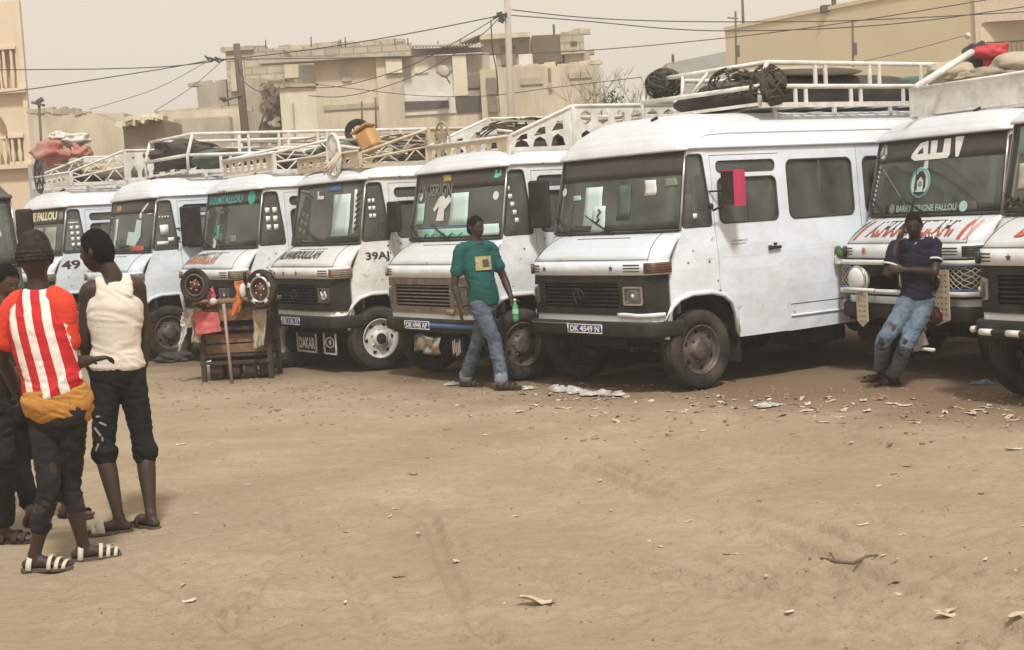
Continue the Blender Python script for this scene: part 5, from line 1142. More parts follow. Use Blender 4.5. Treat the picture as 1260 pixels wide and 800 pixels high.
for (x0, y0, x1, y1, Yp, par, m_) in ((420, 88, 432, 100, 44.45, ub, 'plaster_grey'), (398, 130, 470, 134, 44.45, ub, 'plaster_grey'), (574, 92, 592, 108, 44.6, ub, 'recess'), (509, 74, 526, 90, 44.55, ub, 'cream_wall'), (349, 72, 366, 96, 45.9, ub, 'plaster_tan'), (283, 84, 300, 112, 45.9, ub, 'plaster_tan'), (640, 96, 668, 104, 43.45, wg, 'plaster_grey'), (616, 56, 634, 80, 47.9, wg, 'recess'), (700, 90, 728, 96, 43.45, wg, 'plaster_grey'), (598, 96, 610, 116, 43.6, wg, 'recess')):
    pbox('wall_patch', par, m_, x0, y0, x1, y0-(x1-x0)*.055, Yp, .3, ybot=y1)
for (x0, y0, x1, y1) in ((331, 118, 318, 165), (344, 106, 330, 150), (462, 120, 463, 165), (445, 125, 446, 164)):
    q = MB(); q.tube([at(x0, y0, 44), at(x1, y1, 44)], .03, 5); q.build('wall_pipe', 'wood_grey', ub)
dsh = root('satellite_dish', 'white satellite dish on the unfinished building', 'satellite dish'); c_ = at(546, 88, 43.6); DS = .62
q = MB(); q.lathe([(.0, .05), (.11, .03), (.19, 0), (.20, .01), (.11, .045), (0, .065)], c_, Matrix.Rotation(R(70), 3, 'X') @ Matrix.Rotation(.4, 3, 'Y'), 18); q.build('dish', 'plaster_grey', dsh)
q = MB(); q.tube([c_+Vector((0, .1, -.05)), c_+Vector((.14, .5, -.30))], .022, 6); q.build('bracket', 'rail_metal', dsh)
# grey and mustard buildings on the right
gb = root('building', 'low grey building beyond the bare tree', 'building'); pbox('wall', gb, 'grey_blue', 820, 78, 900, 62, 62, 8)
q = MB(); q.tube([at(828, 76, 62), at(828, 67, 62)], .06, 5); q.build('vent_pipe', 'rebar', gb)
mb_ = root('building', 'large mustard building with a railed balcony at the top right', 'building')
A = at(892, 38, 52); zt = A.z; 
r_ = ray(1206, 40); Bx = Vector((0, 0, CAM_H))+r_*(43/r_.y)
def mw(u, z, o=0):
    n_ = Vector((Bx.y-A.y, -(Bx.x-A.x), 0)).normalized()
    return Vector((lerp(A.x, Bx.x, u), lerp(A.y, Bx.y, u), z))+n_*o
q = MB(); q.add([mw(0, -.3), mw(1, -.3), mw(1, zt), mw(0, zt), mw(0, -.3, -6), mw(1, -.3, -6), mw(1, zt, -6), mw(0, zt, -6)], [(0, 1, 2, 3), (5, 4, 7, 6), (3, 2, 6, 7), (1, 5, 6, 2), (4, 0, 3, 7)]); q.build('side_wall', 'mustard', mb_)
q = MB(); q.add([mw(0, zt, .05), mw(1, zt, .05), mw(1, zt+.12, .05), mw(0, zt+.12, .05), mw(0, zt, -.3), mw(1, zt, -.3), mw(1, zt+.12, -.3), mw(0, zt+.12, -.3)], [(0, 1, 2, 3), (5, 4, 7, 6), (3, 2, 6, 7), (1, 5, 6, 2), (4, 0, 3, 7), (0, 4, 5, 1)]); q.build('coping', 'mustard', mb_)
pbox('balcony_back', mb_, 'recess', 1190, 20, 1420, 8, 45.5, .3); 
def pr(px, py): p = at(px, py, 43); return (p.x, p.z)
fo = [(pr(1203, 60)[0]-.05, -.3), (pr(1420, 60)[0], -.3), (pr(1420, 60)[0], 10.5), (pr(1203, 60)[0]-.05, 10.5)]
x0_, z0_ = pr(1207, 84); x1_, z1_ = pr(1400, 18); z1_ = pr(1215, 27)[1]
q = MB(); plate(q, fo, [rpoly([(x0_, z0_), (x1_, z0_), (x1_, z1_), (x0_, z1_)], .22)], lambda a, b, o: Vector((a, 43+o, b)), .3, 2.); q.build('front_wall', 'pinkish', mb_)
q = MB(); q.box(((x0_+x1_)/2, 43.9, z0_-.06), (x1_-x0_+.6, 2, .12)); q.build('balcony_floor', 'plaster_grey', mb_)
for i in range(16):
    q = MB(); x = x0_+.25+i*.14; q.tube([(x, 43.15, z0_), (x, 43.15, z0_+.72)], .016, 5); q.build('railing_bar', 'rail_metal', mb_)
q = MB(); q.tube([(x0_+.1, 43.15, z0_+.72), (x1_, 43.15, z0_+.72)], .025, 5); q.build('railing_top', 'rail_metal', mb_)
q = MB(); c_ = at(1191, 44, 42.6); q.sphere(c_, .09, 8, 6); q.build('wall_lamp', 'whitewash', mb_)
for (px, a, b, lab) in ((1050, 25, 72, 'thin pipe mast standing against the mustard wall'), (906, 14, 88, 'thin mast at the left edge of the mustard building')):
    t_ = root('mast', lab, 'mast'); Yp = 42 if px > 1000 else 46
    q = MB(); q.tube([at(px-1, a, Yp), at(px+(b-a)*.03, 240, Yp)], .035, 6); q.build('pole', 'wood_grey', t_)
    q = MB(); q.box(at(px+2, (a+b)/2+12, Yp-.05), (.10, .08, .35)); q.build('junction_box', 'wood_grey', t_)
    if px < 1000: q = MB(); q.tube([at(px-11, a+8, Yp), at(px+2, a+9, Yp)], .02, 5); q.build('cross_arm', 'wood_grey', t_)
an = root('antenna_pole', 'tall thin antenna pole on the mustard roof', 'antenna'); q = MB(); q.tube([at(913, -12, 52.5), at(915, 40, 52.5)], .05, 6); q.build('pole', 'wood_grey', an)
rv = root('roof_vent', 'two small dark vents on the mustard roof', 'roof vent')
for (px, py, w_) in ((1017, 11, .35), (1026, 3, .09)):
    q = MB(); q.box(at(px, py, 48), (w_, .3, .22 if w_ > .2 else .5)); q.build('vent', 'rebar', rv)
# ================================================================== POLES, WIRES
wp = root('utility_pole', 'weathered wooden utility pole in front of the unfinished building', 'utility pole')
q = MB(); P0 = at(291, 54, 38); P1 = at(302, 165, 38); d_ = (P1-P0)/111; q.tube([P0, P0.lerp(P1, .5), P0+d_*240], [.085, .10, .115], 10); q.build('pole', 'wood_grey', wp)
q = MB(); q.tube([at(274, 125, 37.9), at(298, 117, 37.9)], .03, 6); q.sphere(at(274, 121, 37.8), (.10, .08, .045), 8, 6); q.build('street_lamp', 'wood_grey', wp)
q = MB()
for k in range(5): q.tube([at(252+k*3, 68+rnd.uniform(0, 5), 37.8), at(258+k*4, 74+rnd.uniform(0, 4), 37.8), at(266+k*3, 73, 37.8)], .025, 5)
struct(q.build('wire_splice', 'wire', wp), 'stuff')
cp = root('utility_pole', 'pale concrete utility pole rising out of the top of the picture', 'utility pole')
q = MB(); P0 = at(622.5, -40, 36); P1 = at(629, 142, 36); d_ = (P1-P0)/182; q.tube([P0, P1, P0+d_*280], [.07, .09, .10], 10); q.build('pole', 'concrete_pole', cp)
q = MB(); 
for k in range(4): q.box(at(613+rnd.uniform(-3, 6), 17+3*k, 35.9), (.14, .1, .07), Matrix.Rotation(rnd.uniform(-.6, .6), 3, 'Y'))
q.tube([at(606, 22, 35.9), at(624, 17, 35.9)], .03, 5); q.build('insulator_bracket', 'wire', cp)
WIRES = [([(-10, 86, 38), (120, 85, 38), (205, 82, 38), (262, 76, 38)], 'upper overhead cable running left from the wooden pole', .013), ([(-10, 115, 36), (28, 111, 36), (110, 99, 37), (205, 84, 38), (255, 75, 38)], 'lower overhead cable sagging left over the peach house', .013),
    ([(262, 74, 38), (300, 71, 38), (390, 60, 37.5), (500, 42, 37), (612, 20, 36)], 'overhead cable joining the two utility poles at the top', .014), ([(262, 73, 38), (420, 71.5, 40), (600, 67, 42), (726, 62, 42), (900, 46, 40), (1060, 25, 38), (1260, -8, 36)], 'long cable crossing behind the concrete pole', .013),
    ([(629, 12, 36), (700, 20, 36), (780, 25, 36), (900, 27, 36), (1060, 25, 36), (1290, 13, 36)], 'upper cable running right from the concrete pole', .013), ([(629, 19, 36), (720, 26, 36), (830, 36, 36), (920, 38, 36), (1040, 34, 36), (1150, 24, 36), (1290, 4, 36)], 'sagging cable running right from the concrete pole', .013),
    ([(614, 20, 36), (560, 52, 37), (500, 83, 38), (430, 104, 39), (392, 108, 39), (350, 107, 40)], 'cable sagging left from the concrete pole to the pale column', .011), ([(614, 22, 36), (590, 45, 36), (530, 84, 37), (470, 108, 38), (420, 119, 39), (380, 118, 40)], 'lower sagging cable left of the concrete pole', .011),
    ([(390, 104, 43), (450, 111, 42), (520, 118, 41), (600, 118, 40), (680, 108, 39), (790, 95, 38)], 'thin cable low across the unfinished building', .010), ([(255, 76, 38), (190, 110, 40), (110, 135, 41)], 'thin drooping cable left of the wooden pole', .008), ([(270, 78, 38), (235, 108, 40), (190, 137, 42)], 'thin slanting cable just left of the wooden pole', .008),
    ([(604, 24, 36), (606, 60, 36.5), (611, 90, 37), (612, 118, 38)], 'short drop cable hanging left of the concrete pole', .014), ([(290, 62, 38), (300, 100, 38.2), (330, 118, 42)], 'drop cable on the wooden pole', .010), ([(1190, 43, 42.5), (1120, 62, 42), (1060, 76, 42)], 'thin cable from the wall lamp of the mustard building', .010)]
for ps, lab, r_ in WIRES:
    P = [at(*p) for p in ps]; out = []
    for i in range(len(P)-1):
        a = P[max(i-1, 0)]; b, c = P[i], P[i+1]; d = P[min(i+2, len(P)-1)]
        for k in range(6):
            t = k/6; out.append(.5*((2*b)+(c-a)*t+(2*a-5*b+4*c-d)*t*t+(3*b-a-3*c+d)*t**3))
    out.append(P[-1]); q = MB(); q.tube(out, r_, 5); tag(q.build('overhead_cable', 'wire', None), lab, 'cable', 'overhead cables')
lm = root('lamp_post', 'thin lamp post with a small head beside the peach house', 'lamp post'); q = MB(); q.tube([at(48, 128, 34), at(53, 215, 34)], .03, 6); q.build('pole', 'wood_grey', lm)
q = MB(); q.box(at(47, 128, 34), (.28, .12, .06), Matrix.Rotation(.3, 3, 'Y')); q.box(at(49, 124, 34), (.16, .12, .08), Matrix.Rotation(-.5, 3, 'Y')); q.build('lamp_head', 'wood_grey', lm)
# bare tree
mk('twig_grey', (.24, .20, .15), .9)
bt = root('bare_tree', 'leafless small tree behind the racks, right of the concrete wing', 'tree')
tw = MB(); lf = MB(); base = at(762, 215, 42)
def branch(p, d, L, r_, n):
    e = p+d*L; tw.tube([p, p.lerp(e, .5)+Vector((rnd.uniform(-1, 1), rnd.uniform(-1, 1), 0))*L*.05, e], [r_, r_*.85, r_*.65], 5)
    if n == 0: return
    for k in range(rnd.choice((2, 3, 3))):
        nd = (d+Vector((rnd.uniform(-.8, .8), rnd.uniform(-.6, .6), rnd.uniform(-.1, .5)))).normalized(); branch(e, nd, L*rnd.uniform(.55, .85), r_*.62, n-1)
branch(Vector((base.x, 42, -.2)), Vector((0, 0, 1)), 2.9, .07, 0); top_ = Vector((base.x, 42, 2.7))
for k in range(6): branch(top_, Vector((-.75+.3*k, rnd.uniform(-.3, .3), 1)).normalized(), rnd.uniform(.75, 1.1), .028, 4)
tw.build('trunk', 'twig_grey', bt)
for i in range(160):
    p = at(rnd.gauss(752, 9), rnd.gauss(122, 5), 42+rnd.uniform(-.6, .6)); a = Vector((rnd.uniform(-1, 1), rnd.uniform(-1, 1), rnd.uniform(-1, 1))).normalized()*.06; b = a.cross(Vector((0, 0, 1))).normalized()*.03
    lf.add([p-a, p+b, p+a, p-b], [(0, 1, 2, 3)])
struct(lf.build('sparse_leaves', 'leaf_green', bt), 'stuff')
# ================================================================== PEOPLE
def skin_mat(name, c): return mat(name, c, .55, var=.12, scale=8, bump=.15, bscale=90, spec=.4)
MT['skin_a'] = skin_mat('dark_skin', (.042, .025, .018)); MT['skin_b'] = skin_mat('brown_skin', (.085, .046, .030))
mk('hair', (.010, .009, .008), .95, bump=.9, bscale=160); mk('beanie', (.042, .034, .030), .95, var=.5, scale=40, bump=1., bscale=120)
mk('eye_white', (.20, .17, .15), .4); mk('cloth_black', (.015, .014, .014), .9, var=.3, scale=6, bump=.4); mk('cloth_dark', (.035, .034, .036), .9, var=.3, scale=6, bump=.4)
mk('denim', (.075, .10, .135), .9, var=.25, scale=7, dirt=(.25, .29, .32), dirt_amt=.55, dscale=7, bump=.5, bscale=140); mk('denim_worn', (.085, .125, .16), .9, var=.3, scale=6, dirt=(.30, .36, .38), dirt_amt=.65, dscale=9, bump=.5, bscale=140)
mk('denim_dark', (.020, .019, .020), .9, var=.3, scale=6, dirt=(.05, .042, .036), dirt_amt=.5, bump=.5)
mk('tank_white', (.68, .62, .53), .9, var=.05, bump=.3, bscale=50); mk('tee_green', (.018, .095, .085), .9, var=.12, bump=.3); mk('polo_navy', (.020, .018, .030), .85, var=.2, bump=.3)
mk('ochre_cloth', (.42, .20, .05), .9, var=.12, bump=.3); mk('leather', (.06, .04, .03), .7); mk('leather_white', (.55, .50, .42), .6); mk('print_yellow', (.46, .36, .17), .8, dirt=(.06, .12, .09), dirt_amt=.95, dscale=22)
mk('tee_white', (.6, .57, .5), .9); mk('sole', (.10, .075, .055), .8)
mk('bottle_green', (.06, .34, .15), .2, spec=.6); mk('phone_black', (.015, .015, .017), .3)
def stripe_mat():
    m = mat('striped_jersey', (.75, .70, .62), .85, var=.05, bump=.3, bscale=50); t = m.node_tree; L = t.links; p = t.nodes['Principled BSDF']
    tc = node(t, 'ShaderNodeTexCoord'); sp = node(t, 'ShaderNodeSeparateXYZ'); L.new(tc.outputs['Object'], sp.inputs[0])
    # x is across the back; bands follow the lean of the torso
    ad = node(t, 'ShaderNodeMath'); ad.operation = 'MULTIPLY_ADD'; L.new(sp.outputs[2], ad.inputs[0]); ad.inputs[1].default_value = JERSEY_LEAN; L.new(sp.outputs[0], ad.inputs[2])
    m1 = node(t, 'ShaderNodeMath'); m1.operation = 'MULTIPLY_ADD'; L.new(ad.outputs[0], m1.inputs[0]); m1.inputs[1].default_value = 1/.098; m1.inputs[2].default_value = 10.0
    fr = node(t, 'ShaderNodeMath'); fr.operation = 'FRACT'; L.new(m1.outputs[0], fr.inputs[0]); gt = node(t, 'ShaderNodeMath'); gt.operation = 'GREATER_THAN'; L.new(fr.outputs[0], gt.inputs[0]); gt.inputs[1].default_value = .47
    src = p.inputs['Base Color'].links[0].from_socket; mx_ = node(t, 'ShaderNodeMixRGB'); L.new(gt.outputs[0], mx_.inputs[0]); L.new(src, mx_.inputs[1]); mx_.inputs[2].default_value = (.52, .030, .035, 1)
    L.new(mx_.outputs[0], p.inputs['Base Color']); return m
JERSEY_LEAN = .16
MT['stripe'] = stripe_mat(); mk('jersey_red', (.66, .065, .035), .85, var=.05, bump=.3)

for k_ in ('hair', 'beanie', 'cloth_black', 'cloth_dark', 'denim', 'denim_worn', 'denim_dark', 'tank_white', 'tee_green', 'polo_navy', 'ochre_cloth', 'stripe', 'jersey_red', 'leather'): MT[k_].node_tree.nodes['Principled BSDF'].inputs['Specular IOR Level'].default_value = .12
def catmull(P, k=4):
    out = []
    for i in range(len(P)-1):
        a = P[max(i-1, 0)]; b, c = P[i], P[i+1]; d = P[min(i+2, len(P)-1)]
        for j in range(k):
            t = j/k; out.append([.5*(2*b[m]+(c[m]-a[m])*t+(2*a[m]-5*b[m]+4*c[m]-d[m])*t*t+(3*b[m]-a[m]-3*c[m]+d[m])*t**3) for m in range(len(b))])
    out.append(list(P[-1])); return out
def loft(mb, pts, radii, ref=None, n=16, k=4, sq=1.):
    """closed tapered body: pts with (a,b) radii; a lies along ref"""
    rr = [(r, r) if isinstance(r, (int, float)) else r for r in radii]
    S = catmull([list(Vector(p))+list(r) for p, r in zip(pts, rr)], k); m = len(S); vs = []
    ref = Vector(ref) if ref is not None else None
    prev = None
    for i, s in enumerate(S):
        p = Vector(s[:3]); t = Vector(S[min(i+1, m-1)][:3])-Vector(S[max(i-1, 0)][:3]); t.normalize()
        if ref is not None: u = (ref-t*ref.dot(t)).normalized()
        elif prev is None:
            u = t.cross(Vector((0, 0, 1)) if abs(t.z) < .9 else Vector((0, 1, 0))).normalized()
        else: u = (prev-t*prev.dot(t)).normalized()
        prev = u; w = t.cross(u)
        for j in range(n):
            a = 2*PI*j/n; ca, sa = math.cos(a), math.sin(a)
            if sq != 1: ca = math.copysign(abs(ca)**sq, ca); sa = math.copysign(abs(sa)**sq, sa)
            vs.append(p+u*s[3]*ca+w*s[4]*sa)
    # domed ends
    fs = [(i*n+j, i*n+(j+1) % n, (i+1)*n+(j+1) % n, (i+1)*n+j) for i in range(m-1) for j in range(n)]
    b0 = len(vs); e0 = Vector(S[0][:3]); e1 = Vector(S[-1][:3]); t0 = (Vector(S[0][:3])-Vector(S[1][:3])).normalized(); t1 = (Vector(S[-1][:3])-Vector(S[-2][:3])).normalized()
    for e, t_, ring, rad in ((e0, t0, 0, min(S[0][3:])), (e1, t1, m-1, min(S[-1][3:]))):
        b = len(vs)
        vs += [e+(vs[ring*n+j]-e)*.72+t_*rad*.5 for j in range(n)]; vs.append(e+t_*rad*.72)
        for j in range(n):
            fs.append((ring*n+j, ring*n+(j+1) % n, b+(j+1) % n, b+j)); fs.append((b+j, b+(j+1) % n, b+n))
    mb.add(vs, fs, 0, True); return mb
def ball(mb, c, r, rot=None, n=14, m=10):
    c = Vector(c); r = Vector(r) if not isinstance(r, (int, float)) else Vector((r,)*3); vs = [Vector((0, 0, -r.z))]
    for i in range(1, m):
        b = PI*(i/m-.5)
        for j in range(n): a = 2*PI*j/n; vs.append(Vector((r.x*math.cos(a)*math.cos(b), r.y*math.sin(a)*math.cos(b), r.z*math.sin(b))))
    vs.append(Vector((0, 0, r.z))); fs = [(0, 1+(j+1) % n, 1+j) for j in range(n)]
    for i in range(m-2):
        for j in range(n): a = 1+i*n; fs.append((a+j, a+(j+1) % n, a+n+(j+1) % n, a+n+j))
    l = len(vs)-1; a = 1+(m-2)*n; fs += [(a+j, a+(j+1) % n, l) for j in range(n)]
    mb.add([c+(rot @ v if rot else v) for v in vs], fs, 0, True)
def fuse(mb, name, m, parent, vox=.009, it=3, wr=0., seed=0., wscale=9., keep=None, extra=None):
    """one continuous skin over all the lofts"""
    me = bpy.data.meshes.new('tmp'); me.from_pydata(mb.v, [], mb.f); bm = bmesh.new(); bm.from_mesh(me); bmesh.ops.recalc_face_normals(bm, faces=bm.faces); bm.to_mesh(me); bm.free()
    ob = bpy.data.objects.new('tmp', me); col.objects.link(ob)
    r_ = ob.modifiers.new('r', 'REMESH'); r_.mode = 'VOXEL'; r_.voxel_size = vox; s_ = ob.modifiers.new('s', 'SMOOTH'); s_.factor = .5; s_.iterations = it
    dg = bpy.context.evaluated_depsgraph_get(); me2 = bpy.data.meshes.new_from_object(ob.evaluated_get(dg)); bpy.data.objects.remove(ob); bpy.data.meshes.remove(me)
    if wr:
        me2.update(); N = [v.normal.copy() for v in me2.vertices]
        for v, n_ in zip(me2.vertices, N):
            p = v.co; q_ = Vector((p.x*wscale*.8, p.y*wscale*.8, p.z*wscale*1.9+p.x*4))+Vector((seed, 0, 0))
            h = noise.noise(q_+Vector((noise.noise(q_*.5), 0, noise.noise(q_*.5+Vector((5, 5, 5)))))*1.5)
            v.co = p+n_*(wr*(-abs(h)*2.0+.5)+wr*.25*noise.noise(q_*2.6))
    if keep:
        bm = bmesh.new(); bm.from_mesh(me2); dl = [v for v in bm.verts if not keep(v.co)]; bmesh.ops.delete(bm, geom=dl, context='VERTS'); bm.to_mesh(me2); bm.free()
    if extra:
        bm = bmesh.new(); bm.from_mesh(me2); t2 = bpy.data.meshes.new('t2'); t2.from_pydata(extra.v, [], extra.f); bm.from_mesh(t2); bmesh.ops.recalc_face_normals(bm, faces=bm.faces); bm.to_mesh(me2); bm.free(); bpy.data.meshes.remove(t2)
    me2.name = name; me2.materials.clear(); me2.materials.append(MT[m] if isinstance(m, str) else m)
    for p in me2.polygons: p.use_smooth = True; p.material_index = 0
    o = bpy.data.objects.new(name, me2); col.objects.link(o)
    if parent: o.parent = parent
    return o
def head_mesh(mb, c, F, U, sc=1.):
    """c centre of the skull; F facing, U up"""
    F = F.normalized(); Rr = F.cross(U).normalized(); U = Rr.cross(F)
    n, m = 32, 26; vs = []; 
    def P(a, b):
        x, y, z = math.cos(a)*math.cos(b), math.sin(a)*math.cos(b), math.sin(b)   # y forward
        X = x*.074; Y = y*.094; Z = z*.120
        if z < 0: X *= 1-.34*(-z)**1.6; Y = Y*(1-.22*(-z)**2) + .020*(-z)*(1 if y > 0 else .3)
        if y > 0:
            ex = math.exp
            Y += .022*ex(-(x/.17)**2-((z+.16)/.13)**2)+.010*ex(-(x/.10)**2-((z-.02)/.18)**2)
            Y += .005*ex(-(x/.6)**2-((z-.24)/.09)**2)
            Y -= .011*ex(-((abs(x)-.36)/.17)**2-((z-.08)/.10)**2)
            Y += .009*ex(-(x/.30)**2-((z+.44)/.055)**2)+.009*ex(-(x/.26)**2-((z+.56)/.05)**2)-.006*ex(-(x/.34)**2-((z+.50)/.025)**2)
            Y += .008*ex(-(x/.3)**2-((z+.82)/.12)**2)
        return c+(Rr*X+F*Y+U*Z)*sc
    vs = [P(0, -PI/2)]
    for i in range(1, m):
        b = PI*(i/m-.5)
        for j in range(n): vs.append(P(2*PI*j/n, b))
    vs.append(P(0, PI/2)); fs = [(0, 1+(j+1) % n, 1+j) for j in range(n)]
    for i in range(m-2):
        for j in range(n): a = 1+i*n; fs.append((a+j, a+(j+1) % n, a+n+(j+1) % n, a+n+j))
    l = len(vs)-1; a = 1+(m-2)*n; fs += [(a+j, a+(j+1) % n, l) for j in range(n)]
    mb.add(vs, fs, 0, True)
    rot = Matrix((Rr, F, U)).transposed()
    for s in (1, -1): ball(mb, c+(Rr*s*.076+F*(-.004)+U*(-.006))*sc, Vector((.011, .019, .031))*sc, rot @ Matrix.Rotation(s*.35, 3, 'Z'))
    return rot
def hand(mb, w, d, nrm, side, curl=.5, spread=.12, L=.185, grip=False):
    """w wrist, d direction of the palm, nrm palm-side normal, side +1/-1 where the thumb leaves"""
    d = d.normalized(); nrm = (nrm-d*nrm.dot(d)).normalized(); s = d.cross(nrm).normalized()*side
    loft(mb, [w-d*.02, w+d*.02, w+d*.055, w+d*.092], [(.026, .018), (.032, .017), (.040, .015), (.038, .012)], s, 12, 3)
    for i, (off, ln, r_) in enumerate(((.030, .072, .0088), (.010, .080, .0092), (-.011, .074, .0088), (-.030, .058, .0078))):
        p = w+d*.088+s*off; dd = (d+s*off*spread*6).normalized(); pts = [p-dd*.015]; ang = 0
        for k, seg in enumerate((.45, .30, .25)):
            ang += curl*(.55 if k == 0 else .9)*(1+.12*i); q_ = dd*math.cos(ang)+nrm*math.sin(ang); pts.append(p); p = p+q_*ln*seg
        pts.append(p); loft(mb, pts, [r_*1.05, r_*1.05, r_, r_*.92, r_*.78], None, 8, 2)
    t0 = w+d*.022+s*.026; td = (d*.65+s*.7+nrm*(.25+.5*curl)).normalized(); te = (d*.9+s*.15+nrm*(.3+.6*curl)).normalized()
    loft(mb, [t0-td*.012, t0+td*.022, t0+td*.045, t0+td*.045+te*.028], [.013, .0125, .011, .009], None, 8, 2)
def foot(mb, an, d, gzv, L=.26):
    """an ankle, d toe direction"""
    d = Vector((d.x, d.y, 0)).normalized(); s = Vector((-d.y, d.x, 0)); h = an-d*.055
    z = gzv+.022
    G = lambda t, zz: Vector((h.x+d.x*t, h.y+d.y*t, zz))
    loft(mb, [G(0, z+.018), G(.04, z+.026), G(.10, z+.030), G(.17, z+.016), G(.225, z+.010)], [(.027, .026), (.033, .036), (.036, .034), (.044, .020), (.036, .013)], s, 12, 3)
    for i, (o, l) in enumerate(((.030, .262), (.012, .262), (-.003, .254), (-.018, .244), (-.031, .230))):
        loft(mb, [G(.20, z+.008)+s*o*.9, G(l-.012, z+.002)+s*o], [.011, .0095 if i else .0125], None, 8, 2)
    loft(mb, [Vector((an.x, an.y, an.z+.02)), G(.05, z+.03)], [(.036, .036), (.036, .038)], s, 12, 3)
def sandal(par, an, d, gzv, m, straps, sole='sole'):
    d = Vector((d.x, d.y, 0)).normalized(); s = Vector((-d.y, d.x, 0)); h = an-d*.065
    q = MB(); out = [(-.02, 0), (0, .036), (.10, .034), (.18, .052), (.25, .040), (.275, 0), (.25, -.040), (.18, -.048), (.10, -.030), (0, -.036)]
    plate(q, rpoly(out, .03), [], lambda a, b, o: Vector((h.x+d.x*a+s.x*b, h.y+d.y*a+s.y*b, gzv+.020-o)), .019, 1, grid=False); o_ = q.build('sandal', sole, par)
    for (t, w_, hh) in straps:
        q = MB(); c_ = Vector((h.x+d.x*t, h.y+d.y*t, gzv+.012)); ww = .047
        q.slab(lambda u, v: c_+s*ww*math.cos(PI*u)+d*(w_*(v-.5)+.01*math.sin(PI*u))+Vector((0, 0, hh*math.sin(PI*u)**.7)), 10, 1, lambda u, v: (s*.005*math.cos(PI*u)+Vector((0, 0, .005)))); q.build('strap', m, o_)
def V3(v): return Vector(v)
def person(label, J, F, HF, cl, skin='skin_a', HU=None, group=None):
    """J joints in world space; F body facing; HF head facing; cl clothing dict"""
    base = Vector(((J['an_l'].x+J['an_r'].x)/2, (J['an_l'].y+J['an_r'].y)/2, 0)); F = Vector(F).normalized(); A = Vector((F.y, -F.x, 0)).normalized()   # A points to the person's right
    t = thing('person', label, 'person', base, 0)
    J = {k: Vector(v)-base for k, v in J.items()}; HF = Vector(HF).normalized(); U = Vector(HU or (0, 0, 1))
    A2 = (J['sh_r']-J['sh_l']).normalized(); hipA = (J['hip_r']-J['hip_l']).normalized(); g = cl.get('girth', 1.); vox = cl.get('vox', .009)
    pel = (J['hip_l']+J['hip_r'])/2; nk = J['neck']; chest = (J['sh_l']+J['sh_r'])/2*.5+nk*.5-Vector((0, 0, .16))
    ws = pel.lerp(chest, .48)+Vector(cl.get('spine', (0, 0, 0))); bf = F*cl.get('belly', 0.)
    spine = [pel-Vector((0, 0, .03)), pel+Vector((0, 0, .06)), ws+bf, chest, nk.lerp(chest, .35)]
    b = MB()
    loft(b, spine, [(.155*g, .11*g), (.160*g, .112*g), (.135*g, .10*g), (.165*g, .112*g), (.13, .08)], A2*.6+hipA*.4, 20)
    hc = J['head']; loft(b, [nk.lerp(chest, .45), nk, nk.lerp(hc, .55), hc-U*.02], [(.09, .07), (.058, .058), (.054, .058), (.05, .06)], A2, 14)
    rot = head_mesh(b, hc, HF, U, cl.get('head', 1.))
    for s, sd_ in (('l', -1), ('r', 1)):
        sh, el, wr, hp, kn, an = (J[k+'_'+s] for k in ('sh', 'el', 'wr', 'hip', 'kn', 'an'))
        loft(b, [chest.lerp(sh, .4)+Vector((0, 0, .07)), sh, sh.lerp(el, .35), el, el.lerp(wr, .3), wr], [(.07, .06), .058, .050, .040, .041, .026], None, 14)
        loft(b, [hp+Vector((0, 0, .02)), hp.lerp(kn, .3), kn, kn.lerp(an, .3), an.lerp(kn, .15), an], [.088, .078, .056, .057, .036, .036], None, 14)
        hd_ = cl.get('hand_'+s, {}); dr = V3(hd_.get('d', (wr-el))); nr = V3(hd_.get('n', -A*sd_ if True else F)); hand(b, wr, dr, nr, hd_.get('side', sd_*1), hd_.get('curl', .45))
        foot(b, an, V3(cl['toe_'+s]), cl.get('gz_'+s, 0.))
    fuse(b, 'body', skin, t, cl.get('bvox', .0085), 2)
    ey = MB()
    for s in (1, -1): ball(ey, hc+rot @ (Vector((s*.027, .073, .009))*cl.get('head', 1.)), .0105, None, 8, 6)
    ey.build('eyes', 'eye_white', t)
    pu = MB()
    for s in (1, -1): ball(pu, hc+rot @ (Vector((s*.027, .079, .008))*cl.get('head', 1.)), .0062, None, 8, 6)
    pu.build('pupils', 'hair', t)
    # hair / cap
    hk = cl.get('hair', 'short'); h_ = MB(); sc = cl.get('head', 1.)
    def dome(scale, zmin, m_, nm, nz=.004, ysh=-.008, top=0., pw=1.):
        n, m = 36, 14; 
        def f(u, v):
            a = 2*PI*u; b0 = zmin(math.sin(a)); b_ = lerp(b0, PI/2, v); cb_ = max(0, math.cos(b_))**pw; x, y, z = math.cos(a)*cb_, math.sin(a)*cb_, math.sin(b_)
            p = Vector((x*.074*scale, y*.094*scale+ysh*.3, z*(.120*scale+top)))
            if z < 0: p.x *= 1-.30*(-z)**1.6
            p *= 1+nz*8*noise.noise(p*70+hc)
            return hc+(rot @ p)*sc
        h_.slab(f, n, m, lambda u, v: (0, 0, 0)) if False else h_.grid(f, n, m)
        return h_
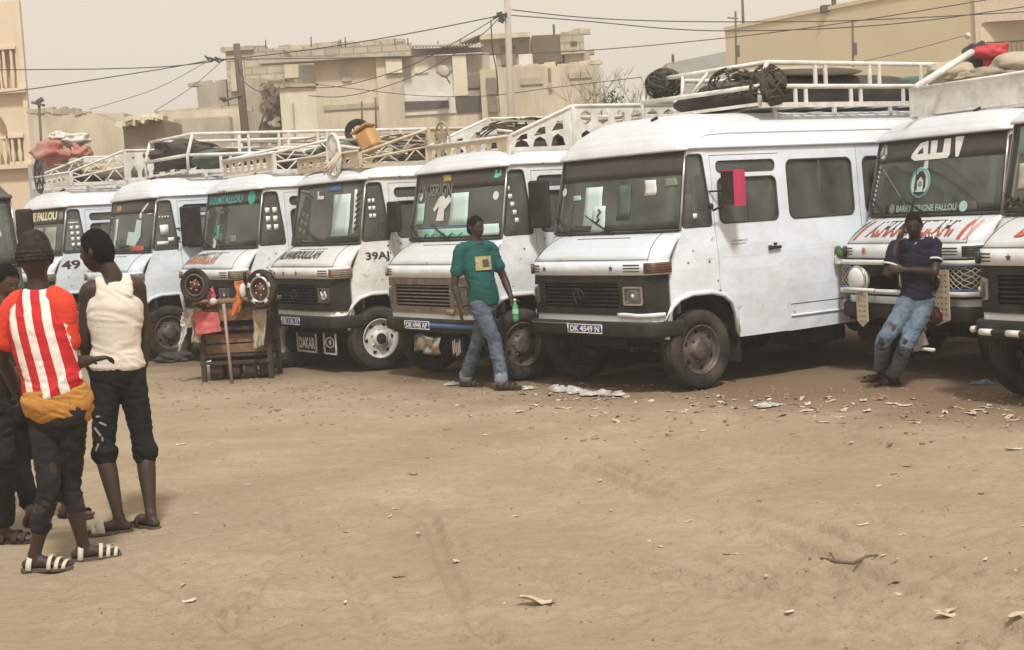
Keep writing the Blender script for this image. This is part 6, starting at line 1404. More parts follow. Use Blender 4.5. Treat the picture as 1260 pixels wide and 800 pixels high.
    if hk in ('short', 'crop'):
        k = 1.10 if hk == 'short' else 1.05
        dome(k, lambda y: .62 if y > .75 else (.20 if y > .2 else (-.25 if y > -.2 else -.62)) if False else lerp(-.60, .62, max(0, min(1, (y+.35)/1.25)))-(.0), 'hair', 'hair', .006); h_.build('hair', 'hair', t)
    elif hk == 'beanie':
        dome(1.17, lambda y: -.05+.10*y, 'beanie', 'cap', .003, top=.0, pw=.72); cp_ = h_.build('knitted_cap', 'beanie', t)
        q = MB()
        for zz, rr in ((-.004, 1.19), (.014, 1.22), (.032, 1.20)):
            q.tube([hc+rot @ Vector((.074*rr*math.cos(a), .094*rr*math.sin(a)-.003, zz+.008*math.sin(a))) for a in [2*PI*i/30 for i in range(30)]], .0135, 8, closed=True)
        q.build('cap_roll', 'beanie', cp_); q = MB(); ball(q, hc+rot @ Vector((0, -.02, .150)), (.016, .016, .008)); q.build('cap_knot', 'beanie', cp_)
    # trousers
    tr = cl['trousers']; b = MB(); w = tr.get('w', 1.)
    loft(b, [pel+Vector((0, 0, tr.get('rise', .06))), pel+Vector((0, 0, .0)), pel-Vector((0, 0, .07))], [(.155*g+.012, .112*g+.012), (.172*g, .125*g), (.150*g, .11*g)], hipA, 20)
    for s in ('l', 'r'):
        hp, kn, an = J['hip_'+s], J['kn_'+s], J['an_'+s]; e = tr.get('end_'+s, tr.get('end', .9)); ep = kn.lerp(an, e)
        loft(b, [hp+Vector((0, 0, .03)), hp.lerp(kn, .3), hp.lerp(kn, .75), kn, kn.lerp(ep, .5), ep], [.100*w, .097*w, .080*w, .074*w, tr.get('calf', .066)*w, tr.get('hem', .060)*w], None, 16)
        if tr.get('bulge'): c_ = kn.lerp(an, tr['bulge']); loft(b, [c_+Vector((0, 0, .02)), c_-Vector((0, 0, .02))], [.085, .078], None, 14)
    fuse(b, 'trousers', tr['m'], t, vox, 2, tr.get('wr', .007), seed=base.x*3+1, wscale=10)
    # upper garment
    up = cl['top']; b = MB(); e = up.get('ease', .016); hem = up.get('hem', .02)
    tp = nk.lerp(chest, .30 if up['kind'] != 'tank' else .42)
    loft(b, [pel+Vector((0, 0, hem))+Vector(up.get('hoff', (0, 0, 0))), pel.lerp(ws, .5)+bf*.7+Vector((0, 0, .02)), ws+bf, chest, tp], [(.160*g+e+.008, .122*g+e+.004), (.155*g+e, .113*g+e), (.142*g+e, .104*g+e), (.170*g+e, .115*g+e), (.125+e*.5, .082+e*.5) if up['kind'] != 'tank' else (.112, .088)], A2*.7+hipA*.3, 22)
    if up['kind'] != 'tank':
        for s in ('l', 'r'):
            sh, el = J['sh_'+s], J['el_'+s]; L_ = up.get('sleeve', .62)
            if up.get('sleeve_m'): loft(b, [nk.lerp(chest, .22), nk.lerp(sh, .7)+Vector((0, 0, .006))], [(.060, .05), (.050, .05)], None, 12); continue
            loft(b, [chest.lerp(sh, .35)+Vector((0, 0, .075)), sh+Vector((0, 0, .006)), sh.lerp(el, L_*.6), sh.lerp(el, L_)], [(.078, .068), .068, .066, .069], None, 16)
            loft(b, [nk.lerp(chest, .22), sh+Vector((0, 0, .012))], [(.062, .05), (.058, .055)], None, 12)
        fuse(b, 'shirt', up['m'], t, vox, 2, up.get('wr', .006), seed=base.x*5, wscale=8)
    else:
        for s in ('l', 'r'):
            sh = J['sh_'+s]; c_ = nk.lerp(sh, .56); loft(b, [c_+Vector((0, 0, .016))-F*.05, c_+Vector((0, 0, .034)), c_+Vector((0, 0, .010))+F*.05], [(.030, .014), (.030, .014), (.030, .014)], A2, 10)
            loft(b, [c_+Vector((0, 0, .01))-F*.05, nk.lerp(sh, .46)-F*.075-Vector((0, 0, .09))], [(.033, .018), (.046, .028)], A2, 12); loft(b, [c_+F*.05, nk.lerp(sh, .42)+F*.07-Vector((0, 0, .09))], [(.024, .018), (.034, .028)], A2, 12)
        fuse(b, 'vest', up['m'], t, vox, 2, up.get('wr', .006), seed=base.x*5, wscale=8)
    if up.get('sleeve_m'):     # differently coloured sleeves
        for s in ('l', 'r'):
            b = MB(); sh, el = J['sh_'+s], J['el_'+s]; L_ = up.get('sleeve', .62); loft(b, [nk.lerp(sh, .62)+Vector((0, 0, .018)), sh+Vector((0, 0, .012)), sh.lerp(el, L_*.6), sh.lerp(el, L_+.03)], [(.062, .060), .071, .071, .073], None, 16)
            fuse(b, 'sleeve', up['sleeve_m'], t, vox, 2, .005, seed=3, wscale=9)
    for fn in cl.get('more', ()): fn(t, J, F, A, rot, base)
    return t

def J_(Y, **k): return {n: at(v[0], v[1], Y+(v[2] if len(v) > 2 else 0)) for n, v in k.items()}
# --- striped jersey man (seen from behind, near left)
Y1 = 8.12; g1 = gnd(60, 702)
def more1(t, J, F, A, rot, base):
    pel = (J['hip_l']+J['hip_r'])/2; b = MB(); loft(b, [pel+Vector((-.015, -.0, .015)), pel+Vector((0, 0, .06)), pel+Vector((0, 0, .12))], [(.198, .152), (.196, .150), (.174, .138)], A, 20)
    fuse(b, 'ochre_undershirt', 'ochre_cloth', t, .008, 2, .009, 4, 12)
    for s in ('l', 'r'): sandal(t, J['an_'+s], TOE1[s], 0, 'leather_white', ((.04, .03, .075), (.15, .022, .07), (.19, .022, .055), (.23, .02, .04)))
TOE1 = {'l': Vector((1, .0, 0)), 'r': Vector((.95, .35, 0))}
j1 = J_(8.12, head=(43, 318), neck=(47, 352), sh_l=(17, 383, .03), sh_r=(77, 377, -.04), el_l=(2, 440, .10), wr_l=(22, 486, .28), el_r=(86, 448, .0), wr_r=(112, 443, .10), hip_l=(55, 507, .03), hip_r=(88, 505, -.03), kn_l=(60, 600, -.05), kn_r=(86, 596, .10), an_l=(45, 686, -.06), an_r=(103, 677, .26))
# feet must reach the ground
def plant(J, s, px, py): g_ = gnd(px, py); J['an_'+s] = Vector((g_.x, g_.y, .085))
plant(j1, 'l', 44, 703); plant(j1, 'r', 104, 690)
person('man in a red and white striped jersey and knitted cap, seen from behind', j1, (-.15, 1, 0), (-.35, 1, -.1), dict(hair='beanie', girth=1.02, head=1.10, toe_l=TOE1['l'], toe_r=TOE1['r'],
    trousers=dict(m='denim_dark', end_l=.62, end_r=.42, w=.86, hem=.062, calf=.066, wr=.008), top=dict(kind='shirt', m='stripe', sleeve=.62, hem=.11, sleeve_m='jersey_red', wr=.007, ease=.022), hand_l=dict(curl=.6), hand_r=dict(curl=.5, n=(0, 0, -1)), more=(more1,)))
# --- man in the white vest
def more2(t, J, F, A, rot, base):
    sandal(t, J['an_l'], TOE2['l'], 0, 'leather_white', ((.17, .05, .065), (.21, .03, .05))); sandal(t, J['an_r'], TOE2['r'], 0, 'leather', ((.16, .04, .065),))
    for k in range(5):
        c_ = J['hip_l'].lerp(J['kn_l'], .52+.10*k); q = MB(); q.box(c_+Vector((-.02+.03*(k % 2), -.080, 0)), (.025+.02*(k % 3), .014, .010), Matrix.Rotation(.5*k, 3, 'Y')); q.build('torn_patch', 'ripped_thread', t)
mk('ripped_thread', (.30, .24, .22), .9)
TOE2 = {'l': Vector((-1, -.12, 0)), 'r': Vector((-.75, .75, 0))}
j2 = J_(9.15, head=(119, 309, 0), neck=(138, 338), sh_l=(110, 358, -.02), sh_r=(167, 352, .06), el_l=(103, 414, -.02), wr_l=(110, 452, .12), el_r=(179, 405, .12), wr_r=(177, 450, .14), hip_l=(130, 462), hip_r=(160, 460, .05), kn_l=(128, 555, -.08), kn_r=(178, 553, .02), an_l=(147, 640), an_r=(186, 638))
plant(j2, 'l', 148, 656); plant(j2, 'r', 187, 651)
person('man in a white vest and black trousers with his back half turned', j2, (-.45, 1, 0), (-1, .25, -.12), dict(hair='short', girth=.96, head=1.06, toe_l=TOE2['l'], toe_r=TOE2['r'], skin='skin_a',
    trousers=dict(m='cloth_black', end_l=.16, end_r=.18, w=.90, calf=.070, hem=.068, bulge=.04, wr=.008), top=dict(kind='tank', m='tank_white', hem=.06, ease=.012, wr=.007), hand_l=dict(curl=.6), hand_r=dict(curl=.9), more=(more2,)))
# --- man in the green tee
def more3(t, J, F, A, rot, base):
    q = MB(); n0 = J['neck']+Vector((0, 0, -.018)); q.tube([n0+A*.074*math.cos(a)+F*(.070*math.sin(a)+.012)-Vector((0, 0, .022*math.sin(a)+.004)) for a in [2*PI*k/20 for k in range(20)]], .010, 6, closed=True); q.build('collar', 'tee_dark', t)
    nk = J['neck']; pel = (J['hip_l']+J['hip_r'])/2; c_ = nk.lerp(pel, .36)
    for nm, w_, h_, off, m_, dx in (('chest_print', .088, .070, .155, 'print_yellow', .0), ('print_ring', .034, .036, .158, 'tee_dark', .02)):
        q = MB(); q.grid(lambda u, v: c_+A*(-w_*(2*u-1)-dx)+Vector((0, 0, h_*(2*v-1)))+F*(off-.9*(w_*(2*u-1)+dx)**2*2.2+.012*(1-v)), 6, 5); q.build(nm, m_, t)
    for s in ('l', 'r'): sandal(t, J['an_'+s], TOE3[s], 0, 'leather', ((.06, .05, .07), (.12, .06, .07), (.18, .05, .055)), 'leather')
    for s in ('l', 'r'): b = MB(); c2 = J['kn_'+s].lerp(J['an_'+s], .90); loft(b, [c2+Vector((0, 0, .03)), c2-Vector((0, 0, .03))], [.072, .072], None, 14); fuse(b, 'turned_up_hem', 'denim_pale', t, .010, 2)
mk('tee_dark', (.05, .07, .05), .9); mk('denim_pale', (.20, .25, .29), .9, var=.2)
TOE3 = {'l': Vector((.95, -.5, 0)), 'r': Vector((1, -.30, 0))}
j3 = J_(15.3, head=(585, 280), neck=(584, 295), sh_r=(567, 308, -.10), sh_l=(603, 305, .10), el_r=(559, 350, -.14), wr_r=(567, 380, -.20), el_l=(620, 342, .10), wr_l=(629, 366, -.04), hip_r=(588, 375, -.07), hip_l=(602, 374, .07), kn_l=(586, 426, .14), kn_r=(609, 421, -.10), an_l=(580, 465), an_r=(613, 465))
plant(j3, 'l', 573, 476); plant(j3, 'r', 618, 480)
P3F = Vector((.40, -.92, 0))
person('man in a dark green tee shirt and jeans walking with a green bottle', j3, P3F, (.75, -.66, -.10), dict(hair='crop', girth=.98, belly=.05, toe_l=TOE3['l'], toe_r=TOE3['r'], vox=.011, bvox=.0095,
    trousers=dict(m='denim', end=.93, w=.98, calf=.072, hem=.070, wr=.010), top=dict(kind='shirt', m='tee_green', sleeve=.66, hem=.04, ease=.016, wr=.006), hand_l=dict(curl=1.1, d=(0.2, -.1, -1), n=(.6, -.7, 0)), hand_r=dict(curl=.5, d=(0, 0, -1)), more=(more3,)))
bo = thing('bottle', 'green plastic bottle held in the walking man\'s hand', 'bottle', j3['wr_l']+Vector((.035, -.045, -.115))); q = MB(); q.lathe([(.0, -.135), (.030, -.132), (.033, -.10), (.029, -.06), (.033, -.02), (.030, .02), (.014, .06), (.012, .082)], (0, 0, 0), 'z', 16); q.build('bottle_body', 'bottle_green', bo)
q = MB(); q.lathe([(.0, .10), (.015, .10), (.015, .078), (0, .078)], (0, 0, 0), 'z', 12); q.build('cap', 'white', bo); q = MB(); q.lathe([(.0345, -.05), (.0345, .0)], (0, 0, 0), 'z', 16); q.build('bottle_label', 'mint', bo)
# --- man leaning on the show front, phone at his ear
def more4(t, J, F, A, rot, base):
    for s in ('l', 'r'): sandal(t, J['an_'+s], TOE4[s], 0, 'leather', ((.05, .05, .07), (.15, .05, .06), (.2, .03, .05)), 'leather')
    for s in ('l', 'r'):
        c_ = J['sh_'+s].lerp(J['el_'+s], .60); dd = (J['el_'+s]-J['sh_'+s]).normalized(); q = MB(); u_ = dd.cross(Vector((0, 1, 0))).normalized(); w_ = dd.cross(u_); q.tube([c_+(u_*math.cos(a)+w_*math.sin(a))*.070 for a in [2*PI*k/20 for k in range(20)]], .010, 6, closed=True); q.build('sleeve_band', 'white', t)
    c_ = J['neck']; q = MB()
    q.tube([c_+Vector((.0, 0, -.01))+A*.075, c_+F*.085-Vector((0, 0, .055)), c_-A*.075], .012, 6); q.build('collar', 'polo_grey', t)
    for k in range(3):
        b = MB(); s_ = J['sh_l']; q = MB(); q.tube([s_+A*(.06-.03*k)+F*.06+Vector((0, 0, .045)), s_+A*(.055-.03*k)+Vector((0, 0, .085)), s_+A*(.05-.03*k)-F*.05+Vector((0, 0, .07))], .007, 5); q.build('shoulder_stripe', 'white', t)
    for (a, b_, tt) in (('hip_l', 'kn_l', .95), ('hip_l', 'kn_l', .75), ('hip_r', 'kn_r', .98), ('kn_l', 'an_l', .2)):
        c_ = J[a].lerp(J[b_], tt); q = MB(); ball(q, c_+F*.062+A*.01, (.036, .02, .042)); q.build('knee_tear', 'cloth_dark', t)
mk('polo_grey', (.25, .24, .25), .85)
TOE4 = {'l': Vector((-1, -.35, 0)), 'r': Vector((-1, -.15, 0))}
j4 = J_(13.55, head=(1124, 277, 0), neck=(1126, 293, .05), sh_r=(1102, 305, -.02), sh_l=(1149, 300, .10), el_r=(1092, 340, -.06), wr_r=(1104, 300, -.07), el_l=(1150, 335, -.02), wr_l=(1112, 332, -.12), hip_r=(1117, 376, .04), hip_l=(1138, 374, .10), kn_r=(1087, 420, -.22), kn_l=(1116, 424, -.22), an_r=(1079, 462), an_l=(1098, 462))
plant(j4, 'r', 1084, 470); plant(j4, 'l', 1099, 474)
P4F = Vector((-.30, -.95, 0))
person('man in a navy polo and torn jeans leaning on a minibus while phoning', j4, P4F, (-.35, -.9, -.30), dict(hair='crop', girth=.92, toe_l=TOE4['l'], toe_r=TOE4['r'], vox=.011, bvox=.0095,
    trousers=dict(m='denim_worn', end_l=.92, end_r=.80, w=.95, calf=.072, hem=.064, wr=.009), top=dict(kind='shirt', m='polo_navy', sleeve=.58, hem=.07, ease=.012, wr=.007), hand_r=dict(curl=.8, d=(.35, .1, 1), n=(1, .2, -.3), side=-1), hand_l=dict(curl=.6, d=(-1, 0, .05), n=(0, 1, 0)), more=(more4,)))
ph = thing('phone', 'small black phone held to the leaning man\'s ear', 'phone', j4['wr_r']+Vector((.045, -.005, .075)), 0); q = MB(); q.box((0, 0, 0), (.016, .065, .13), Matrix.Rotation(.25, 3, 'Y'), 0, .004); q.build('phone_body', 'phone_black', ph); q = MB(); q.box((.0095, 0, .002), (.002, .055, .11), Matrix.Rotation(.25, 3, 'Y')); q.build('screen', 'mirror_face', ph)
# --- two companions at the left edge
def more6(t, J, F, A, rot, base):
    for s in ('l', 'r'): sandal(t, J['an_'+s], TOE6[s], 0, 'leather', ((.06, .05, .07), (.14, .04, .07), (.2, .04, .05)), 'leather')
TOE6 = {'l': Vector((.9, -.45, 0)), 'r': Vector((.7, -.7, 0))}
j6 = J_(9.7, head=(7, 348), neck=(6, 377), sh_r=(-22, 392, -.03), sh_l=(38, 392, .08), el_r=(-30, 445), wr_r=(-12, 482, -.12), el_l=(44, 440, -.02), wr_l=(30, 480, -.15), hip_r=(14, 488), hip_l=(46, 488, .06), kn_r=(22, 563, -.10), kn_l=(55, 562, -.04), an_r=(38, 640), an_l=(92, 635))
plant(j6, 'r', 40, 648); plant(j6, 'l', 84, 636)
person('young man in dark clothes, his face showing behind the striped jersey', j6, (.55, -.85, 0), (.75, -.6, -.35), dict(hair='short', girth=.95, toe_l=TOE6['l'], toe_r=TOE6['r'], vox=.011, bvox=.0095, trousers=dict(m='cloth_black', end=.82, wr=.009), top=dict(kind='shirt', m='cloth_dark', sleeve=.6, hem=.0), more=(more6,)), skin='skin_b')
def more5(t, J, F, A, rot, base):
    for s in ('l', 'r'): sandal(t, J['an_'+s], TOE5[s], 0, 'leather', ((.06, .04, .07), (.14, .04, .065), (.19, .03, .05)), 'leather')
TOE5 = {'l': Vector((1, -.1, 0)), 'r': Vector((1, -.1, 0))}
j5 = J_(8.7, head=(-40, 300), neck=(-38, 335), sh_r=(-48, 362, -.16), sh_l=(-40, 360, .16), el_r=(-30, 425, -.2), wr_r=(8, 455, -.15), el_l=(-35, 425, .22), wr_l=(-5, 450, .2), hip_r=(-16, 478, -.08), hip_l=(-14, 478, .09), kn_r=(4, 565, -.08), kn_l=(-12, 560, .10), an_r=(5, 655), an_l=(-30, 650))
plant(j5, 'r', 6, 669); plant(j5, 'l', -40, 655)
person('figure in dark jeans cut off by the left edge, only a leg in view', j5, (1, -.05, 0), (1, .1, -.1), dict(hair='short', girth=1.0, toe_l=TOE5['l'], toe_r=TOE5['r'], vox=.011, bvox=.0095, trousers=dict(m='denim_dark', end=.86, w=1.06, wr=.012), top=dict(kind='shirt', m='cloth_black', sleeve=.9, hem=-.04), hand_r=dict(curl=.7), more=(more5,)), skin='skin_b')
# ================================================================== STALL AND ITS THINGS
mk('old_wood', (.22, .13, .065), .85, var=.35, scale=14, dirt=(.10, .07, .05), dirt_amt=.6, dscale=6, bump=.5); mk('dark_wood', (.055, .038, .028), .9, var=.3, scale=10, bump=.5); mk('stick_wood', (.34, .26, .19), .8, var=.2)
mk('red_bag', (.50, .08, .09), .8, var=.2, scale=14, dirt=(.55, .3, .28), dirt_amt=.5, dscale=14, bump=.6); mk('pink_cloth', (.62, .14, .22), .9, var=.25, bump=.5); mk('orange_cloth', (.52, .17, .045), .9, var=.2, bump=.5); mk('white_cloth', (.62, .58, .54), .9, var=.12, bump=.5)
mk('hub_red', (.13, .045, .03), .5, .3, dirt=(.22, .15, .11), dirt_amt=.7, dscale=14); mk('paper', (.52, .47, .38), .9, var=.2); mk('sack_cloth', (.42, .36, .27), .95, var=.2, bump=.7, bscale=80); mk('jerry_yellow', (.48, .27, .09), .6, var=.12, dirt=(.4, .25, .12), dirt_amt=.5)
Ys = 17.6
def sp_(px, py, d=0): return at(px, py, Ys+d)
a0 = gnd(243, 452); SC = Vector(((sp_(243, 440).x+sp_(340, 440).x)/2, Ys+.30, 0)); SW = sp_(335, 440).x-sp_(245, 440).x
st = thing('market_stall', 'old wooden stall table hung with cloths in front of the minibuses', 'stall', SC, -.05)
q = MB(); q.box((0, 0, .93), (SW+.10, .58, .045), bev=.006); q.build('table_top', 'old_wood', st)
q = MB(); q.box((0, -.26, .80), (SW, .03, .17)); q.build('apron_board', 'old_wood', st); q = MB(); q.box((0, -.28, .90), (SW+.04, .02, .05)); q.build('edge_strip', 'dark_wood', st)
q = MB(); q.box((0, .1, .60), (SW, .02, .28)); q.build('back_board', 'dark_wood', st)
for z_ in (.50, .38): q = MB(); q.box((0, -.20, z_), (SW-.06, .02, .10)); q.build('front_board', 'old_wood', st)
for sx_ in (-1, 1):
    for sy_ in (-1, 1): q = MB(); q.box((sx_*(SW/2-.03), sy_*.25, .46), (.055, .05, .93)); q.build('leg', 'dark_wood', st)
q = MB(); q.box((0, 0, .30), (SW-.04, .5, .03)); q.build('shelf', 'dark_wood', st)
for z in (.22, .62): q = MB(); q.box((0, -.27, z), (SW, .03, .04)); q.build('rail', 'dark_wood', st)
for k in range(4): q = MB(); q.box((-.28+.19*k, .02, .12+.02*(k % 2)), (.15, .35, .22), Matrix.Rotation(.1*k, 3, 'Z'), 0, .012); q.build('crate_board', 'dark_wood', st)
def local(px, py, d=0): return sp_(px, py, d)
def drop(name, pts, m, lab, cat, nx=8, ny=10, amp=.018, th=.006, seed=1):
    """hanging cloth: pts = four corners tl,tr,br,bl"""
    tl, tr, br, bl = pts; q = MB()
    q.slab(lambda u, v: (tl.lerp(tr, u)).lerp(bl.lerp(br, u), v)+Vector((0, amp*math.sin(u*9+seed)*(.3+v)+amp*.8*noise.noise(Vector((u*4, v*4, seed))), 0))+Vector((amp*.8*noise.noise(Vector((v*5, seed, u*2))), 0, 0)), nx*2, ny*2, (0, th, 0)); return tag(q.build(name, m, None), lab, cat)
drop('red_bag', [local(237, 383, -.10), local(268, 385, -.10), local(272, 408, -.12), local(241, 413, -.12)], 'red_bag', 'flat faded red bag hanging on the left front of the stall', 'bag', th=.05, amp=.012)
drop('pink_cap', [local(256, 358, -.08), local(261, 352, -.08), local(267, 374, -.1), local(256, 378, -.1)], 'pink_cloth', 'pink cap with a white patch hung from the stall', 'cap', th=.05, amp=.03, seed=4)
q = MB(); ball(q, local(262, 371, -.13), (.05, .03, .04)); tag(q.build('cap_lining', 'white_cloth', None), 'white lining bulging out under the pink cap', 'cloth')
drop('orange_cloth', [local(288, 346, -.08), local(300, 345, -.08), local(302, 362, -.1), local(292, 392, -.1)], 'orange_cloth', 'orange cloth draped over the front of the stall', 'cloth', amp=.035, seed=2)
drop('orange_tail', [local(291, 362, -.11), local(301, 360, -.11), local(293, 384, -.12), local(280, 393, -.12)], 'orange_cloth', 'twisted tail of orange cloth slanting down the stall', 'cloth', amp=.02, seed=6)
drop('white_cloth', [local(224, 385, 0), local(239, 380, 0), local(240, 402, -.02), local(223, 404, -.02)], 'white_cloth', 'bundled white cloth on the left end of the stall', 'cloth', th=.07, amp=.04, seed=5)
drop('white_strip', [local(224, 402, 0), local(232, 400, 0), local(221, 433, -.02), local(218, 432, -.02)], 'white_cloth', 'narrow white cloth tail trailing down beside the stall', 'cloth', amp=.02, seed=8)
drop('brown_sack', [local(311, 382, -.1), local(329, 380, -.1), local(325, 425, -.14), local(312, 431, -.14)], 'sack_cloth', 'limp brown sack hung on the right front of the stall', 'sack', th=.05, amp=.03, seed=9)
drop('grey_sack', [local(238, 378, -.02), local(248, 380, -.02), local(247, 422, -.05), local(236, 422, -.05)], 'sack_cloth', 'greyish cloth hanging behind the red bag', 'cloth', amp=.02, seed=11)
q = MB(); ball(q, local(299, 358, -.14), (.045, .04, .085)); tag(q.build('white_bag', 'white_cloth', None), 'small white plastic bag hung beside the orange cloth', 'bag')
q = MB(); sb_ = at(284, 452, Ys-.22); sb_.z = 0; st_ = at(275, 374, Ys-.10); q.tube([st_, st_.lerp(sb_, .5), sb_], [.019, .018, .020], 8); tag(q.build('wooden_stick', 'stick_wood', None), 'pale wooden stick leaning upright against the stall', 'stick')
q = MB(); q.tube([local(223, 362, -.05), local(229, 390, -.05)], .02, 8); tag(q.build('grey_pipe', 'concrete_pole', None), 'short grey pipe below the left hanging wheel', 'pipe')
for (px, py, r_, lab, chrome) in ((240, 351, .195, 'dark round wheel propped on the left end of the stall', False), (322, 356, .215, 'round wheel with a pale metal ring on the right end of the stall', True)):
    c_ = local(px, py, -.22); t_ = thing('hanging_wheel', lab, 'wheel', c_, -.25 if chrome else .1, 'wheels propped on the stall')
    t_.scale = (.86, 1, 1.08 if chrome else 1.02)
    q = MB(); q.lathe([(r_*.66, -.05), (r_*.80, -.075), (r_*.95, -.07), (r_, -.03), (r_, .03), (r_*.95, .07), (r_*.8, .07), (r_*.66, .05)], (0, 0, 0), 'y', 30); q.build('tyre', 'tyre', t_)
    q = MB(); q.lathe([(r_*.70, .055), (r_*.62, .075), (r_*.56, .06), (r_*.52, .02)], (0, 0, 0), 'y', 30); q.lathe([(r_*.70, -.055), (r_*.62, -.085), (r_*.56, -.065), (r_*.52, .0)], (0, 0, 0), 'y', 30); q.build('ring', 'chrome' if chrome else 'rim_dark', t_)
    q = MB(); q.lathe([(r_*.56, .0), (r_*.36, -.03), (r_*.2, -.06), (.0, -.075)], (0, 0, 0), 'y', 24); q.build('hub', 'hub_red', t_)
    q = MB()
    for k in range(5): a = 2*PI*k/5; q.tube([(r_*.30*math.cos(a), -.03, r_*.30*math.sin(a)), (r_*.30*math.cos(a), -.075, r_*.30*math.sin(a))], .012, 6)
    struct(q.build('wheel_nuts', 'chrome', t_), 'stuff')
    if chrome:
        for k in range(5):
            a = 2*PI*k/5+.3; q = MB(); q.slab(lambda u, v: Vector((r_*lerp(.60, .80, v)*math.cos(a+.35*(u-.5)), -.082, r_*lerp(.60, .80, v)*math.sin(a+.35*(u-.5)))), 3, 1, (0, .01, 0)); q.build('ring_plate', 'rim_white', t_)
q = MB(); q.tube([local(301, 335, -.1), local(301, 346, -.1)], .018, 8); tag(q.build('dark_peg', 'black', None), 'short dark peg standing on the stall top', 'peg')
tr_ = thing('loose_tyre', 'worn tyre lying on the sand right of the stall', 'tyre', gnd(358, 452)+Vector((0, .25, .10)), 0); q = MB(); q.lathe([(.21, -.07), (.30, -.095), (.36, -.085), (.375, 0), (.36, .085), (.30, .095), (.21, .07), (.2, 0), (.21, -.07)], (0, 0, 0), 'z', 30); q.build('carcass', 'tyre', tr_)
for (px, py, s_, lab, m_) in ((262, 450, .10, 'crumpled white plastic in front of the stall', 'white_cloth'), (216, 445, .20, 'grey rubbish heap left of the stall', 'tarp_dark'), (322, 446, .12, 'broken black wire frame under the stall', 'black')):
    o = lumpy('rubbish', gnd(px, py)+Vector((0, 0, s_*.25)), (s_*1.3, s_, s_*.45), px, m_, .5); tag(o, lab, 'rubbish')

# ================================================================== CARGO ON THE ROOFS
def on_bus(k, x, y, z):
    b = BUS[k]; a = b['yaw']; return Vector((b['x']+x*math.cos(a)-y*math.sin(a), b['y']+x*math.sin(a)+y*math.cos(a), z))
DZ = {6: -.02, 5: -.29, 4: -.26, 3: -.20, 2: -.07, 1: -.06, 7: -.17}
def cargo(k, name, c, dims, m, lab, cat, seed=1, amp=.18, rz=0., sq=.7):
    c = (c[0], c[1], c[2]+DZ[k])
    o = lumpy(name, on_bus(k, *c), dims, seed, m, amp, BUS[k]['yaw']+rz, sq=sq); tag(o, lab, cat); return o
cargo(6, 'tarpaulin_roll', (-.15, 3.6, 2.92), (.62, 1.75, .19), 'tarp_dark', 'long dark tarpaulin roll lying in the white tube rack of the pink-mirror minibus', 'tarpaulin', 3, .10)
cargo(6, 'tarpaulin_roll', (-.1, 2.15, 2.86), (.70, .28, .13), 'tarp_dark', 'dark roll lying crosswise at the front of the tube rack', 'tarpaulin', 5, .08)
cargo(6, 'net_bundle', (.84, 1.84, 2.90), (.10, .18, .18), 'netting', 'brown netting bundled round the rack corner above the pink mirror', 'net', 7, .22, sq=.45)
nk_ = netting('net_strands', on_bus(6, .84, 1.84, 2.89), (.125, .22, .21), 5, 'netting', BUS[6]['yaw'], 60); tag(nk_, 'loose strands of brown net around the bundled netting on the rack corner', 'net strands')
nk_ = netting('net_strands', on_bus(6, .45, 1.70, 2.96), (.32, .06, .15), 6, 'netting', BUS[6]['yaw'], 50); tag(nk_, 'loose net strands spreading along the front bar of the tube rack', 'net strands')
cargo(6, 'net_bundle', (-.72, 1.85, 3.10), (.17, .15, .14), 'tarp_dark', 'dark furry bundle on the far front corner of the tube rack', 'bundle', 9, .2)
nk_ = netting('rope_tangle', on_bus(6, -.72, 1.85, 3.07), (.20, .18, .16), 15, 'tarp_dark', 0, 60); tag(nk_, 'dark frayed rope wound over the furry bundle on the rack', 'rope')
cargo(6, 'folded_canvas', (.1, 3.0, 3.12), (.5, .8, .05), 'sack_cloth', 'pale folded canvas on top of the dark tarpaulin roll', 'canvas', 11, .12)
cargo(6, 'green_cover', (.3, 4.8, 2.95), (.45, .45, .12), 'tarp_green', 'dull green cover near the rear of the tube rack', 'cover', 12, .12)
cargo(6, 'canvas_bundle', (.2, 5.4, 2.86), (.55, .3, .09), 'sack_cloth', 'rumpled grey bundle at the rear end of the tube rack', 'bundle', 13, .4)
cargo(2, 'green_cover', (.45, 1.9, 2.88), (.35, .55, .15), 'tarp_green', 'dark green cover under the tube rack of the bluish minibus', 'cover', 14, .15)
cargo(2, 'dark_pile', (-.55, 1.5, 3.02), (.38, .40, .22), 'tarp_dark', 'dark pile of gear on the front of the bluish minibus rack', 'pile', 15, .35)
cargo(2, 'long_bundle', (.2, 3.6, 2.90), (.6, 1.4, .12), 'tarp_dark', 'long low dark bundle along the rear of the bluish minibus rack', 'bundle', 45, .2)
cargo(3, 'green_net', (.45, 2.5, 2.96), (.55, .95, .17), 'tarp_green', 'green mesh bundle on the rack behind the wooden stall', 'net', 16, .2)
cargo(3, 'brown_bundle', (-.2, 4.0, 2.9), (.6, .8, .15), 'netting', 'brown mixed bundle at the rear of the rack behind the stall', 'bundle', 17, .3)
cargo(4, 'brown_bundle', (.1, 3.3, 2.95), (.6, 1.2, .20), 'netting', 'brown knotted bundle on the cream rack of the scruffy minibus', 'bundle', 18, .4)
cargo(5, 'brown_bundle', (-.3, 2.2, 2.92), (.5, .8, .17), 'netting', 'brown bundle on the rack above the rusty grille minibus', 'bundle', 19, .4)
cargo(5, 'grey_bundle', (.2, 4.2, 2.92), (.6, 1.0, .15), 'tarp_dark', 'grey bundle behind the hexagon-cut rack panel', 'bundle', 20, .3)
cargo(1, 'rolled_mat', (.3, 2.1, 2.92), (.40, 1.0, .14), 'sack_cloth', 'rolled grey mats on the leftmost white minibus', 'mat', 21, .25)
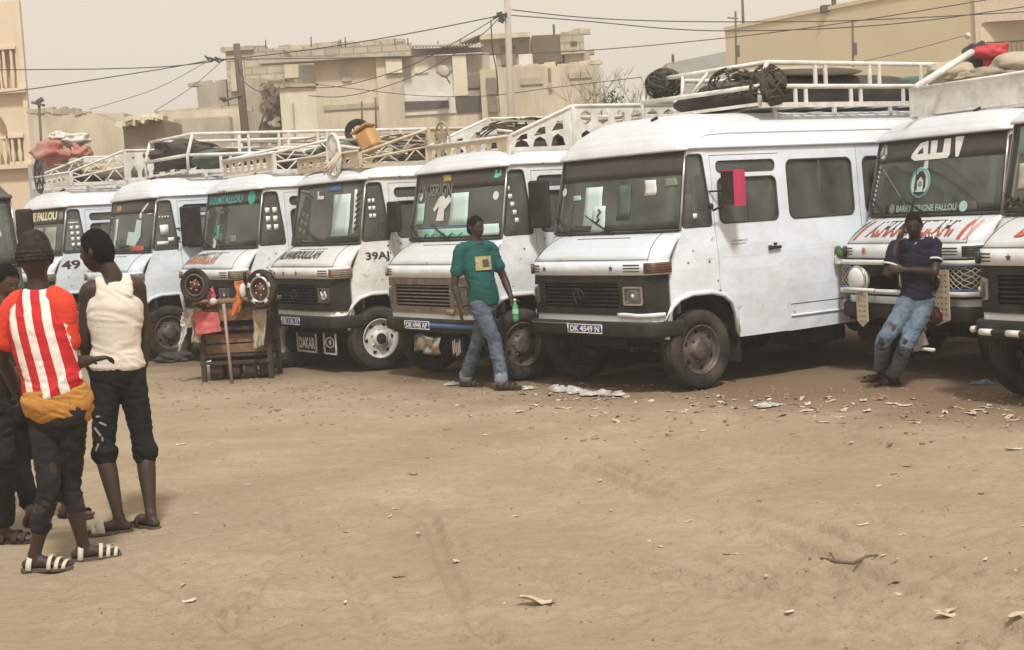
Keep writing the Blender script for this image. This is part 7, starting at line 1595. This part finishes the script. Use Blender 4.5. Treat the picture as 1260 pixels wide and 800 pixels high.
cargo(1, 'dark_pile', (.2, 3.6, 3.0), (.5, .6, .22), 'tarp_dark', 'dark bundle at the rear of the arch-cut rack', 'pile', 22, .3)
cargo(7, 'cloth_bundle', (.55, 2.1, 3.28), (.30, .35, .19), 'red_cloth_m', 'red cloth bundle on the rack above the Arabic lettered windscreen', 'cloth', 23, .4) if False else None
mk('spotted_cover', (.34, .29, .21), .9, var=.2, dirt=(.05, .045, .04), dirt_amt=.9, dscale=7); mk('red_faded', (.36, .10, .085), .9, var=.3, scale=3, dirt=(.50, .40, .32), dirt_amt=.9, dscale=2.2, bump=.6); mk('red_cloth_m', (.50, .05, .06), .85, var=.25, bump=.5)
for (px, py, Yp, dims, m_, lab, cat, sd_, amp) in ((1222, 70, 15.6, (.17, .2, .13), 'red_cloth_m', 'bright red crumpled cloth on the right-hand roof load', 'cloth', 31, .6), (1166, 92, 15.6, (.24, .25, .13), 'sack_cloth', 'pale sack behind the white board on the roof rack', 'sack', 32, .25), (1201, 72, 15.8, (.13, .2, .15), 'tarp_dark', 'dark grey lump beside the red cloth on the roof load', 'bundle', 33, .35),
        (1225, 95, 15.3, (.52, .4, .09), 'spotted_cover', 'brown padded load under the red cloth', 'bundle', 34, .3), (1258, 80, 15.2, (.30, .3, .13), 'sack_cloth', 'spotted pale roll at the right edge of the roof load', 'roll', 35, .15), (1180, 92, 15.9, (.34, .3, .15), 'tarp_green', 'dark load filling the rack behind the pale sack', 'bundle', 36, .2),
        (66, 187, 33, (.42, .4, .27), 'red_faded', 'heap of faded red cloth on the low grey shed', 'cloth heap', 37, .4), (90, 172, 33.2, (.36, .3, .14), 'white_cloth', 'white rags on top of the red cloth heap', 'rags', 38, .5), (72, 168, 33.1, (.20, .2, .11), 'white_cloth', 'small white bundle on the peak of the red heap', 'rags', 39, .4), (101, 187, 33, (.20, .3, .18), 'red_faded', 'smaller red rag pile right of the main heap', 'cloth heap', 40, .5)):
    tag(lumpy('bundle', at(px, py, Yp), dims, sd_, m_, amp), lab, cat)
q = MB(); A_ = at(1126, 108, 14.7); B_ = at(1196, 64, 15.2); q.tube([A_, B_], .035, 6); tag(q.build('white_plank', 'rack_white', None), 'white pole slanting up from the white roof board', 'pole')
for (k, x, y, z, tilt, lab) in ((5, .1, 1.5, 2.56, .25, 'old tyre lying in the rack over the rusty grille minibus'), (4, -.3, 2.2, 2.62, .2, 'old tyre lying in the cream rack of the scruffy minibus'), (3, .0, 1.5, 2.66, .3, 'old tyre on the rack over the teal lettered windscreen'), (1, .1, 1.3, 2.8, .2, 'old tyre at the front of the leftmost white rack')):
    tt = thing('loose_tyre', lab, 'tyre', on_bus(k, x, y, z), 0, 'tyres carried on the roof racks'); tt.rotation_euler = (tilt, tilt*.6, 0); o_ = bpy.data.objects.new('carcass', tr_.children[0].data if tr_.children else None); col.objects.link(o_); o_.parent = tt; o_.scale = (.8, .8, .8)
for (k, x, y, z, rx_, n_, lab) in ((5, -.2, 1.6, 2.70, .5, 26, 'tangle of thin brown rope on the rack above the rusty grille'), (4, .2, 1.6, 2.68, .6, 30, 'tangle of brown rope on the cream rack'), (3, -.1, 2.6, 2.75, .5, 26, 'tangle of rope beside the green mesh bundle'), (2, -.3, 1.7, 2.95, .4, 26, 'tangle of dark cords on the bluish minibus rack'), (1, .2, 2.4, 2.95, .45, 26, 'tangle of cords on the arch-cut rack')):
    nk_ = netting('rope_tangle', on_bus(k, x, y, z), (rx_, rx_*.9, .16), k+40, 'netting' if k != 2 else 'tarp_dark', 0, n_*2); tag(nk_, lab, 'rope')
# yellow jerrycan and a black ring behind it
jc = thing('jerrycan', 'orange yellow plastic container lying tilted on a roof rack', 'container', at(454, 173, 18.1), -.5); Rj = Matrix.Rotation(-.45, 3, 'Y')
q = MB(); q.box((0, 0, 0), (.24, .22, .28), Rj, 0, .045); q.build('tub', 'jerry_yellow', jc); q = MB(); q.box(Rj @ Vector((-.0, 0, .16)), (.26, .24, .03), Rj, 0, .01); q.build('rim', 'jerry_yellow', jc); q = MB(); q.tube([Rj @ Vector((-.06, -.1, .17)), Rj @ Vector((-.06, -.1, .22)), Rj @ Vector((.06, -.1, .22)), Rj @ Vector((.06, -.1, .17))], .012, 6); q.build('handle', 'black', jc)
rt_ = thing('spare_tyre', 'black tyre standing behind the orange container', 'tyre', at(441, 163, 19.6), 0); q = MB(); q.lathe([(.10, -.06), (.14, -.07), (.175, -.05), (.175, .05), (.14, .07), (.10, .06), (.09, 0), (.10, -.06)], (0, 0, 0), 'y', 24); q.build('carcass', 'tyre', rt_)
# straw broom lashed to the scruffy bus rack
bm0 = MB(); 
for k in range(16): bm0.tube([at(418+rnd.uniform(-2, 2), 190+rnd.uniform(-2, 2), 17.9), at(405+rnd.uniform(-8, 2), 208+rnd.uniform(-3, 8), 17.7)], .010, 4)
tag(bm0.build('straw_bundle', 'rack_cream', None), 'bundle of straw poking over the roof edge of the scruffy minibus', 'straw')

# ================================================================== LITTER
mk('gravel_tan', (.30, .22, .15), .9, var=.4, scale=9); mk('dry_leaf', (.27, .19, .12), .9, var=.25, scale=12); mk('pale_leaf', (.48, .38, .27), .9, var=.2, scale=12); mk('plastic_white', (.42, .405, .375), .35, var=.1, bump=.6, bscale=20); mk('litter_blue', (.12, .22, .25), .6)
def leaf_mesh(seed, kind):
    """thin torn leaf or paper scrap, tips curling up"""
    r2 = random.Random(seed); q = MB(); n = 14; asp = r2.uniform(.28, .6); ph_ = r2.uniform(0, 6); rad = [r2.uniform(.62, 1.) for _ in range(n)]; c1, c2 = r2.uniform(.0, .22), r2.uniform(-.06, .10)
    def z(x, y): return .03+c1*(abs(x)*2)**2.2*(.6+.4*math.sin(ph_))*(1 if x > 0 else r2c)+c2*math.sin(x*7+ph_)*.6+.25*(y*y)/(asp*asp)*asp*.5+.03*math.sin(y*20+x*9)
    r2c = r2.uniform(-.1, 1); ring = lambda f: [(.5*f*rad[k]*math.cos(2*PI*k/n), .5*f*rad[k]*asp*math.sin(2*PI*k/n)) for k in range(n)]
    R0, R1 = ring(.5), ring(1.); P_ = [(0, 0)]+R0+R1; vs = [(x, y, z(x, y)) for x, y in P_]; m_ = len(vs); vs += [(x, y, z_-.012) for x, y, z_ in vs]; fs = []
    for k in range(n):
        k2 = (k+1) % n; T = [(0, 1+k, 1+k2), (1+k, 1+n+k, 1+n+k2, 1+k2)]; fs += T+[tuple(m_+a for a in f[::-1]) for f in T]; fs.append((1+n+k, m_+1+n+k, m_+1+n+k2, 1+n+k2))
    q.add(vs, fs, 0, False); me = q.build('m', kind, None); d_ = me.data; bpy.data.objects.remove(me); return d_
def film(name, px, py, w_, h_, seed, m, lab):
    """crumpled sheet of thin plastic"""
    c = gnd(px, py); q = MB()
    def f(u, v):
        x, y = (u-.5)*w_*2, (v-.5)*w_*1.3; n1 = noise.noise(Vector((x*9, y*9, seed))); n2 = noise.noise(Vector((x*24, y*24, seed+3))); e = math.sin(PI*u)*math.sin(PI*v)
        return c+Vector((x*(.7+.5*n1)+.03*n2, y*(.7+.6*noise.noise(Vector((y*9, x*9, seed+8)))), .006+h_*(e**.35)*(.42+.8*noise.noise(Vector((x*11, y*11, seed+20)))+.2*n2)+.008*abs(n2)))
    q.slab(f, 34, 26, (0, 0, .003), smooth=False); return tag(q.build(name, m, None), lab, 'plastic scrap')
leafs = [leaf_mesh(k, ('dry_leaf', 'pale_leaf', 'paper', 'pale_leaf')[k % 4]) for k in range(16)]
def scatter(px, py, s_, lab, grp=None, me=None, name='dry_leaf', cat='leaf', rz=None, flat=1.):
    g_ = gnd(px, py); o = bpy.data.objects.new(name, me or rnd.choice(leafs)); col.objects.link(o); o.location = (g_.x, g_.y, gz(g_.x, g_.y)+.004); o.rotation_euler = (rnd.uniform(-.12, .12), rnd.uniform(-.12, .12), rnd.uniform(0, 6.28) if rz is None else rz); o.scale = (s_, s_, s_*flat); tag(o, lab, cat, grp); return o
big = [(660, 741, .24, 'curled brown leaf lying alone near the bottom centre', 3, .1), (1048, 690, 0, '', 0, 0), (1160, 747, .16, 'pale torn leaf near the bottom right', 1, .1), (1102, 728, .12, 'folded pale scrap between the twig and the torn leaf', 5, 1.), (1252, 766, .14, 'brown leaf at the lower right edge', 7, .4), (508, 587, .10, 'brown scrap on open sand left of centre', 0, .1), (1247, 552, .14, 'pale paper scrap at the right edge', 2, .1), (1062, 648, .09, 'small white scrap right of centre on the sand', 6, .3), (492, 709, .10, 'dark dry scrap low in the left half', 4, .2), (230, 733, .12, 'pale scrap below the man in the vest', 2, .1), (733, 541, .10, 'thin brown leaf below the largest minibus', 8, .05), (885, 578+0, .05, 'tiny dark scrap on the open sand', 3, .4),
       (1003, 650, .10, 'brown flat scrap left of the white one', 9, .0), (1115, 571, .12, 'crumpled brown leaf on the right-hand sand', 12, .6), (940, 502, .16, 'crushed pale plastic below the show-front minibus', 2, .2), (1165, 762, .12, 'forked dry stem by the bottom right corner', 11, .2), (222, 549, .12, 'pale flat paper right of the vest man\'s legs', 6, .1)]
for (px, py, s_, lab, k, rz) in big:
    if s_: scatter(px, py, s_, lab, None, leafs[k], rz=rz)
q = MB(); tp_ = [gnd(1010, 690), gnd(1030, 697), gnd(1050, 696), gnd(1068, 690), gnd(1080, 686)]; q.tube([p+Vector((0, 0, .012+.012*(i % 2))) for i, p in enumerate(tp_)], [.006, .010, .009, .008, .004], 6); tw0 = thing('twig', 'thin curved twig on the sand in the right foreground', 'twig', (0, 0, 0)); q.build('stem', 'wood_grey', tw0)
q = MB(); q.tube([gnd(1030, 697)+Vector((0, 0, .02)), gnd(1022, 690)+Vector((0, 0, .04))], .005, 5); q.tube([gnd(1024, 694)+Vector((0, 0, .02)), gnd(1008, 697)+Vector((0, 0, .01))], .004, 5); q.build('side_shoot', 'wood_grey', tw0)
LBL = 'small dry leaf scrap in the litter strewn before the parked minibuses'
for i in range(175):
    t = rnd.random(); px = rnd.uniform(640, 1260) if t < .75 else rnd.uniform(190, 640); y0 = 478+ (px-640)*.02 if px > 640 else 455+(px-190)*.05
    py = y0+abs(rnd.gauss(0, 15))+4; scatter(px, py, rnd.uniform(.05, .17) if px > 640 else rnd.uniform(.03, .09), LBL, 'dry scraps along the parking line', flat=rnd.uniform(.6, 1.3))
LB2 = 'tiny scrap lying on the open sand'
for i in range(100):
    px, py = rnd.uniform(120, 1260), 520+250*rnd.random()**1.3; scatter(px, py, rnd.uniform(.015, .075), LB2, 'tiny scraps on the open sand')
# heap of white plastic bags near the walking man's feet
for (px, py, dims, lab, sd_) in ((693, 482, (.13, .10, .065), 'white plastic bag, the largest of the rubbish by the bumper', 51), (712, 484, (.10, .08, .045), 'crumpled clear plastic right of the largest white bag', 52), (735, 486, (.13, .07, .035), 'flattened pale plastic sheet below the number plate', 53), (757, 487, (.08, .06, .035), 'small white plastic scrap under the wide bumper', 54), (651, 479, (.08, .06, .03), 'white scrap between the walking man and the plastic bags', 55), (556, 474, (.09, .06, .03), 'pale blue-white plastic left of the walking man\'s feet', 56), (945, 500, (.12, .06, .025), 'pale flattened bottle on the sand below the minibus side', 57), (1208, 473, (.10, .06, .03), 'teal rag on dark soil at the right', 58)):
    film('plastic_scrap', px, py, dims[0]*1.25, dims[2]*1.5, sd_, 'litter_blue' if sd_ == 58 else 'plastic_white', lab)
q = MB(); 
for i in range(800):
    t = rnd.random(); px = rnd.uniform(180, 1270); py = 460+abs(rnd.gauss(0, 30))+ (px-180)*.02; g_ = gnd(px, py); s_ = rnd.uniform(.006, .024); q.box((g_.x, g_.y, gz(g_.x, g_.y)+s_*.3), (s_*rnd.uniform(.8, 2.5), s_, s_*.6), Matrix.Rotation(rnd.uniform(0, 3), 3, 'Z'))
for i in range(500):
    px = rnd.uniform(100, 1270); py = rnd.uniform(500, 800); g_ = gnd(px, py); s_ = rnd.uniform(.003, .009); q.box((g_.x, g_.y, gz(g_.x, g_.y)+s_*.3), (s_*1.5, s_, s_*.7), Matrix.Rotation(rnd.uniform(0, 3), 3, 'Z'))
struct(q.build('gravel_bits', 'gravel_tan', None), 'stuff')

# ================================================================== DUSTY AIR
q = MB(); q.box((0, 95, 6.5), (330, 330, 16)); hz = q.build('haze', 'black', None); hm = bpy.data.materials.new('dusty_air'); hm.use_nodes = True; t_ = hm.node_tree; t_.nodes.clear()
ho = t_.nodes.new('ShaderNodeOutputMaterial'); pv = t_.nodes.new('ShaderNodeVolumePrincipled'); pv.inputs['Color'].default_value = (.97, .93, .87, 1); pv.inputs['Density'].default_value = .0034; pv.inputs['Anisotropy'].default_value = .2
t_.links.new(pv.outputs[0], ho.inputs['Volume']); hz.data.materials.clear(); hz.data.materials.append(hm); struct(hz, 'stuff')
